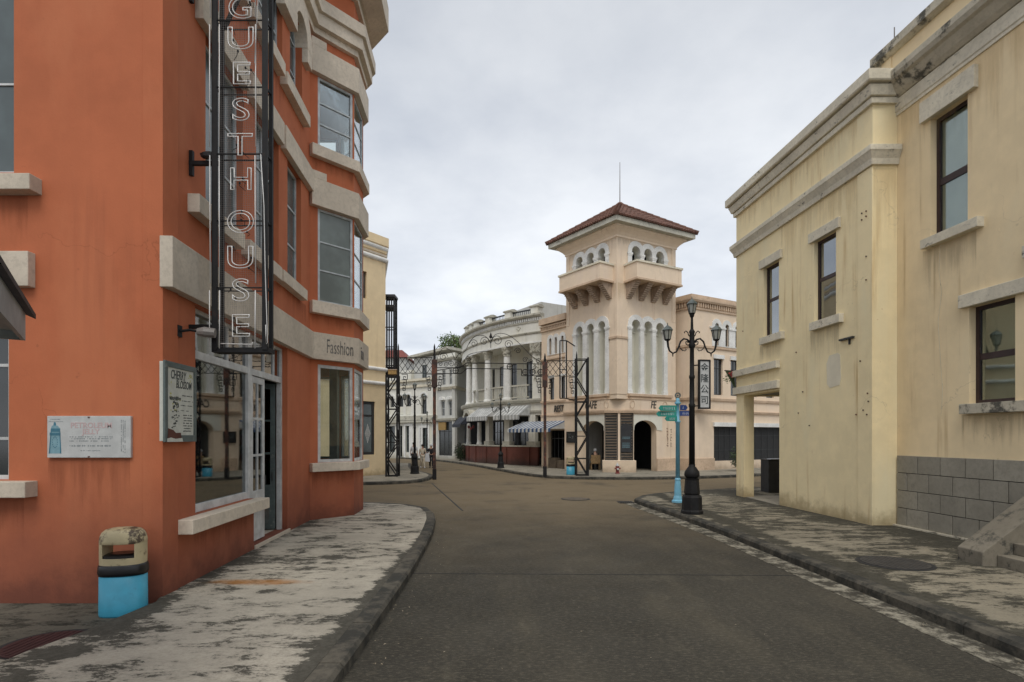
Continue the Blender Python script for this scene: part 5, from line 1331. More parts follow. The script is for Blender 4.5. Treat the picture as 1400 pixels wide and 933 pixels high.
for z0, z1, d in ((6.75, 6.85, .12), (4.12, 4.24, .10), (3.28, 3.38, .10), (8.55, 8.65, .10), (8.80, 8.88, .16), (8.95, 9.32, .24)):
    fpart(RW, 'ledge', FW, 0.0, FW.L-.005, z0, z1, -.25, d, 'peach_trim', 0.006)
for i in range(16): fpart(RW, 'dentil', FW, .05+i*.15, .12+i*.15, 8.655, 8.795, -.02, .13, 'peach_trim')
fpart(RW, 'fascia', FW, .0, FW.L-.005, 2.55, 3.28, -.02, .05, 'peach_render')
text_mesh('lettering', "REST", FW.mat(FW.S(764.5), 3.70, 0.06), .50, 'letter_dark', RW, .02, **TM)
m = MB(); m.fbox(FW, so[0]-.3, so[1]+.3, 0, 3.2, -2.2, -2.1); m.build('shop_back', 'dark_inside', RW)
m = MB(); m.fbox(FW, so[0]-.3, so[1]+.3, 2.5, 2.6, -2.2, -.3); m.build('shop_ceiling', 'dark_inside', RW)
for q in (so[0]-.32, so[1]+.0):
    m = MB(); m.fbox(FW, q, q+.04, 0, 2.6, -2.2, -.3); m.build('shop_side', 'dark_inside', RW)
m = MB()
for k in range(6): a = so[0]+(so[1]-so[0])*k/5; m.fbox(FW, a-.02, a+.02, .13, 2.4, -.26, -.22)
m.fbox(FW, so[0], so[1], 1.9, 1.95, -.27, -.21); m.build('shop_frame', 'dark_frame', RW)
for k, (a, w_, h_) in enumerate(((.3, .7, .62), (1.15, .55, .5))):
    m = MB(); m.fbox(FW, so[0]+a, so[0]+a+w_, .13, .13+h_, -.15, .25); m.build('planter', 'bark', RW)
# roof parapet/back
m = MB(); m.fbox(FW, 0, FW.L, 8.6, 8.75, -5, -.3); m.build('roof', 'interior_plaster', RW)

def awning(parent_label, fr, a0, a1, ztop, zlow, proj, n, matA, matB, val=.22, name='awning', cat='awning', scal=True):
    t = thing(name, parent_label, cat, tuple(fr.pt(a0, zlow, 0)))
    w = (a1-a0)/n
    for i in range(n):
        m = MB(); P_ = fr.pt; x0, x1 = a0+i*w, a0+(i+1)*w-.004
        th = .015
        m.hexa([P_(x0, zlow, proj), P_(x1, zlow, proj), P_(x1, ztop-th, 0.02), P_(x0, ztop-th, 0.02), P_(x0, zlow+th, proj), P_(x1, zlow+th, proj), P_(x1, ztop, 0.02), P_(x0, ztop, 0.02)])
        if scal:
            c = (x0+x1)/2; m.fext(fr, [[(x0, zlow)]+[(c-w/2*math.cos(PI*k/6), zlow-val*.6-val*.4*math.sin(PI*k/6)) for k in range(7)]+[(x1, zlow)]], proj-.012, proj)
        else: m.fbox(fr, x0, x1, zlow-val, zlow, proj-.012, proj)
        m.build('stripe', matA if i % 2 == 0 else matB, t)
    for a in (a0, a1-.01):
        m = MB(); m.extrude([[(0.02, ztop-.02), (0.02, zlow), (proj-.02, zlow-.01)]], lambda d, z, t_, fr=fr, a=a: fr.pt(a+t_, z, d), 0, .008); m.build('end_panel', matA, t)
    return t
aw1 = FW.S(703+47)-0.3
awning('blue and white striped awning beside the rusty gate post left of the cafe', FW, -1.9, FW.L-.05, 3.0, 2.50, 1.3, 22, 'awning_white', 'awning_blue', .2, scal=False)

# ---------------------------------------------------------- right wing
WC = pR*1.0; Wc = Vector((10.06, 31.08)); wLen = 14.0
SW = thing('company_wing', 'peach wing right of the tower with a dentil cornice and the vertical company sign', 'building', (Wc.x, Wc.y, 0))
Fa = Frame(Wc+uL*1.17, Wc); Fb = Frame(Wc, Wc+uR*wLen)
wallpart(SW, Fa, 0, Fa.L, 0, 9.95, [], 'peach_render', .3)
acs = [(Fb.S(976.5)+Fb.S(982.6))/2]; sp_ = (Fb.S(990)+Fb.S(997))/2-acs[0]; acs += [acs[0]+sp_, acs[0]+2*sp_]
acs += [acs[2]+1.8, acs[2]+1.8+sp_, acs[2]+1.8+2*sp_]
r = .16
wrs = [(Fb.S(976), Fb.S(988)), (Fb.S(999), Fb.S(999)+.75)]; wrs += [(wrs[1][1]+1.0+k*1.5, wrs[1][1]+1.75+k*1.5) for k in range(3)]
shf = [(Fb.S(976), Fb.S(976)+2.6), (Fb.S(976)+3.2, Fb.S(976)+6.2), (Fb.S(976)+6.8, Fb.S(976)+9.5)]
holes = [arch(c-r, c+r, 7.30, 8.45, 8) for c in acs]+[rect(a, b, 4.45, 6.55) for a, b in wrs]+[rect(a, b, .62, 2.62) for a, b in shf]
wallpart(SW, Fb, 0, Fb.L, 0, 9.95, holes, 'peach_render', .3)
for grp in (acs[:3], acs[3:]):
    ro = .40; a0 = grp[0]-ro; a1 = grp[-1]+ro; top = []
    for i in range(61):
        a = a1+(a0-a1)*i/60; z = 8.45
        for c in grp:
            if abs(a-c) < ro: z = max(z, 8.45+math.sqrt(ro*ro-(a-c)**2))
        top.append((a, z))
    m = MB(); m.fext(Fb, [[(a0, 7.26), (a1, 7.26)]+top]+[arch(c-r, c+r, 7.31, 8.45, 8) for c in grp], -.05, .05); m.build('arch_surround', 'white_trim', SW)
    for k in range(4):
        e = grp[0]+(k-.5)*sp_; fpart(SW, 'impost', Fb, e-sp_/2+r-.03 if 0 < k else e-.16, e+sp_/2-r+.03, 8.28, 8.38, .0, .09, 'white_trim')
for c in acs: window(SW, Fb, c-r, c+r, 7.31, 8.4, .12, 'dark_frame', 'far_glass', cols=(), rows=(.5,), fw=.03, zs=8.45)
for a, b in wrs:
    window(SW, Fb, a, b, 4.45, 6.55, .12, 'dark_frame', 'far_glass', cols=(.5,), rows=(.75,), fw=.05); fpart(SW, 'lintel', Fb, a-.08, b+.08, 6.55, 6.78, -.02, .08, 'white_trim')
for a, b in shf:
    window(SW, Fb, a, b, .62, 2.62, .10, 'dark_frame', 'dark_inside', cols=(.2, .4, .6, .8), rows=(.3, .75), fw=.05); fpart(SW, 'lintel', Fb, a-.1, b+.1, 2.62, 2.86, -.02, .14, 'white_trim')
two = [tuple(Wc+uL*1.17), tuple(Wc), tuple(Wc+uR*wLen)]
for prof, mt in (([(-.02, 9.22), (.07, 9.22), (.07, 9.34), (-.02, 9.34)], 'peach_trim'), ([(-.02, 9.62), (.18, 9.62), (.24, 9.72), (.24, 9.84), (-.2, 9.84)], 'peach_trim'),
                 ([(-.25, 9.84), (.14, 9.86), (.14, 10.02), (-.25, 10.02)], 'peach_trim'), ([(-.02, 7.10), (.08, 7.10), (.08, 7.22), (-.02, 7.22)], 'peach_trim'),
                 ([(-.02, 4.10), (.08, 4.10), (.10, 4.24), (-.02, 4.26)], 'peach_trim'), ([(-.02, 3.40), (.10, 3.40), (.14, 3.52), (-.02, 3.56)], 'peach_trim')):
    strip(two, prof).build('ledge', mt, SW)
k = 0
a = .04
while a < 8.5: fpart(SW, 'dentil', Fb, a, a+.09, 9.36, 9.61, -.02, .13, 'peach_trim'); a += .19
a = .04
while a < 1.1: fpart(SW, 'dentil', Fa, a, a+.09, 9.36, 9.61, -.02, .13, 'peach_trim'); a += .19
fpart(SW, 'plinth', Fb, -.05, Fb.S(975.5), 0, .80, .0, .10, 'peach_trim', .01); fpart(SW, 'plinth', Fa, 0, Fa.L+.1, 0, .80, .0, .10, 'peach_trim', .01)
m = MB(); m.fbox(Fb, 0, Fb.L, 9.5, 9.6, -5, -.3); m.build('roof', 'interior_plaster', SW)
m = MB(); m.fbox(Fb, .3, Fb.L, 0, 3.2, -2.6, -2.5); m.build('shop_back', 'dark_inside', SW)

# vertical company sign
t = thing('company_sign', 'tall white vertical Chinese sign in a black frame right of the big lamp post', 'sign', (10.45, 30.75, 3.6))
Ys = 30.75; xa, xb = (956.5-700)/F*Ys, (971-700)/F*Ys; za, zb_ = EYE+(HZ-558)/F*Ys, EYE+(HZ-493)/F*Ys
SGf = Frame((xa, Ys), (xb, Ys+.10))
fpart(t, 'board', SGf, .0, SGf.L, za, zb_, -.10, 0, 'sign_white'); m = MB(); m.fext(SGf, [rect(-.05, SGf.L+.05, za-.05, zb_+.05), rect(.03, SGf.L-.03, za+.03, zb_-.03)], -.12, .035); m.build('frame', 'black_iron', t)
for i, ch in enumerate("金隆公司"): text_mesh('lettering', ch, SGf.mat(SGf.L/2, zb_-.42-i*.60, .003), .50, 'ink_black', t, .003, bold=.006)
for z in (za+.12, zb_-.25): m = MB(); m.bar((Wc.x+.02, Wc.y+.0, z), (xa, Ys+.05, z), .06); m.build('bracket', 'black_iron', t)

leaf('leaf_litter', (0.10, 0.07, 0.04), (0.42, 0.36, 0.26))
simple('awning_shade', (0.36, 0.37, 0.36), 0.85, wear=(0.25, 0.23, 0.16), wamt=0.5, scale=2)  # every other white stripe greyed: scallop shadow put into the colour
# ================================================================== YELLOW BUILDING (left, behind the orange one)
K = Vector((-6.36, 27.85)); K0 = Vector((-9.74, 23.2))
YB = thing('yellow_building', 'plain yellow building with roll mouldings and a dark diamond door behind the orange bay', 'building', (K.x, K.y, 0))
FY = Frame(K0, K); FYs = Frame(K, (-8.6, 36.0))
yt_ = 11.55
def yS(px): return FY.S(px)
dY = (yS(492), yS(513)); dz = (FY.Z(505, 622), FY.Z(505, 549)); wY = (yS(488), yS(501.5)); wz_ = (FY.Z(498, 408), FY.Z(498, 371))
wallpart(YB, FY, 0, FY.L, 0, yt_, [rect(*dY, *dz), rect(*wY, *wz_)], 'yellow_render', .3)
wallpart(YB, FYs, 0, FYs.L, 0, yt_, [], 'yellow_render', .3)
wallpart(YB, Frame((-13.5, 25.5), K0), 0, 4.4, 0, yt_, [], 'yellow_render', .3)
m = MB(); m.ground([tuple(K0), tuple(K), (-8.6, 36), (-13.5, 34), (-13.5, 25.5)], yt_-.3, yt_-.2); m.build('roof', 'interior_plaster', YB)
window(YB, FY, *wY, *wz_, .1, 'bark', 'dirty_glass', cols=(.5,), rows=(.5,), fw=.07)
w = window(YB, FY, *dY, *dz, .08, 'dark_frame', 'dirty_glass', cols=(), rows=(.76,), fw=.14)
cc = (yS(504.5), FY.Z(504.5, 593)); n = 0
m = MB()
for i in range(-5, 6):
    for j in range(-5, 6):
        if abs(i)+abs(j) <= 5 and (i+j) % 2 == 0:
            a = cc[0]+i*.035; z = cc[1]+j*.10; m.fext(FY, [[(a-.028, z), (a, z-.08), (a+.028, z), (a, z+.08)]], -.105, -.098)
m.build('diamond_motif', 'sign_white', YB)['kind'] = 'stuff'
ycor = [tuple(K0), tuple(K), (-8.6, 36.0)]
def roll(zc, r, mat='yellow_render'): return strip(ycor, [(-.02, zc-r)]+[(r*1.1*math.sin(PI*k/6), zc-r*math.cos(PI*k/6)) for k in range(1, 6)]+[(-.02, zc+r)]).build('roll_moulding', mat, YB)
for py in (505, 524.5): roll(FY.Z(520, py), .10, 'white_trim')
for py in (337.5, 353): roll(FY.Z(515, py), .13, 'white_trim')
strip(ycor, [(-.3, yt_-.35), (.05, yt_-.35), (.10, yt_-.05), (.16, yt_), (.16, yt_+.42), (-.3, yt_+.42)]).build('coping', 'yellow_render', YB)
strip(ycor, [(-.02, yt_-.52), (.06, yt_-.52), (.06, yt_-.42), (-.02, yt_-.42)]).build('ledge', 'trim_concrete', YB)

# ================================================================== ROUND WHITE BUILDING
Cc = Vector((9.7, 47.3)); RC = 13.9
def pol(R, th): return Vector((Cc.x+R*math.cos(th), Cc.y+R*math.sin(th)))
def ang(px, R=RC):
    lo, hi = math.radians(-172), math.radians(-118)
    for _ in range(50):
        mid = (lo+hi)/2; p = pol(R, mid)
        if 700+F*p.x/p.y < px: lo = mid
        else: hi = mid
    return lo
def zat(px, py, R=RC): return EYE+(HZ-py)/F*pol(R, ang(px, R)).y
thR = ang(741); thL = math.radians(-205)
RB_ = thing('round_building', 'curved white two storey colonnade building with a red brick terrace wall', 'building', tuple(pol(RC, thR))+(0,))
def arc(prof, t0, t1, name, mat, n=None, parent=RB_, bevel=0):
    n = n or max(2, int(abs(t1-t0)*RC/.6)); K_ = len(prof); vs = []; m = MB()
    for i in range(n+1):
        t = t0+(t1-t0)*i/n
        for (d, z) in prof: p = pol(RC+d, t); vs.append((p.x, p.y, z))
    fs = [(i*K_+j, (i+1)*K_+j, (i+1)*K_+(j+1) % K_, i*K_+(j+1) % K_) for i in range(n) for j in range(K_)]
    fs += [tuple(range(K_)), tuple(n*K_+j for j in range(K_-1, -1, -1))]
    m.add(vs, fs); return m.build(name, mat, parent)
# terrace wall, floors, entablature
arc([(-.22, 0), (0, 0), (0, 1.36), (-.22, 1.36)], thL, ang(735), 'terrace_wall', 'brick_red_wall'); arc([(-.26, 1.36), (.05, 1.36), (.05, 1.45), (-.26, 1.45)], thL, ang(735.5), 'terrace_coping', 'stone_trim')
for px in (641, 650, 664, 691, 722):
    a = ang(px); arc([(0.0, 0), (.07, 0), (.07, 1.33), (0, 1.33)], a-.010, a+.010, 'terrace_pier', 'brick_red_wall', n=2)
arc([(-2.2, 3.45), (-.12, 3.45), (-.12, 4.30), (-2.2, 4.30)], thL, thR, 'floor_beam', 'white_render')
arc([(-.2, 3.62), (-.03, 3.62), (.0, 3.75), (-.2, 3.75)], thL, thR, 'ledge', 'stone_trim')
arc([(-.2, 4.22), (.05, 4.28), (.12, 4.42), (.12, 4.52), (-2.2, 4.52)], thL, thR, 'balcony_ledge', 'stone_trim')
arc([(-.55, 8.15), (0, 8.15), (0, 9.55), (-.55, 9.55)], thL, thR, 'entablature', 'white_render')
arc([(0, 8.15), (.05, 8.15), (.05, 8.26), (0, 8.26)], thL, thR, 'ledge', 'white_trim')
arc([(0, 8.74), (.05, 8.76), (.09, 8.84), (.09, 8.88), (0, 8.88)], thL, thR, 'ledge', 'stone_trim')
arc([(-.3, 9.82), (.15, 9.82), (.26, 9.92), (.26, 10.03), (-.3, 10.06)], thL, thR, 'cornice', 'stone_trim')
arc([(-.3, 9.50), (.06, 9.50), (.06, 9.58), (-.3, 9.58)], thL, thR, 'ledge', 'stone_trim')
arc([(-.3, 9.58), (.0, 9.58), (.0, 9.82), (-.3, 9.82)], thL, thR, 'frieze', 'white_render')
m = MB(); t = thR-.004
while t > math.radians(-185):
    a, b = pol(RC, t), pol(RC, t-.006); c, d = pol(RC+.09, t-.006), pol(RC+.09, t)
    m.hexa([(*a, 9.60), (*b, 9.60), (*c, 9.60), (*d, 9.60), (*a, 9.80), (*b, 9.80), (*c, 9.80), (*d, 9.80)]); t -= .0125
m.build('dentil_row', 'white_trim', RB_)['kind'] = 'stuff'
def discp(z0, z1, R, mat, name):
    m = MB(); pts = [tuple(pol(R, thR+(thL-thR)*i/24)) for i in range(25)]; m.ground(list(reversed(pts))+[(9, 47.3)], z0, z1); return m.build(name, mat, RB_)
discp(9.55, 9.7, RC-.3, 'interior_plaster', 'roof'); discp(8.3, 8.4, RC-.5, 'white_render', 'loggia_ceiling')
# loggia back wall as chords with tall dark doors
nb = 9; Rb = RC-2.1
for i in range(nb):
    t0 = math.radians(-200)+(thR+.02-math.radians(-200))*i/nb; t1 = math.radians(-200)+(thR+.02-math.radians(-200))*(i+1)/nb
    fr = Frame(pol(Rb, t0), pol(Rb, t1)); d0, d1 = fr.L*.30, fr.L*.70
    wallpart(RB_, fr, 0, fr.L, 4.5, 8.3, [rect(d0, d1, 4.6, 7.35)], 'white_render', .15, name='loggia_wall'); window(RB_, fr, d0, d1, 4.6, 7.35, .05, 'dark_frame', 'far_glass', cols=(.5,), rows=(.4, .8), fw=.07)
    fr = Frame(pol(Rb+.3, t0), pol(Rb+.3, t1))
    wallpart(RB_, fr, 0, fr.L, 0, 3.5, [rect(.12, fr.L-.12, .5, 3.2)], 'dark_cabinet', .12, name='shop_wall'); window(RB_, fr, .12, fr.L-.12, .5, 3.2, .04, 'dark_frame', 'far_glass', cols=(.33, .66), rows=(.7,), fw=.06)
arc([(-2.1, 0), (-.2, 0), (-.2, 3.44), (-2.1, 3.44)], math.radians(-175.4), math.radians(-174.6), 'shop_wall', 'dark_cabinet', n=1)
arc([(-2.1, 0), (-.5, 0), (-.5, 8.2), (-2.1, 8.2)], math.radians(-177), math.radians(-175.5), 'end_wall', 'white_render', n=1)
# columns
def column(px, z0, z1, r, name='column', cap=True, R=RC-.28):
    p = pol(R, ang(px, R)); m = MB(); m.smooth = False
    H = z1-z0
    m.lathe((p.x, p.y, 0), [(r*1.25, z0), (r*1.25, z0+.10), (r*1.1, z0+.16), (r, z0+.22), (r*.99, z0+H*.35), (r*.86, z1-(.62 if cap else .12)), (r*.95, z1-(.58 if cap else .10))], 20)
    o = m.build(name, 'white_trim', RB_)
    if cap:
        m = MB(); m.lathe((p.x, p.y, 0), [(r*.84, z1-.64), (r*1.0, z1-.60), (r*.95, z1-.55), (r*1.0, z1-.40), (r*1.25, z1-.18), (r*1.45, z1-.10), (r*1.45, z1)], 16)
        rr = random.Random(int(px))
        for k in range(34):
            a = rr.uniform(0, 2*PI); zz1 = z1-rr.uniform(.12, .58); q = r*(1.42-.9*(z1-zz1))
            c = Vector((p.x+q*math.cos(a), p.y+q*math.sin(a), zz1)); s_ = .045
            m.hexa([c+Vector(v)*s_ for v in ((-1, -1, -1), (1, -1, -1), (1, 1, -1), (-1, 1, -1), (-1, -1, 1.4), (1, -1, 1.4), (1, 1, 1.4), (-1, 1, 1.4))])
        m.build('capital', 'stone_trim', o)
    return o
for px, r in ((641.5, .24), (649.5, .24), (667, .25), (693.3, .27)): column(px, 4.52, 8.15, r)
p = pol(RC-.28, ang(732, RC-.28)); fr = Frame(pol(RC-.1, ang(726.5)), pol(RC-.1, thR))
m = MB(); m.fbox(fr, 0, fr.L*.75, 4.5, 8.15, -.45, 0); PIER = m.build('end_pier', 'white_render', RB_)
m = MB(); m.fbox(fr, -.10, fr.L*.85, 7.55, 8.15, -.45, .12)
rr = random.Random(5)
for k in range(40):
    a, z = rr.uniform(-.1, fr.L*.8), rr.uniform(7.5, 8.1); m.fbox(fr, a, a+.09, z, z+.09, .1, .17)
m.build('capital', 'stone_trim', PIER)
m = MB()
for k in range(46):
    z = rr.uniform(5.7, 7.4); a = rr.uniform(.05, fr.L*.65); m.fbox(fr, a, a+rr.uniform(.03, .10), z, z+rr.uniform(.03, .12), 0, .05)
m.build('relief', 'stone_trim', PIER)['kind'] = 'stuff'
for px, w_ in ((665, .30), (692, .32), (727, .34)):
    p = ang(px); arc([(-.45, 1.45), (-.10, 1.45), (-.10, 3.46), (-.45, 3.46)], p-w_/RC, p+w_/RC*.6, 'pillar', 'white_render', n=2); arc([(-.5, 1.45), (-.02, 1.45), (-.02, 1.72), (-.5, 1.72)], p-w_/RC*1.3, p+w_/RC*.9, 'pillar_base', 'stone_trim', n=2)
column(640.8, 1.45, 3.2, .17, cap=False, R=RC-.1); column(655.5, 1.45, 3.2, .17, cap=False, R=RC-.1)
arc([(-2.3, 0), (-.02, 0), (-.02, 8.2), (-2.3, 8.2)], thR-.002, thR+.02, 'end_wall', 'white_render', n=1)
# balcony balustrade
def bal(t0, t1):
    arc([(-.20, 5.40), (-.06, 5.40), (-.06, 5.50), (-.20, 5.50)], t0, t1, 'handrail', 'stone_trim', n=4); arc([(-.18, 4.62), (-.08, 4.62), (-.08, 4.70), (-.18, 4.70)], t0, t1, 'bottom_rail', 'stone_trim', n=4)
    n = max(2, int((t1-t0)*RC/.17))
    for i in range(1, n):
        p = pol(RC-.13, t0+(t1-t0)*i/n); m = MB(); m.wbox(p.x-.03, p.x+.03, p.y-.03, p.y+.03, 4.70, 5.40); m.build('baluster', 'stone_trim', RB_)
an = [ang(641.5), ang(649.5), ang(667), ang(693.3), ang(726)]
for a, b in zip(an, an[1:]): bal(a+.02, b-.02)
# parapet piers and railings
pr = [ang(x, RC) for x in (650.5, 667, 694.5, 731)]
pr = [pr[0]-.17, pr[0]-.08]+pr
for i, a in enumerate(pr):
    arc([(-.50, 10.05), (.06, 10.05), (.06, 10.48), (-.50, 10.48)], a-.020, a+.020, 'parapet_pier', 'white_render', n=2)
    arc([(-.56, 10.48), (.12, 10.48), (.14, 10.56), (.0, 10.64), (-.25, 10.68), (-.45, 10.64), (-.58, 10.56)], a-.027, a+.027, 'pier_cap', 'stone_trim', n=2)
    if i:
        b = pr[i-1]
        arc([(-.24, 10.36), (-.16, 10.36), (-.16, 10.44), (-.24, 10.44)], b+.02, a-.02, 'parapet_rail', 'dark_frame', n=3)
        n = max(2, int((a-b)*RC/.16))
        for k in range(1, n):
            p = pol(RC-.2, b+(a-b)*k/n); m = MB(); m.wbox(p.x-.018, p.x+.018, p.y-.018, p.y+.018, 10.05, 10.37); m.build('rail_bar', 'dark_frame', RB_)
# attic block
fr = Frame((1.95, 37.4), (3.9, 38.6)); m = MB(); m.fbox(fr, 0, 5.5, 9.5, 11.15, -4, 0); m.build('attic_block', 'grey_white_render', RB_)
# small V emblem on the entablature
fr = Frame(pol(RC+.01, ang(706)), pol(RC+.01, ang(712))); m = MB(); m.bar(fr.pt(0, 9.30, .01), fr.pt(fr.L/2, 9.08, .01), .03); m.bar(fr.pt(fr.L, 9.30, .01), fr.pt(fr.L/2, 9.08, .01), .03); m.bar(fr.pt(fr.L*.3, 9.34, .01), fr.pt(fr.L*.7, 9.34, .01), .03); m.build('emblem', 'stone_trim', RB_)
# arched entrance canopy
a = ang(647); pc = pol(RC, a); out = Vector((math.cos(a), math.sin(a)))
fr = Frame(pc+Vector((out.y, -out.x))*.9*-1, pc+Vector((out.y, -out.x))*.9)
if fr.n.dot(out) < 0: fr = Frame(fr.q, fr.p)
def ringarc(R0, R1, zc, n=12): return [(.9+R1*math.cos(PI*i/n), zc+R1*math.sin(PI*i/n)) for i in range(n+1)]+[(.9-R0*math.cos(PI*i/n), zc+R0*math.sin(PI*i/n)) for i in range(n+1)]
m = MB(); m.fext(fr, [ringarc(.56, .82, 3.25)], -.3, .55); EC = m.build('entrance_arch', 'stone_trim', RB_)
m = MB(); m.fext(fr, [ringarc(.0001, .56, 3.25)], -.05, .0); m.build('tympanum', 'ochre_sign', EC)
# awnings on the round building
for x0, x1, lab in ((653, 684, 'white scalloped awning on the round building left of its lamp post'), (687, 725, 'white scalloped awning on the round building right of its lamp post')):
    fr = Frame(pol(RC-.05, ang(x0+1)), pol(RC-.05, ang(x1-1))); awning(lab, fr, 0, fr.L, 4.12, 3.42, 1.05, 18 if x0 < 680 else 16, 'awning_white', 'awning_shade', .30)
fr = Frame(pol(RC+.5, ang(637)), pol(RC+.5, ang(648))); awning('dark drooping awning under the arched entrance of the round building', fr, 0, fr.L, 3.55, 2.95, .6, 4, 'awning_dark', 'awning_dark', .22)
t = thing('lantern_string', 'red lanterns hanging under the arched entrance of the round building', 'lanterns', tuple(pol(RC+.3, ang(649)))+(2.6,))
for k in range(3):
    p = pol(RC+.3, ang(646+3.2*k)); m = MB(); m.lathe((p.x, p.y, 2.65-.12*(k % 2)), [(.03, 0), (.08, .05), (.09, .12), (.08, .18), (.03, .22)], 10); m.build('lantern', 'hydrant_red', t)

# ================================================================== WHITE SHOPS down the street
c2_ = Vector((-4.87, 47.2)); l2_ = Vector((-6.62, 48.95)); l1_ = Vector((-14.2, 54.6))
WB = thing('white_shop', 'narrow grey-white shop building with an ochre sign beside the round building', 'building', (c2_.x, c2_.y, 0))
F2a = Frame(l2_, c2_); F2b = Frame(c2_, (-3.9, 51.5))
ww = [(F2a.S(x0), F2a.S(x1), z0, z1) for x0, x1, z0, z1 in ((603.5, 608, 3.85, 5.15), (613.5, 618, 3.85, 5.15), (604.5, 609, 6.55, 7.85), (614, 618, 6.55, 7.85))]
shp = (F2a.S(600), F2a.L-.12)
wallpart(WB, F2a, 0, F2a.L, 0, 8.9, [rect(a, b, z0, z1) for a, b, z0, z1 in ww]+[rect(*shp, .4, 3.35)], 'grey_white_render', .25); wallpart(WB, F2b, 0, F2b.L, 0, 8.9, [], 'grey_white_render', .25)
for a, b, z0, z1 in ww: window(WB, F2a, a, b, z0, z1, .08, 'grey_painted_wood', 'far_glass', cols=(.5,), rows=(.5,), fw=.04)
for a, b, z0, z1 in ww[:2]:
    m = MB(); m.fext(F2a, [[((a+b)/2+.32*math.cos(PI*i/8), z1+.08+.30*math.sin(PI*i/8)) for i in range(9)]], -.02, .28); m.build('shell_hood', 'white_trim', WB)
window(WB, F2a, shp[0], shp[1], .4, 3.35, .06, 'dark_frame', 'far_glass', cols=(.33, .62), rows=(.72,), fw=.06)
fpart(WB, 'shop_sign', F2a, shp[0]+.02, F2a.S(610), 2.62, 3.30, -.02, .08, 'ochre_sign')
two = [tuple(l2_), tuple(c2_), (-3.9, 51.5)]
for prof, mt in (([(-.02, 3.42), (.18, 3.45), (.22, 3.62), (-.02, 3.66)], 'stone_trim'), ([(-.02, 6.12), (.16, 6.15), (.26, 6.34), (-.02, 6.38)], 'mouldy_trim'), ([(-.2, 8.62), (.12, 8.64), (.22, 8.8), (.22, 8.9), (-.2, 8.92)], 'stone_trim'), ([(-.2, 8.92), (.04, 8.92), (.04, 9.22), (-.2, 9.22)], 'white_render')):
    strip(two, prof).build('ledge', mt, WB)
m = MB(); m.ground([tuple(l2_), tuple(c2_), (-3.9, 51.5), (-6, 53)], 8.6, 8.7); m.build('roof', 'interior_plaster', WB)

WA = thing('arcaded_shop', 'long grey-white shop row with arched upper windows and tall shop doors beyond the gate', 'building', (l2_.x-.3, l2_.y+.3, 0))
F1a = Frame(l1_, l2_)
def s1(x): return F1a.S(x)
arcs_ = [(s1(533), s1(539)), (s1(545), s1(551.5)), (s1(554.8), s1(562)), (s1(575.7), s1(583.2))]
gw = [(s1(530), s1(540), .6, 3.05), (s1(554.8), s1(563), .6, 3.05), (s1(543), s1(550), .15, 3.05), (s1(575), s1(585.5), .15, 2.85)]
wallpart(WA, F1a, 0, F1a.L-.01, 0, 7.15, [arch(a, b, 4.10, 5.60, 10) for a, b in arcs_]+[rect(a, b, z0, z1) for a, b, z0, z1 in gw], 'white_render', .3)
for a, b in arcs_: window(WA, F1a, a, b, 4.10, 5.55, .18, 'dark_frame', 'far_glass', cols=(.5,), rows=(.4,), fw=.05, zs=5.60)
for a, b, z0, z1 in gw: window(WA, F1a, a, b, z0, z1, .1, 'green_grey_frame', 'far_glass', cols=(.5,), rows=(.35, .7), fw=.07)
for a, b in arcs_[:3]: fpart(WA, 'balcony_rail', F1a, a, b, 4.12, 4.85, -.12, -.06, 'niche_render')
for a, b in arcs_:
    c = (a+b)/2; r = (b-a)/2; m = MB(); m.fext(F1a, [[(c+(r+.16)*math.cos(PI*i/10), 5.60+(r+.16)*math.sin(PI*i/10)) for i in range(11)]+[(c-r*math.cos(PI*i/10), 5.60+r*math.sin(PI*i/10)) for i in range(11)]], -.02, .07); m.build('arch_surround', 'white_trim', WA)
for a, b, z0, z1 in gw[1:2]+gw[3:]:
    m = MB(); m.fext(F1a, [rect(a-.18, b+.18, .13, z1+.22), rect(a, b, .131, z1)], 0, .08); m.build('door_surround', 'white_trim', WA)
for z0, z1, d, mt in ((3.34, 3.52, .30, 'stone_trim'), (3.56, 3.95, .22, 'stone_trim'), (6.55, 6.75, .14, 'mouldy_trim'), (7.10, 7.30, .30, 'mouldy_trim')):
    fpart(WA, 'ledge', F1a, .0, F1a.L-.015, z0, z1, -.25, d, mt)
for k in range(7):
    a = F1a.L-.4-k*1.5; fpart(WA, 'pilaster', F1a, a-.12, a+.12, .13, 3.33, .0, .06, 'white_trim')
m = MB(); m.fbox(F1a, 0, F1a.L-.02, 7.0, 7.1, -7, -.3); m.build('roof', 'interior_plaster', WA)
# set-back upper storey with a low pitched roof
Fu = F1a.shift(-2.6)
u0, u1 = Fu.S(566), Fu.S(600)
us = [(Fu.S(577), Fu.S(583.5))]
wallpart(WA, Fu, u0, u1+1.5, 7.05, 9.75, [rect(a, b, 7.5, 9.0) for a, b in us], 'grey_white_render', .25)
for a, b in us: window(WA, Fu, a, b, 7.5, 9.0, .08, 'green_grey_frame', 'far_glass', cols=(.5,), rows=(.5,), fw=.06)
m = MB(); P_ = Fu.pt; m.hexa([P_(u0-.4, 9.72, .5), P_(u1+1.6, 10.15, .5), P_(u1+1.6, 10.15, -4), P_(u0-.4, 9.72, -4), P_(u0-.4, 9.95, .5), P_(u1+1.6, 10.40, .5), P_(u1+1.6, 10.40, -4), P_(u0-.4, 9.95, -4)]); m.build('roof_slab', 'stone_trim', WA)
m = MB(); m.fbox(Fu, u0-3.2, u0-.02, 7.1, 8.6, -4, .4); m.build('stair_house', 'white_render', WA)
for k in range(7):
    a = u0-3.0+k*.45; m = MB(); m.fbox(Fu, a, a+.06, 7.3, 8.1, 2.2, 2.26); m.build('roof_rail_bar', 'dark_frame', WA)
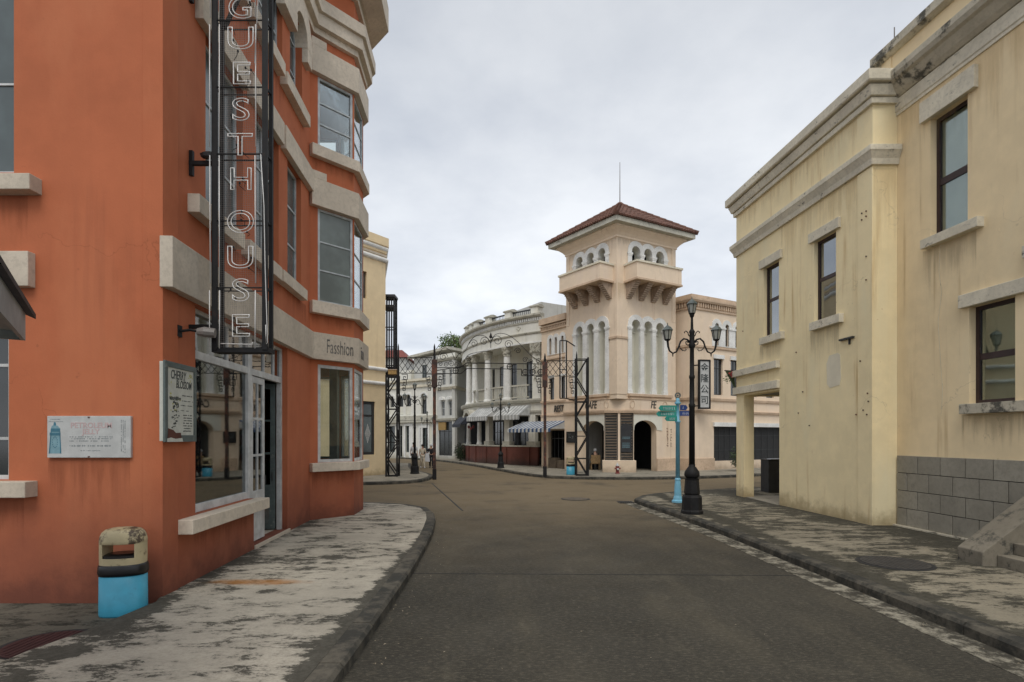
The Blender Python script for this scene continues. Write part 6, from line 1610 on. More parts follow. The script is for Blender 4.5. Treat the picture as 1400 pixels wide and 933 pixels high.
m = MB(); m.fbox(Fu, u0-3.1, u0+.0, 8.08, 8.15, 2.19, 2.27); m.build('roof_rail', 'dark_frame', WA)
# far building with red roof
RRf = thing('red_roof_house', 'far pale house with a small red tiled roof showing above the left gate lattice', 'building', (-12.8, 63, 0))
m = MB(); m.wbox(-15.2, -11.9, 62, 68, 0, 10.9); m.build('wall', 'grey_white_render', RRf); m = MB()
m.add([(-15.5, 61.6, 10.9), (-11.6, 61.6, 10.9), (-11.6, 68.4, 10.9), (-15.5, 68.4, 10.9), (-14.4, 63.5, 12.0), (-12.6, 63.5, 12.0), (-12.6, 66.5, 12.0), (-14.4, 66.5, 12.0)], [(0, 1, 5, 4), (1, 2, 6, 5), (2, 3, 7, 6), (3, 0, 4, 7), (4, 5, 6, 7), (3, 2, 1, 0)]); m.build('roof', 'red_roof', RRf)

# ================================================================== TREES AND BUSHES
def tree(loc, h, clumps, label, seed, nl=900, size=.28):
    t = thing('tree', label, 'tree', loc); rnd = random.Random(seed); x, y, z = loc
    m = MB(); m.smooth = True; m.tube([(x, y, z), (x+.1, y, z+h*.4), (x-.05, y, z+h*.8)], [.22, .17, .10], 8)
    top = Vector((x, y, z+h*.6))
    for c in clumps:
        e = Vector(c[0]); mid = (top+e)/2+Vector((rnd.uniform(-.2, .2), rnd.uniform(-.2, .2), .2)); m.tube([top, mid, e], [.10, .06, .03], 6)
        for _ in range(4):
            q = e+Vector((rnd.uniform(-1, 1)*c[1]*.7, rnd.uniform(-1, 1)*c[1]*.7, rnd.uniform(-.3, .8)*c[1])); m.tube([mid, (mid+q)/2+Vector((0, 0, .1)), q], [.04, .03, .015], 4)
    m.build('trunk', 'bark', t)
    m = MB()
    for c, r in clumps: leaves(m, c, (r*1.15, r, r*.7), int(nl*r*r*.28), size, rnd)
    m.build('crown', 'leaf_green', t)
Yt = 58.0
def W(px, py, Y): return ((px-700)/F*Y, Y, EYE+(HZ-py)/F*Y)
tree((-5.9, Yt, 0), 11.0, [(W(613, 465, Yt), 1.0), (W(621, 470, Yt), 1.3), (W(630, 475, Yt), 1.4), (W(627, 466, Yt-1), .8), (W(637, 480, Yt+1), 1.2), (W(616, 477, Yt), 1.1)], 'loose green tree rising behind the white shop roofs', 4)
tree((-4.0, 56.0, 0), 12.0, [(W(637, 468, 56), .9), (W(640, 480, 56), 1.2), (W(634, 487, 56), 1.0)], 'green tree half hidden behind the left end of the round building', 6)
def bush(loc, r, h, label, seed, mat='leaf_dark', n=700):
    t = thing('bush', label, 'bush', loc); rnd = random.Random(seed); x, y, z = loc
    m = MB()
    for _ in range(7): m.tube([(x+rnd.uniform(-.1, .1), y, z), (x+rnd.uniform(-r, r)*.7, y+rnd.uniform(-r, r)*.5, z+h*.8)], [.02, .01], 4)
    m.build('stems', 'bark', t); m = MB(); leaves(m, (x, y, z+h*.55), (r, r*.8, h*.5), n, .13, rnd); leaves(m, (x+r*.3, y, z+h*.3), (r*.8, r*.7, h*.3), n//2, .13, rnd); m.build('foliage', mat, t)
bush((-4.05, 43.6, KH), .55, 1.35, 'dark green bush between the white shop and the red terrace wall', 2)
bush((12.6, 30.6, KH), .6, 1.3, 'leafy bush on the far pavement seen through the cream porch', 5)

# ================================================================== IRON GATEWAY
YG = 26.1
def g2(px, py): return Vector(((px-700)/F*YG, YG, EYE+(HZ-py)/F*YG))
GW = thing('iron_gateway', 'black and rust iron scrollwork gateway arching over the street on two spired posts', 'gateway', tuple(Vector((-1.0, YG, 0))))
def post(px, ytop, z0, lab='post'):
    x = (px-700)/F*YG; zt_ = EYE+(HZ-ytop)/F*YG
    m = MB(); m.wbox(x-.085, x+.085, YG-.085, YG+.085, z0, z0+.5); m.build('post_base', 'black_iron', GW, bevel=.01)
    m = MB(); m.wbox(x-.065, x+.065, YG-.065, YG+.065, z0+.5, 4.35); m.build(lab, 'rusty_iron', GW)
    m = MB(); m.wbox(x-.12, x+.12, YG-.10, YG+.10, 4.35, 5.65-(.1 if px > 700 else 0)); m.build('post_sleeve', 'rusty_iron', GW, bevel=.01)
    m = MB(); m.lathe((x, YG, 0), [(.09, 5.5), (.06, 5.7), (.045, zt_-.15), (.005, zt_)], 6); m.build('spire', 'black_iron', GW)
    return x
post(594, 470, 0.0); post(745, 483, KH); 
def line(pts, w=.028, name='scroll_bar', r=True):
    m = MB(); P_ = [g2(*p) for p in pts]
    if r: m.tube(P_, w/2, 5)
    else:
        for a, b in zip(P_, P_[1:]): m.bar(a, b, w)
    return m.build(name, 'black_iron', GW)
def curve_pts(pts): return [tuple(p) for p in catmull([(p[0], p[1]) for p in pts], 1.2)]
def spiral(cx_, cy_, r, a0, turns, sgn, n=22):
    return [(cx_+r*(1-.82*i/n)*math.cos(a0+sgn*2*PI*turns*i/n), cy_-r*(1-.82*i/n)*math.sin(a0+sgn*2*PI*turns*i/n)) for i in range(n+1)]
for pts in ([(596, 511), (630, 511), (639, 504), (713, 505), (713, 514), (744, 514)], [(596, 503), (629, 503), (638, 496.5), (744, 498)], [(596, 507), (700-60, 500)]): line(pts, .035, 'gate_bar', False)
for c in (curve_pts([(596, 499), (600, 484), (607, 476), (616, 480), (622, 492)]), curve_pts([(622, 492), (628, 484), (636, 480), (642, 468), (650, 460), (660, 459), (667, 463), (671, 470)]),
          curve_pts([(671, 470), (674, 461), (682, 456), (694, 458), (706, 466), (716, 476), (728, 488), (742, 497)]), curve_pts([(634, 495), (640, 486), (652, 482), (668, 480)]), curve_pts([(596, 478), (603, 470), (610, 474)])): line(c)
for s in ((606, 488, 6, 0, 1.6, 1), (617, 498, 4.5, PI, 1.5, -1), (610, 499, 3.5, 0, 1.5, 1), (602, 498, 3.5, PI, 1.5, -1), (624, 499, 3.5, 0, 1.5, 1), (648, 470, 6, PI, 1.6, -1), (662, 467, 6.5, 0, 1.6, 1), (680, 466, 7.5, PI, 1.6, -1), (695, 471, 6, 0, 1.6, 1), (708, 480, 4.5, PI, 1.5, -1), (718, 492, 4, 0, 1.5, 1), (726, 495, 3.5, PI, 1.5, -1), (736, 494, 4, 0, 1.5, 1), (640, 490, 4, 0, 1.5, -1), (731, 503, 3, 0, 1.4, 1)):
    line(spiral(*s))
line([(671, 476), (671, 459)], .03); m = MB(); m.lathe(g2(671, 462), [(.0, -.05), (.09, .02), (.0, .28)], 6); m.build('finial', 'black_iron', GW)
for cx_, cy_ in ((623, 507), (697, 501.5), (718, 509), (728, 509), (739, 509)):
    m = MB(); c = g2(cx_, cy_)
    m.extrude([[(c.x+.15*math.cos(PI*i/8), c.z+.15*math.sin(PI*i/8)) for i in range(16)], [(c.x+.11*math.cos(PI*i/8), c.z+.11*math.sin(PI*i/8)) for i in range(16)]], lambda a, z, d: Vector((a, YG+d, z)), -.015, .015)
    m.bar((c.x-.12, YG, c.z), (c.x+.12, YG, c.z), .025); m.bar((c.x, YG, c.z-.12), (c.x, YG, c.z+.12), .025); m.build('rosette', 'black_iron', GW)
def key(px, sg, y0):
    w = 8*sg
    for k in range(3):
        y = y0+k*8-(k*.4); q = w*(1-.18*k)
        line([(px, y), (px+q, y), (px+q, y+7), (px+q*.35, y+7), (px+q*.35, y+3), (px+q*.68, y+3), (px+q*.68, y+5)], .028, 'key_scroll', False)
key(590.5, -1, 512); key(597.5, 1, 512); key(741, -1, 515); key(749, 1, 516)
def diamonds(x0, x1, y0, y1, n, rows=2):
    line([(x0, y0), (x1, y0)], .03, 'lattice_rail', False); line([(x0, y1), (x1, y1)], .03, 'lattice_rail', False)
    w = (x1-x0)/n; h = (y1-y0)
    for i in range(-rows+1, n):
        for s in (1, -1):
            a = (x0+i*w, y0 if s > 0 else y1); b = (x0+(i+rows)*w, y1 if s > 0 else y0)
            ta = max(0, (x0-a[0])/(b[0]-a[0])); tb = min(1, (x1-a[0])/(b[0]-a[0]))
            if tb-ta > .05: line([(a[0]+(b[0]-a[0])*ta, a[1]+(b[1]-a[1])*ta), (a[0]+(b[0]-a[0])*tb, a[1]+(b[1]-a[1])*tb)], .022, 'lattice_bar', False)
diamonds(546.5, 591, 489, 510.5, 6, 2); diamonds(748, 787, 493.5, 514.5, 5, 2)
key(549, 1, 512); key(786, -1, 516)

def lattice(x0, x1, y0, y1, z0, z1, label, spire=None, levels=(0, .14, .33, .62, .98)):
    t = thing('lattice_tower', label, 'lattice tower', ((x0+x1)/2, (y0+y1)/2, z0))
    H = z1-z0
    for x in (x0, x1):
        for y in (y0, y1): m = MB(); m.wbox(x-.036, x+.036, y-.036, y+.036, z0, z1); m.build('upright', 'black_iron', t)
    lv = [z0+H*k for k in levels]
    for z in lv[0:]:
        for a, b in (((x0, y0), (x1, y0)), ((x0, y1), (x1, y1)), ((x0, y0), (x0, y1)), ((x1, y0), (x1, y1))): m = MB(); m.bar((*a, z+.03), (*b, z+.03), .045); m.build('cross_bar', 'black_iron', t)
    n = 6
    for k in range(n):
        za, zb_ = z0+H*k/n, z0+H*(k+1)/n; f = k % 2
        for y in (y0, y1): m = MB(); m.bar((x0 if f else x1, y, za), (x1 if f else x0, y, zb_), .05); m.build('diagonal', 'black_iron', t)
        for x in (x0, x1): m = MB(); m.bar((x, y0 if f else y1, za), (x, y1 if f else y0, zb_), .05); m.build('diagonal', 'black_iron', t)
    if spire: m = MB(); m.lathe((spire[0], y0, z1-.9), [(.05, 0), (.07, .3), (.035, spire[1]-z1+.75), (.004, spire[1]-z1+.9)], 6); m.build('spire', 'black_iron', t)
    return t
lattice(3.12, 3.68, 26.75, 27.25, KH, 5.86, 'black lattice tower carrying the right end of the gateway in front of the cafe', (3.12, 6.15))
lattice(-5.98, -5.46, 26.3, 26.8, KH, 4.95, 'black lattice tower at the left end of the gateway by the yellow building', (-5.40, 6.45), levels=(0, .33, .66, .98))

# empty projecting sign frames
t = thing('empty_sign_frame', 'tall empty black sign frame hung off the restaurant wing wall', 'sign frame', (2.55, 29.8, 4.1))
Ye = 30.2; ex0, ex1 = (765.5-700)/F*Ye, (774.5-700)/F*Ye; ez0, ez1 = EYE+(HZ-545)/F*Ye, EYE+(HZ-466)/F*Ye
for x in (ex0, ex1): m = MB(); m.bar((x, Ye, ez0), (x, Ye, ez1), .06); m.build('rail', 'black_iron', t)
for z in (ez0, (ez0+ez1)/2, ez1): m = MB(); m.bar((ex0, Ye, z), (ex1, Ye, z), .045); m.build('cross_bar', 'black_iron', t)
for x in (ex0+.07, ex1-.07): m = MB(); m.bar((x, Ye-.03, ez0+.05), (x, Ye-.03, ez1-.05), .02); m.build('neon_tube', 'neon_glass', t)
m = MB(); m.bar((ex1, Ye, ez1), (pL.x+.45, pL.y-.6, ez1), .05); m.build('bracket', 'black_iron', t); m = MB(); m.bar((ex1, Ye, ez0), (pL.x+.45, pL.y-.6, ez0), .05); m.build('bracket', 'black_iron', t)

t = thing('hanging_cage_sign', 'tall dark barred sign cage with flat roof on the side of the yellow building', 'sign frame', (-6.2, 28.4, 5.2))
cx0, cx1, cy0_, cy1_ = -6.52, -6.02, 28.2, 28.9; cz0, cz1 = 5.15, 9.15
for i in range(5):
    for y in (cy0_, cy1_):
        x = cx0+(cx1-cx0)*i/4; m = MB(); m.bar((x, y, cz0), (x, y, cz1), .06 if i in (0, 4) else .04); m.build('bar', 'black_iron', t)
for i in range(1, 4):
    y = cy0_+(cy1_-cy0_)*i/4; m = MB(); m.bar((cx1, y, cz0), (cx1, y, cz1), .03); m.build('bar', 'black_iron', t)
for z in (cz0, cz0+.5, 6.6, 7.6, 8.6, cz1):
    for y in (cy0_, cy1_): m = MB(); m.bar((cx0, y, z), (cx1, y, z), .05); m.build('cross_bar', 'black_iron', t)
m = MB(); m.wbox(cx0-.06, cx1+.06, cy0_-.05, cy1_+.05, cz1, cz1+.12); m.build('roof', 'dark_cabinet', t); m = MB(); m.wbox(cx0-.02, cx1+.0, cy0_+.0, cy1_-.0, 8.55, 8.75); m.build('panel', 'dark_cabinet', t)
m = MB(); m.wbox(cx0, cx1, cy0_+.05, cy1_-.05, cz0-.02, cz0+.45); m.build('panel', 'dark_cabinet', t)
for z in (5.4, 8.4): m = MB(); m.bar((cx0, cy0_+.3, z), (cx0-.35, cy0_+.5, z), .06); m.build('bracket', 'black_iron', t)
t = thing('orange_box', 'small orange box sitting on top of the left lattice tower', 'box', (-5.7, 26.5, 4.97)); m = MB(); m.wbox(-5.9, -5.5, 26.35, 26.75, 4.99, 5.2); m.build('body', 'ochre_sign', t, bevel=.01); m = MB(); m.wbox(-5.92, -5.48, 26.33, 26.77, 5.2, 5.23); m.build('lid', 'peach_trim', t)

# ================================================================== LAMP POSTS
def lamp_post(loc, label, group):
    t = thing('lamp_post', label, 'lamp post', loc, group); x, y, z0 = loc
    def lat(prof, name, n=8, mat='black_iron', parent=t, c=(0, 0), **k):
        m = MB(); m.smooth = k.pop('sm', False); m.lathe((x+c[0], y+c[1], z0), prof, n); return m.build(name, mat, parent, **k)
    lat([(.265, 0), (.265, .06), (.24, .10), (.235, .40), (.20, .46)], 'base', 8, bevel=.006)
    lat([(.175, .46), (.19, .50), (.165, .82), (.18, .86)], 'pedestal', 8, bevel=.006)
    lat([(.13, .86), (.185, .93), (.175, 1.02), (.11, 1.12), (.075, 1.16), (.085, 1.20)], 'bulb', 14, sm=True)
    lat([(.072, 1.20), (.066, 2.6), (.078, 2.62), (.078, 2.68), (.062, 2.70), (.056, 3.3), (.070, 3.32), (.070, 3.38), (.054, 3.40), (.050, 4.05), (.075, 4.08), (.08, 4.14), (.06, 4.2), (.06, 4.42), (.075, 4.46), (.04, 4.52)], 'shaft', 14, sm=True)
    lat([(.035, 4.52), (.028, 4.80), (.05, 4.84), (.06, 4.88)], 'neck', 10)
    def lantern(cx_, zb_):
        L_ = lat([(.055, zb_), (.075, zb_+.02), (.08, zb_+.035)], 'lantern', 6, c=(cx_, 0))
        lat([(.068, zb_+.035), (.108, zb_+.245)], 'glass', 6, 'far_lamp_glass', L_, (cx_, 0))
        m = MB()
        for k in range(6):
            a = 2*PI*(k+.5)/6; m.bar((x+cx_+.070*math.cos(a), y+.070*math.sin(a), z0+zb_+.03), (x+cx_+.112*math.cos(a), y+.112*math.sin(a), z0+zb_+.25), .014)
        m.build('lantern_bars', 'black_iron', L_)
        lat([(.128, zb_+.245), (.135, zb_+.26), (.10, zb_+.31), (.085, zb_+.33), (.04, zb_+.36), (.015, zb_+.38), (.008, zb_+.44)], 'cap', 6, 'lamp_cap', L_, (cx_, 0))
    lantern(0, 4.88)
    for s in (-1, 1):
        X = .60*s; lantern(X, 4.24)
        m = MB(); m.smooth = True
        def q(a, b): return (x+s*a, y, z0+b)
        m.tube([q(.60, 4.25), q(.585, 4.10), q(.55, 3.99), q(.47, 3.93), q(.38, 3.97), q(.33, 4.08), q(.28, 4.22), q(.20, 4.29), q(.12, 4.27), q(.05, 4.20)], [.03, .026, .022, .02, .02, .02, .022, .022, .022, .03], 8); m.build('arm', 'black_iron', t)
        m = MB(); m.smooth = True
        m.tube([q(.05, 4.15), q(.10, 4.13), q(.145, 4.16), q(.15, 4.21), q(.115, 4.23), q(.095, 4.20), q(.11, 4.18)], .014, 6); m.tube([q(.31, 4.16), q(.29, 4.06), q(.23, 4.0), q(.17, 3.99), q(.14, 4.02), q(.16, 4.045)], .011, 6)
        m.tube([q(.05, 4.34), q(.085, 4.38), q(.10, 4.44), q(.15, 4.48), q(.19, 4.45), q(.17, 4.425)], .013, 6); m.build('scroll', 'black_iron', t)['kind'] = 'stuff'
        m = MB(); m.lathe((x+s*.47, y, z0+3.90), [(.004, -.06), (.018, 0), (.01, .03)], 6); m.build('drop', 'black_iron', t)
    return t
g = NG('far_lamp_glass'); g.fin((0.30, 0.31, 0.28), 0.25)
simple('lamp_cap', (0.12, 0.145, 0.14), 0.5, wear=(.22, .24, .23), wamt=.5)
def copy_tree(o, parent=None):
    c = o.copy(); COL.objects.link(c); c.parent = parent
    for ch in list(o.children): copy_tree(ch, c)
    return c
GL = 'black iron lamp posts with lanterns on scroll arms'
lp = lamp_post((4.42, 13.6, KH), 'large three-lantern black lamp post on the right pavement beside the cyan signpost', GL)
for x, y, s, rz, lab in (((567-700)/F*28.3, 28.3, .885, .5, 'black lamp post on the left corner pavement between the lattice tower and gate post'), ((684.5-700)/F*33.6, 33.6, .86, .15, 'black lamp post in front of the red terrace wall'), ((589.5-700)/F*50.0, 47.6, .78, .1, 'smallest most distant black lamp post by the white shops')):
    c = copy_tree(lp); c.location = (x, y, KH); c.scale = (s, s, s); c.rotation_euler = (0, 0, rz); c['label'] = lab

# ================================================================== SIGNPOST
sp = (4.76, 15.9, KH); t = thing('signpost', 'light cyan fingerpost with green and blue direction boards on the right pavement', 'signpost', sp)
x, y, z0 = sp
m = MB(); m.lathe(sp, [(.17, 0), (.17, .05), (.13, .08), (.12, .14), (.10, .20), (.095, .42), (.075, .62), (.085, .66), (.062, .70)], 10); m.build('base', 'light_cyan_paint', t)
m = MB(); m.smooth = True; m.lathe(sp, [(.062, .70), (.056, 2.28), (.08, 2.30), (.08, 2.34), (.05, 2.36), (.045, 2.80), (.08, 2.82), (.09, 2.86), (.05, 2.9), (.06, 2.93), (.035, 2.99)], 12); m.build('pole', 'light_cyan_paint', t)
m = MB(); m.extrude([[(x+.085*math.cos(PI*i/8), z0+3.07+.085*math.sin(PI*i/8)) for i in range(16)], [(x+.05*math.cos(PI*i/8), z0+3.07+.05*math.sin(PI*i/8)) for i in range(16)]], lambda a, z, d: Vector((a, y+d, z)), -.02, .02); m.lathe((x, y, z0+3.03), [(.0, 0), (.035, .035), (.0, .07)], 8); m.build('ring_finial', 'lamp_cap', t)
rr = random.Random(8)
def blade(zc, h, L_, az, mat, name, flip=False):
    d = Vector((math.cos(az), math.sin(az), 0)); fr = Frame((x, y), (x+d.x, y+d.y)) if d.x > 0 else Frame((x+d.x*L_, y+d.y*L_), (x, y))
    o0 = .05 if d.x > 0 else .0; o1 = L_ if d.x > 0 else L_-.05
    if d.x > 0: lp_ = [(o0, zc-h/2), (o1-.06, zc-h/2), (o1, zc), (o1-.06, zc+h/2), (o0, zc+h/2)]
    else: lp_ = [(.06, zc-h/2), (o1, zc-h/2), (o1, zc+h/2), (.06, zc+h/2), (0, zc)]
    m = MB(); m.fext(fr, [lp_], .035, .06); B = m.build('direction_board', mat, t, bevel=.003); B['label'] = name
    m = MB(); a = lp_[0][0]+.07
    while a < lp_[1][0]-.08:
        w = rr.uniform(.025, .045)
        for k in range(3): m.fbox(fr, a+rr.uniform(0, w*.4), a+w*rr.uniform(.6, 1), zc-h*.22+k*h*.16, zc-h*.22+k*h*.16+h*.07, .06, .0625)
        m.fbox(fr, a+w*.4, a+w*.55, zc-h*.25, zc+h*.22, .06, .0628); a += w+.014
    m.build('lettering', 'cloth_white', B)['kind'] = 'stuff'
blade(z0+2.70, .16, .58, math.radians(184), 'green_sign', 'top green direction board')
blade(z0+2.54, .15, .62, math.radians(176), 'green_sign', 'middle green direction board')
blade(z0+2.40, .14, .42, math.radians(190), 'green_sign', 'lower short green direction board')
blade(z0+2.72, .15, .30, math.radians(20), 'blue_sign', 'upper short blue direction board'); blade(z0+2.55, .14, .40, math.radians(-6), 'blue_sign', 'lower blue direction board')

# ================================================================== HYDRANT
hx, hy = 5.42, 28.45; t = thing('fire_hydrant', 'small faded red and white fire hydrant in front of the cafe plinth', 'hydrant', (hx, hy, KH))
m = MB(); m.lathe((hx, hy, KH), [(.13, 0), (.13, .04), (.085, .06), (.085, .34), (.10, .36), (.10, .39)], 10); m.build('barrel', 'hydrant_red', t)
m = MB(); m.lathe((hx, hy, KH), [(.10, .39), (.08, .46), (.04, .50), (.02, .56)], 10); m.build('cap', 'sign_white', t)
for s in (-1, 1): m = MB(); m.tube([(hx, hy-.02, KH+.27), (hx+s*.15, hy-.02, KH+.27)], .045, 8); m.build('outlet', 'hydrant_red', t)
m = MB(); m.tube([(hx, hy, KH+.24), (hx, hy-.16, KH+.24)], .055, 8); m.build('outlet', 'sign_white', t)

# ================================================================== PEOPLE
def skin_obj(name, verts, edges, radii, mat, parent, root=0, sub=1):
    org = org_of(parent)
    me = bpy.data.meshes.new(name); me.from_pydata([tuple(Vector(v)-org) for v in verts], edges, [])
    o = bpy.data.objects.new(name, me); link(o, parent, org); md = o.modifiers.new('skin', 'SKIN'); md.use_smooth_shade = True
    if not me.skin_vertices: 
        return o
    for i, r in enumerate(radii): me.skin_vertices[0].data[i].radius = (r, r) if not isinstance(r, tuple) else r
    me.skin_vertices[0].data[root].use_root = True
    s = o.modifiers.new('sub', 'SUBSURF'); s.levels = sub; s.render_levels = sub
    me.materials.append(MATS[mat]); return o
def person(loc, face, h, top, bottom, hair, label, pose, seated=False, skirt=False, cap=None):
    """joints in metres for a 1.7 m body: x right, y forward, z up"""
    t = thing('person', label, 'person', loc); k = h/1.70; ca, sa = math.cos(face), math.sin(face)
    def T_(v): v = Vector(v)*k; return Vector(loc)+Vector((v.x*ca-v.y*sa, v.x*sa+v.y*ca, v.z))
    J = pose; V = []; E = []; R = []
    def add(v, r, p=None):
        V.append(T_(v)); R.append(r*k if not isinstance(r, tuple) else (r[0]*k, r[1]*k)); 
        if p is not None: E.append((p, len(V)-1))
        return len(V)-1
    pel = add(J['pelvis'], .115); sp1 = add(J['waist'], .105, pel); ch = add(J['chest'], .125, sp1); nk = add(J['neck'], .052, ch); hb = add(J['head0'], .075, nk); hm = add(J['head1'], .092, hb); ht = add(J['head2'], .06, hm)
    f = Vector(J['face']) if 'face' in J else Vector((0, 1, 0)); add(Vector(J['head0'])+f*.10+Vector((0, 0, .04)), .016, hb)
    for s, S_ in ((-1, 'l'), (1, 'r')):
        sh = add(J['sh'+S_], .055, ch); el = add(J['el'+S_], .040, sh); wr_ = add(J['wr'+S_], .028, el); hd = add(J['ha'+S_], (.034, .016), wr_)
        d = (Vector(J['ha'+S_])-Vector(J['wr'+S_])).normalized(); sd_ = Vector((0, 1, 0)) if abs(d.y) < .7 else Vector((1, 0, 0))
        for q in range(4): 
            b = Vector(J['ha'+S_])+sd_*(q-1.5)*.018+d*.02; m1 = add(b+d*.035, .009, hd); add(b+d*(.065+.008*(1 if q in (1, 2) else 0))+Vector((0, 0, .005)), .007, m1)
        b = Vector(J['wr'+S_])+d*.03+sd_*.035; m1 = add(b, .010, wr_); add(b+d*.04, .008, m1)
        hp = add(J['hp'+S_], .090, pel); kn_ = add(J['kn'+S_], .058, hp); an_ = add(J['an'+S_], .038, kn_); add(J['to'+S_], .034, an_)
    skin_obj('body', V, E, R, 'skin', t, 0)
    def cl(name, keys, rad, mat):
        vs = [T_(J[a]) for a in keys]; ed = []; idx = {a: i for i, a in enumerate(keys)}
        for a, b in (('pelvis', 'waist'), ('waist', 'chest'), ('chest', 'neck'), ('chest', 'shl'), ('chest', 'shr'), ('shl', 'ell'), ('shr', 'elr'), ('pelvis', 'hpl'), ('pelvis', 'hpr'), ('hpl', 'knl'), ('hpr', 'knr'), ('knl', 'anl'), ('knr', 'anr')):
            if a in idx and b in idx: ed.append((idx[a], idx[b]))
        return skin_obj(name, vs, ed, [r*k for r in rad], mat, t, 0)
    cl('shirt', ['pelvis', 'waist', 'chest', 'shl', 'shr', 'ell', 'elr'], [.135, .13, .15, .075, .075, .055, .055], top)
    cl('trousers', ['pelvis', 'hpl', 'hpr', 'knl', 'knr', 'anl', 'anr'], [.13, .108, .108, .082, .082, .072, .072], bottom)
    m = MB(); m.smooth = True; c = T_(J['head1']); m.lathe(c-Vector((0, 0, .03*k)), [(.099*k, 0), (.105*k, .05*k), (.095*k, .10*k), (.055*k, .135*k), (.01, .145*k)], 12); hh = m.build('hair' if not cap else 'cap', cap or hair, t)
    m = MB(); fv = f.normalized()
    back = T_(Vector(J['head1'])-fv*.03); m.lathe(back-Vector((0, 0, .08*k)), [(.05*k, 0), (.09*k, .05*k), (.095*k, .12*k), (.06*k, .16*k)], 10); m.build('hair', hair, t)
    for s in (-1, 1):
        side = Vector((fv.y, -fv.x, 0))*s; e = T_(Vector(J['head1'])+fv*.083+side*.034+Vector((0, 0, -.035))); m = MB(); m.lathe(e-Vector((0, 0, .008)), [(.002, 0), (.011*k, .006), (.011*k, .01), (.002, .016)], 6); m.build('eye', 'ink_black', t)
        m = MB(); A = T_(J['an'+('l' if s < 0 else 'r')]); B = T_(J['to'+('l' if s < 0 else 'r')]); m.smooth = True; m.tube([A+(A-B)*.25-Vector((0, 0, .02)), (A+B)/2-Vector((0, 0, .01)), B+(B-A)*.25], [.045*k, .05*k, .03*k], 8); m.build('shoe', 'cloth_black' if bottom != 'cloth_cream' else 'cloth_white', t)
    e = T_(Vector(J['head0'])+f*.088+Vector((0, 0, -.005))); m = MB(); m.lathe(e, [(.001, 0), (.02*k, .004), (.001, .008)], 6); m.build('mouth', 'torn_brown', t)
    return t
def stand(stride=.0, arml=(0, 0), armr=(0, 0), lean=0.0):
    return dict(pelvis=(0, 0, .93), waist=(0, .0+lean*.3, 1.08), chest=(0, lean*.6, 1.30), neck=(0, lean, 1.46), head0=(0, lean+.01, 1.55), head1=(0, lean+.01, 1.62), head2=(0, lean, 1.68),
        shl=(-.175, lean*.8, 1.385), shr=(.175, lean*.8, 1.385), ell=(-.22, arml[0]*.5, 1.12), elr=(.22, armr[0]*.5, 1.12), wrl=(-.24, arml[0], .90+arml[1]), wrr=(.24, armr[0], .90+armr[1]), hal=(-.245, arml[0]*1.2, .83+arml[1]*1.3), har=(.245, armr[0]*1.2, .83+armr[1]*1.3),
        hpl=(-.095, 0, .88), hpr=(.095, 0, .88), knl=(-.10, stride*.55+.03, .50), knr=(.10, -stride*.3+.03, .50), anl=(-.10, stride, .09), anr=(.10, -stride, .10), tol=(-.105, stride+.13, .035), tor=(.105, -stride+.13, .035))
PY_ = 36.2
A1 = person(((566-700)/F*PY_, PY_, 0), math.radians(180), 1.64, 'cloth_white', 'cloth_black', 'hair_black', 'walker in a white shirt and black trousers half hidden behind the corner lamp post', stand(.12, (.08, .02), (-.1, .02)))
A2 = person(((578-700)/F*PY_, PY_-.1, 0), math.radians(200), 1.52, 'cloth_cream', 'cloth_cream', 'hair_black', 'walker dressed all in cream in the middle of the three people', stand(.22, (.12, .05), (-.05, .02)))
A3 = person(((590-700)/F*PY_, PY_-.1, 0), math.radians(185), 1.52, 'cloth_black', 'cloth_black', 'hair_black', 'walker in black with a white cap partly hidden by the rusty gate post', stand(.15, (.05, .0), (.05, .02)), cap='cloth_white')
bx_, by_ = (585-700)/F*PY_, PY_-.25
t = thing('shopping_bag', 'large white bag carried between the cream and black dressed walkers', 'bag', (bx_, by_, .42))
m = MB(); m.hexa([(bx_-.15, by_-.07, .42), (bx_+.17, by_-.06, .40), (bx_+.16, by_+.07, .42), (bx_-.14, by_+.07, .43), (bx_-.11, by_-.04, .95), (bx_+.11, by_-.03, .97), (bx_+.11, by_+.04, .97), (bx_-.11, by_+.04, .95)]); m.build('sack', 'cloth_white', t, bevel=.02)
m = MB(); m.tube([(bx_-.08, by_, .95), (bx_-.03, by_, 1.05), (bx_+.04, by_, 1.05), (bx_+.08, by_, .96)], .008, 5); m.build('handle', 'cloth_white', t)
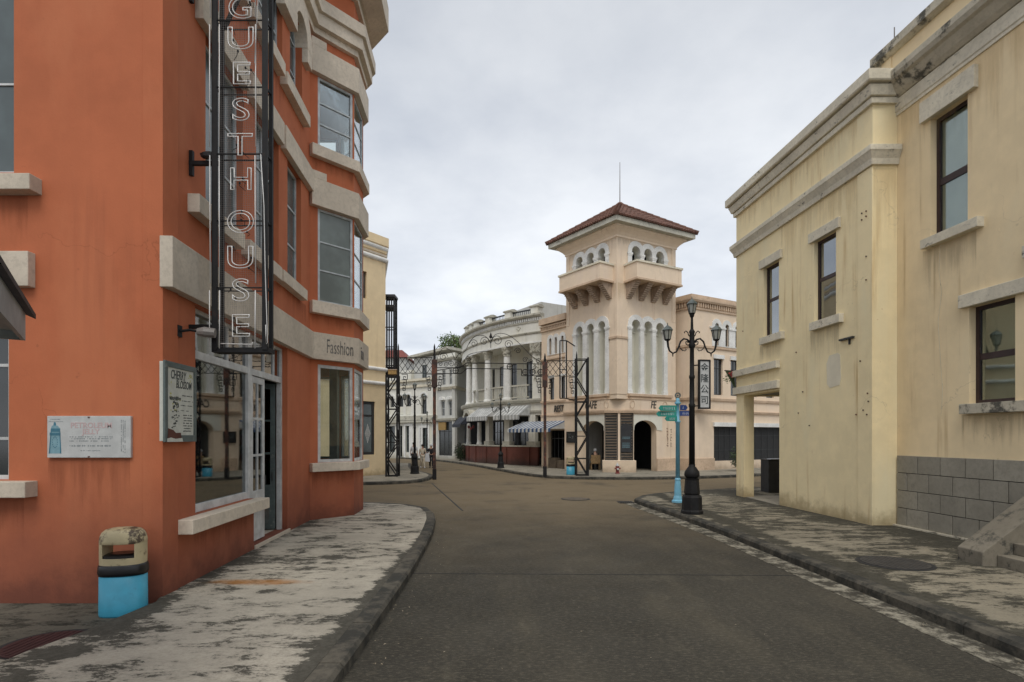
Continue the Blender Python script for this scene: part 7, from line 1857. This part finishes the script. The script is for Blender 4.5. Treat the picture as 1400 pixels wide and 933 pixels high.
# seated figure in the cafe doorway
sx_, sy_ = 4.76, 31.7
sit = dict(pelvis=(0, 0, .50), waist=(0, -.03, .64), chest=(0, -.02, .86), neck=(0, .02, 1.02), head0=(0, .05, 1.10), head1=(0, .05, 1.17), head2=(0, .04, 1.23), face=(0, 1, 0),
    shl=(-.175, 0, .95), shr=(.175, 0, .95), ell=(-.23, .05, .70), elr=(.23, .05, .70), wrl=(-.15, .26, .62), wrr=(.15, .26, .62), hal=(-.10, .32, .60), har=(.10, .32, .60),
    hpl=(-.10, .03, .48), hpr=(.10, .03, .48), knl=(-.12, .42, .48), knr=(.12, .42, .48), anl=(-.12, .42, .09), anr=(.12, .42, .09), tol=(-.12, .55, .035), tor=(.12, .55, .035))
person((sx_, sy_, KH), math.radians(-10), 1.62, 'cloth_black', 'cloth_black', 'hair_white', 'white haired figure in black sitting in the left cafe arch', sit)
t = thing('wicker_chair', 'low wicker armchair under the sitting figure in the left cafe arch', 'chair', (sx_, sy_, KH))
z0 = KH
m = MB(); m.wbox(sx_-.26, sx_+.26, sy_-.20, sy_+.28, z0+.34, z0+.39); m.build('seat', 'wicker', t, bevel=.01)
m = MB(); m.wbox(sx_-.27, sx_+.27, sy_-.27, sy_-.21, z0+.36, z0+.86); m.build('backrest', 'wicker', t, bevel=.02)
for s in (-1, 1):
    m = MB(); m.wbox(sx_+s*.285-.02, sx_+s*.285+.02, sy_-.2, sy_+.22, z0+.55, z0+.60); m.build('armrest', 'wicker', t)
    for yy in (-.2, .24): m = MB(); m.wbox(sx_+s*.24-.02, sx_+s*.24+.02, sy_+yy-.02, sy_+yy+.02, z0, z0+.34); m.build('leg', 'wicker', t)

# ================================================================== LITTER ON THE GROUND
m = MB(); rnd = random.Random(21)
def bit(x, y, z, s_):
    a = rnd.uniform(0, 6.28); c, d = math.cos(a)*s_, math.sin(a)*s_
    m.add([(x-c, y-d, z), (x+d*.4, y-c*.4, z+s_*.2), (x+c, y+d, z+.002), (x-d*.4, y+c*.4, z+s_*.25)], [(0, 1, 2, 3)])
for p in rk:
    if p.y < 16 and p.x < 5:
        for _ in range(9): bit(p.x-rnd.uniform(.02, .30)**1.3-.02, p.y+rnd.uniform(-.5, .5), .008, rnd.uniform(.008, .022))
        for _ in range(4): bit(p.x+rnd.uniform(.3, 3.0), p.y+rnd.uniform(-.5, .5), KH+.002, rnd.uniform(.008, .02))
for p in lk:
    if p.y < 15:
        for _ in range(9): bit(p.x+rnd.uniform(.02, .35), p.y+rnd.uniform(-.5, .5), .002, rnd.uniform(.008, .02))
for _ in range(60): bit(rnd.uniform(-1, 4), rnd.uniform(4.5, 16), .002, rnd.uniform(.006, .014))
o = m.build('fallen_leaves', 'leaf_litter'); tag(o, 'scattered dry leaf bits along the kerbs and on the road', 'leaf litter', kind='stuff')
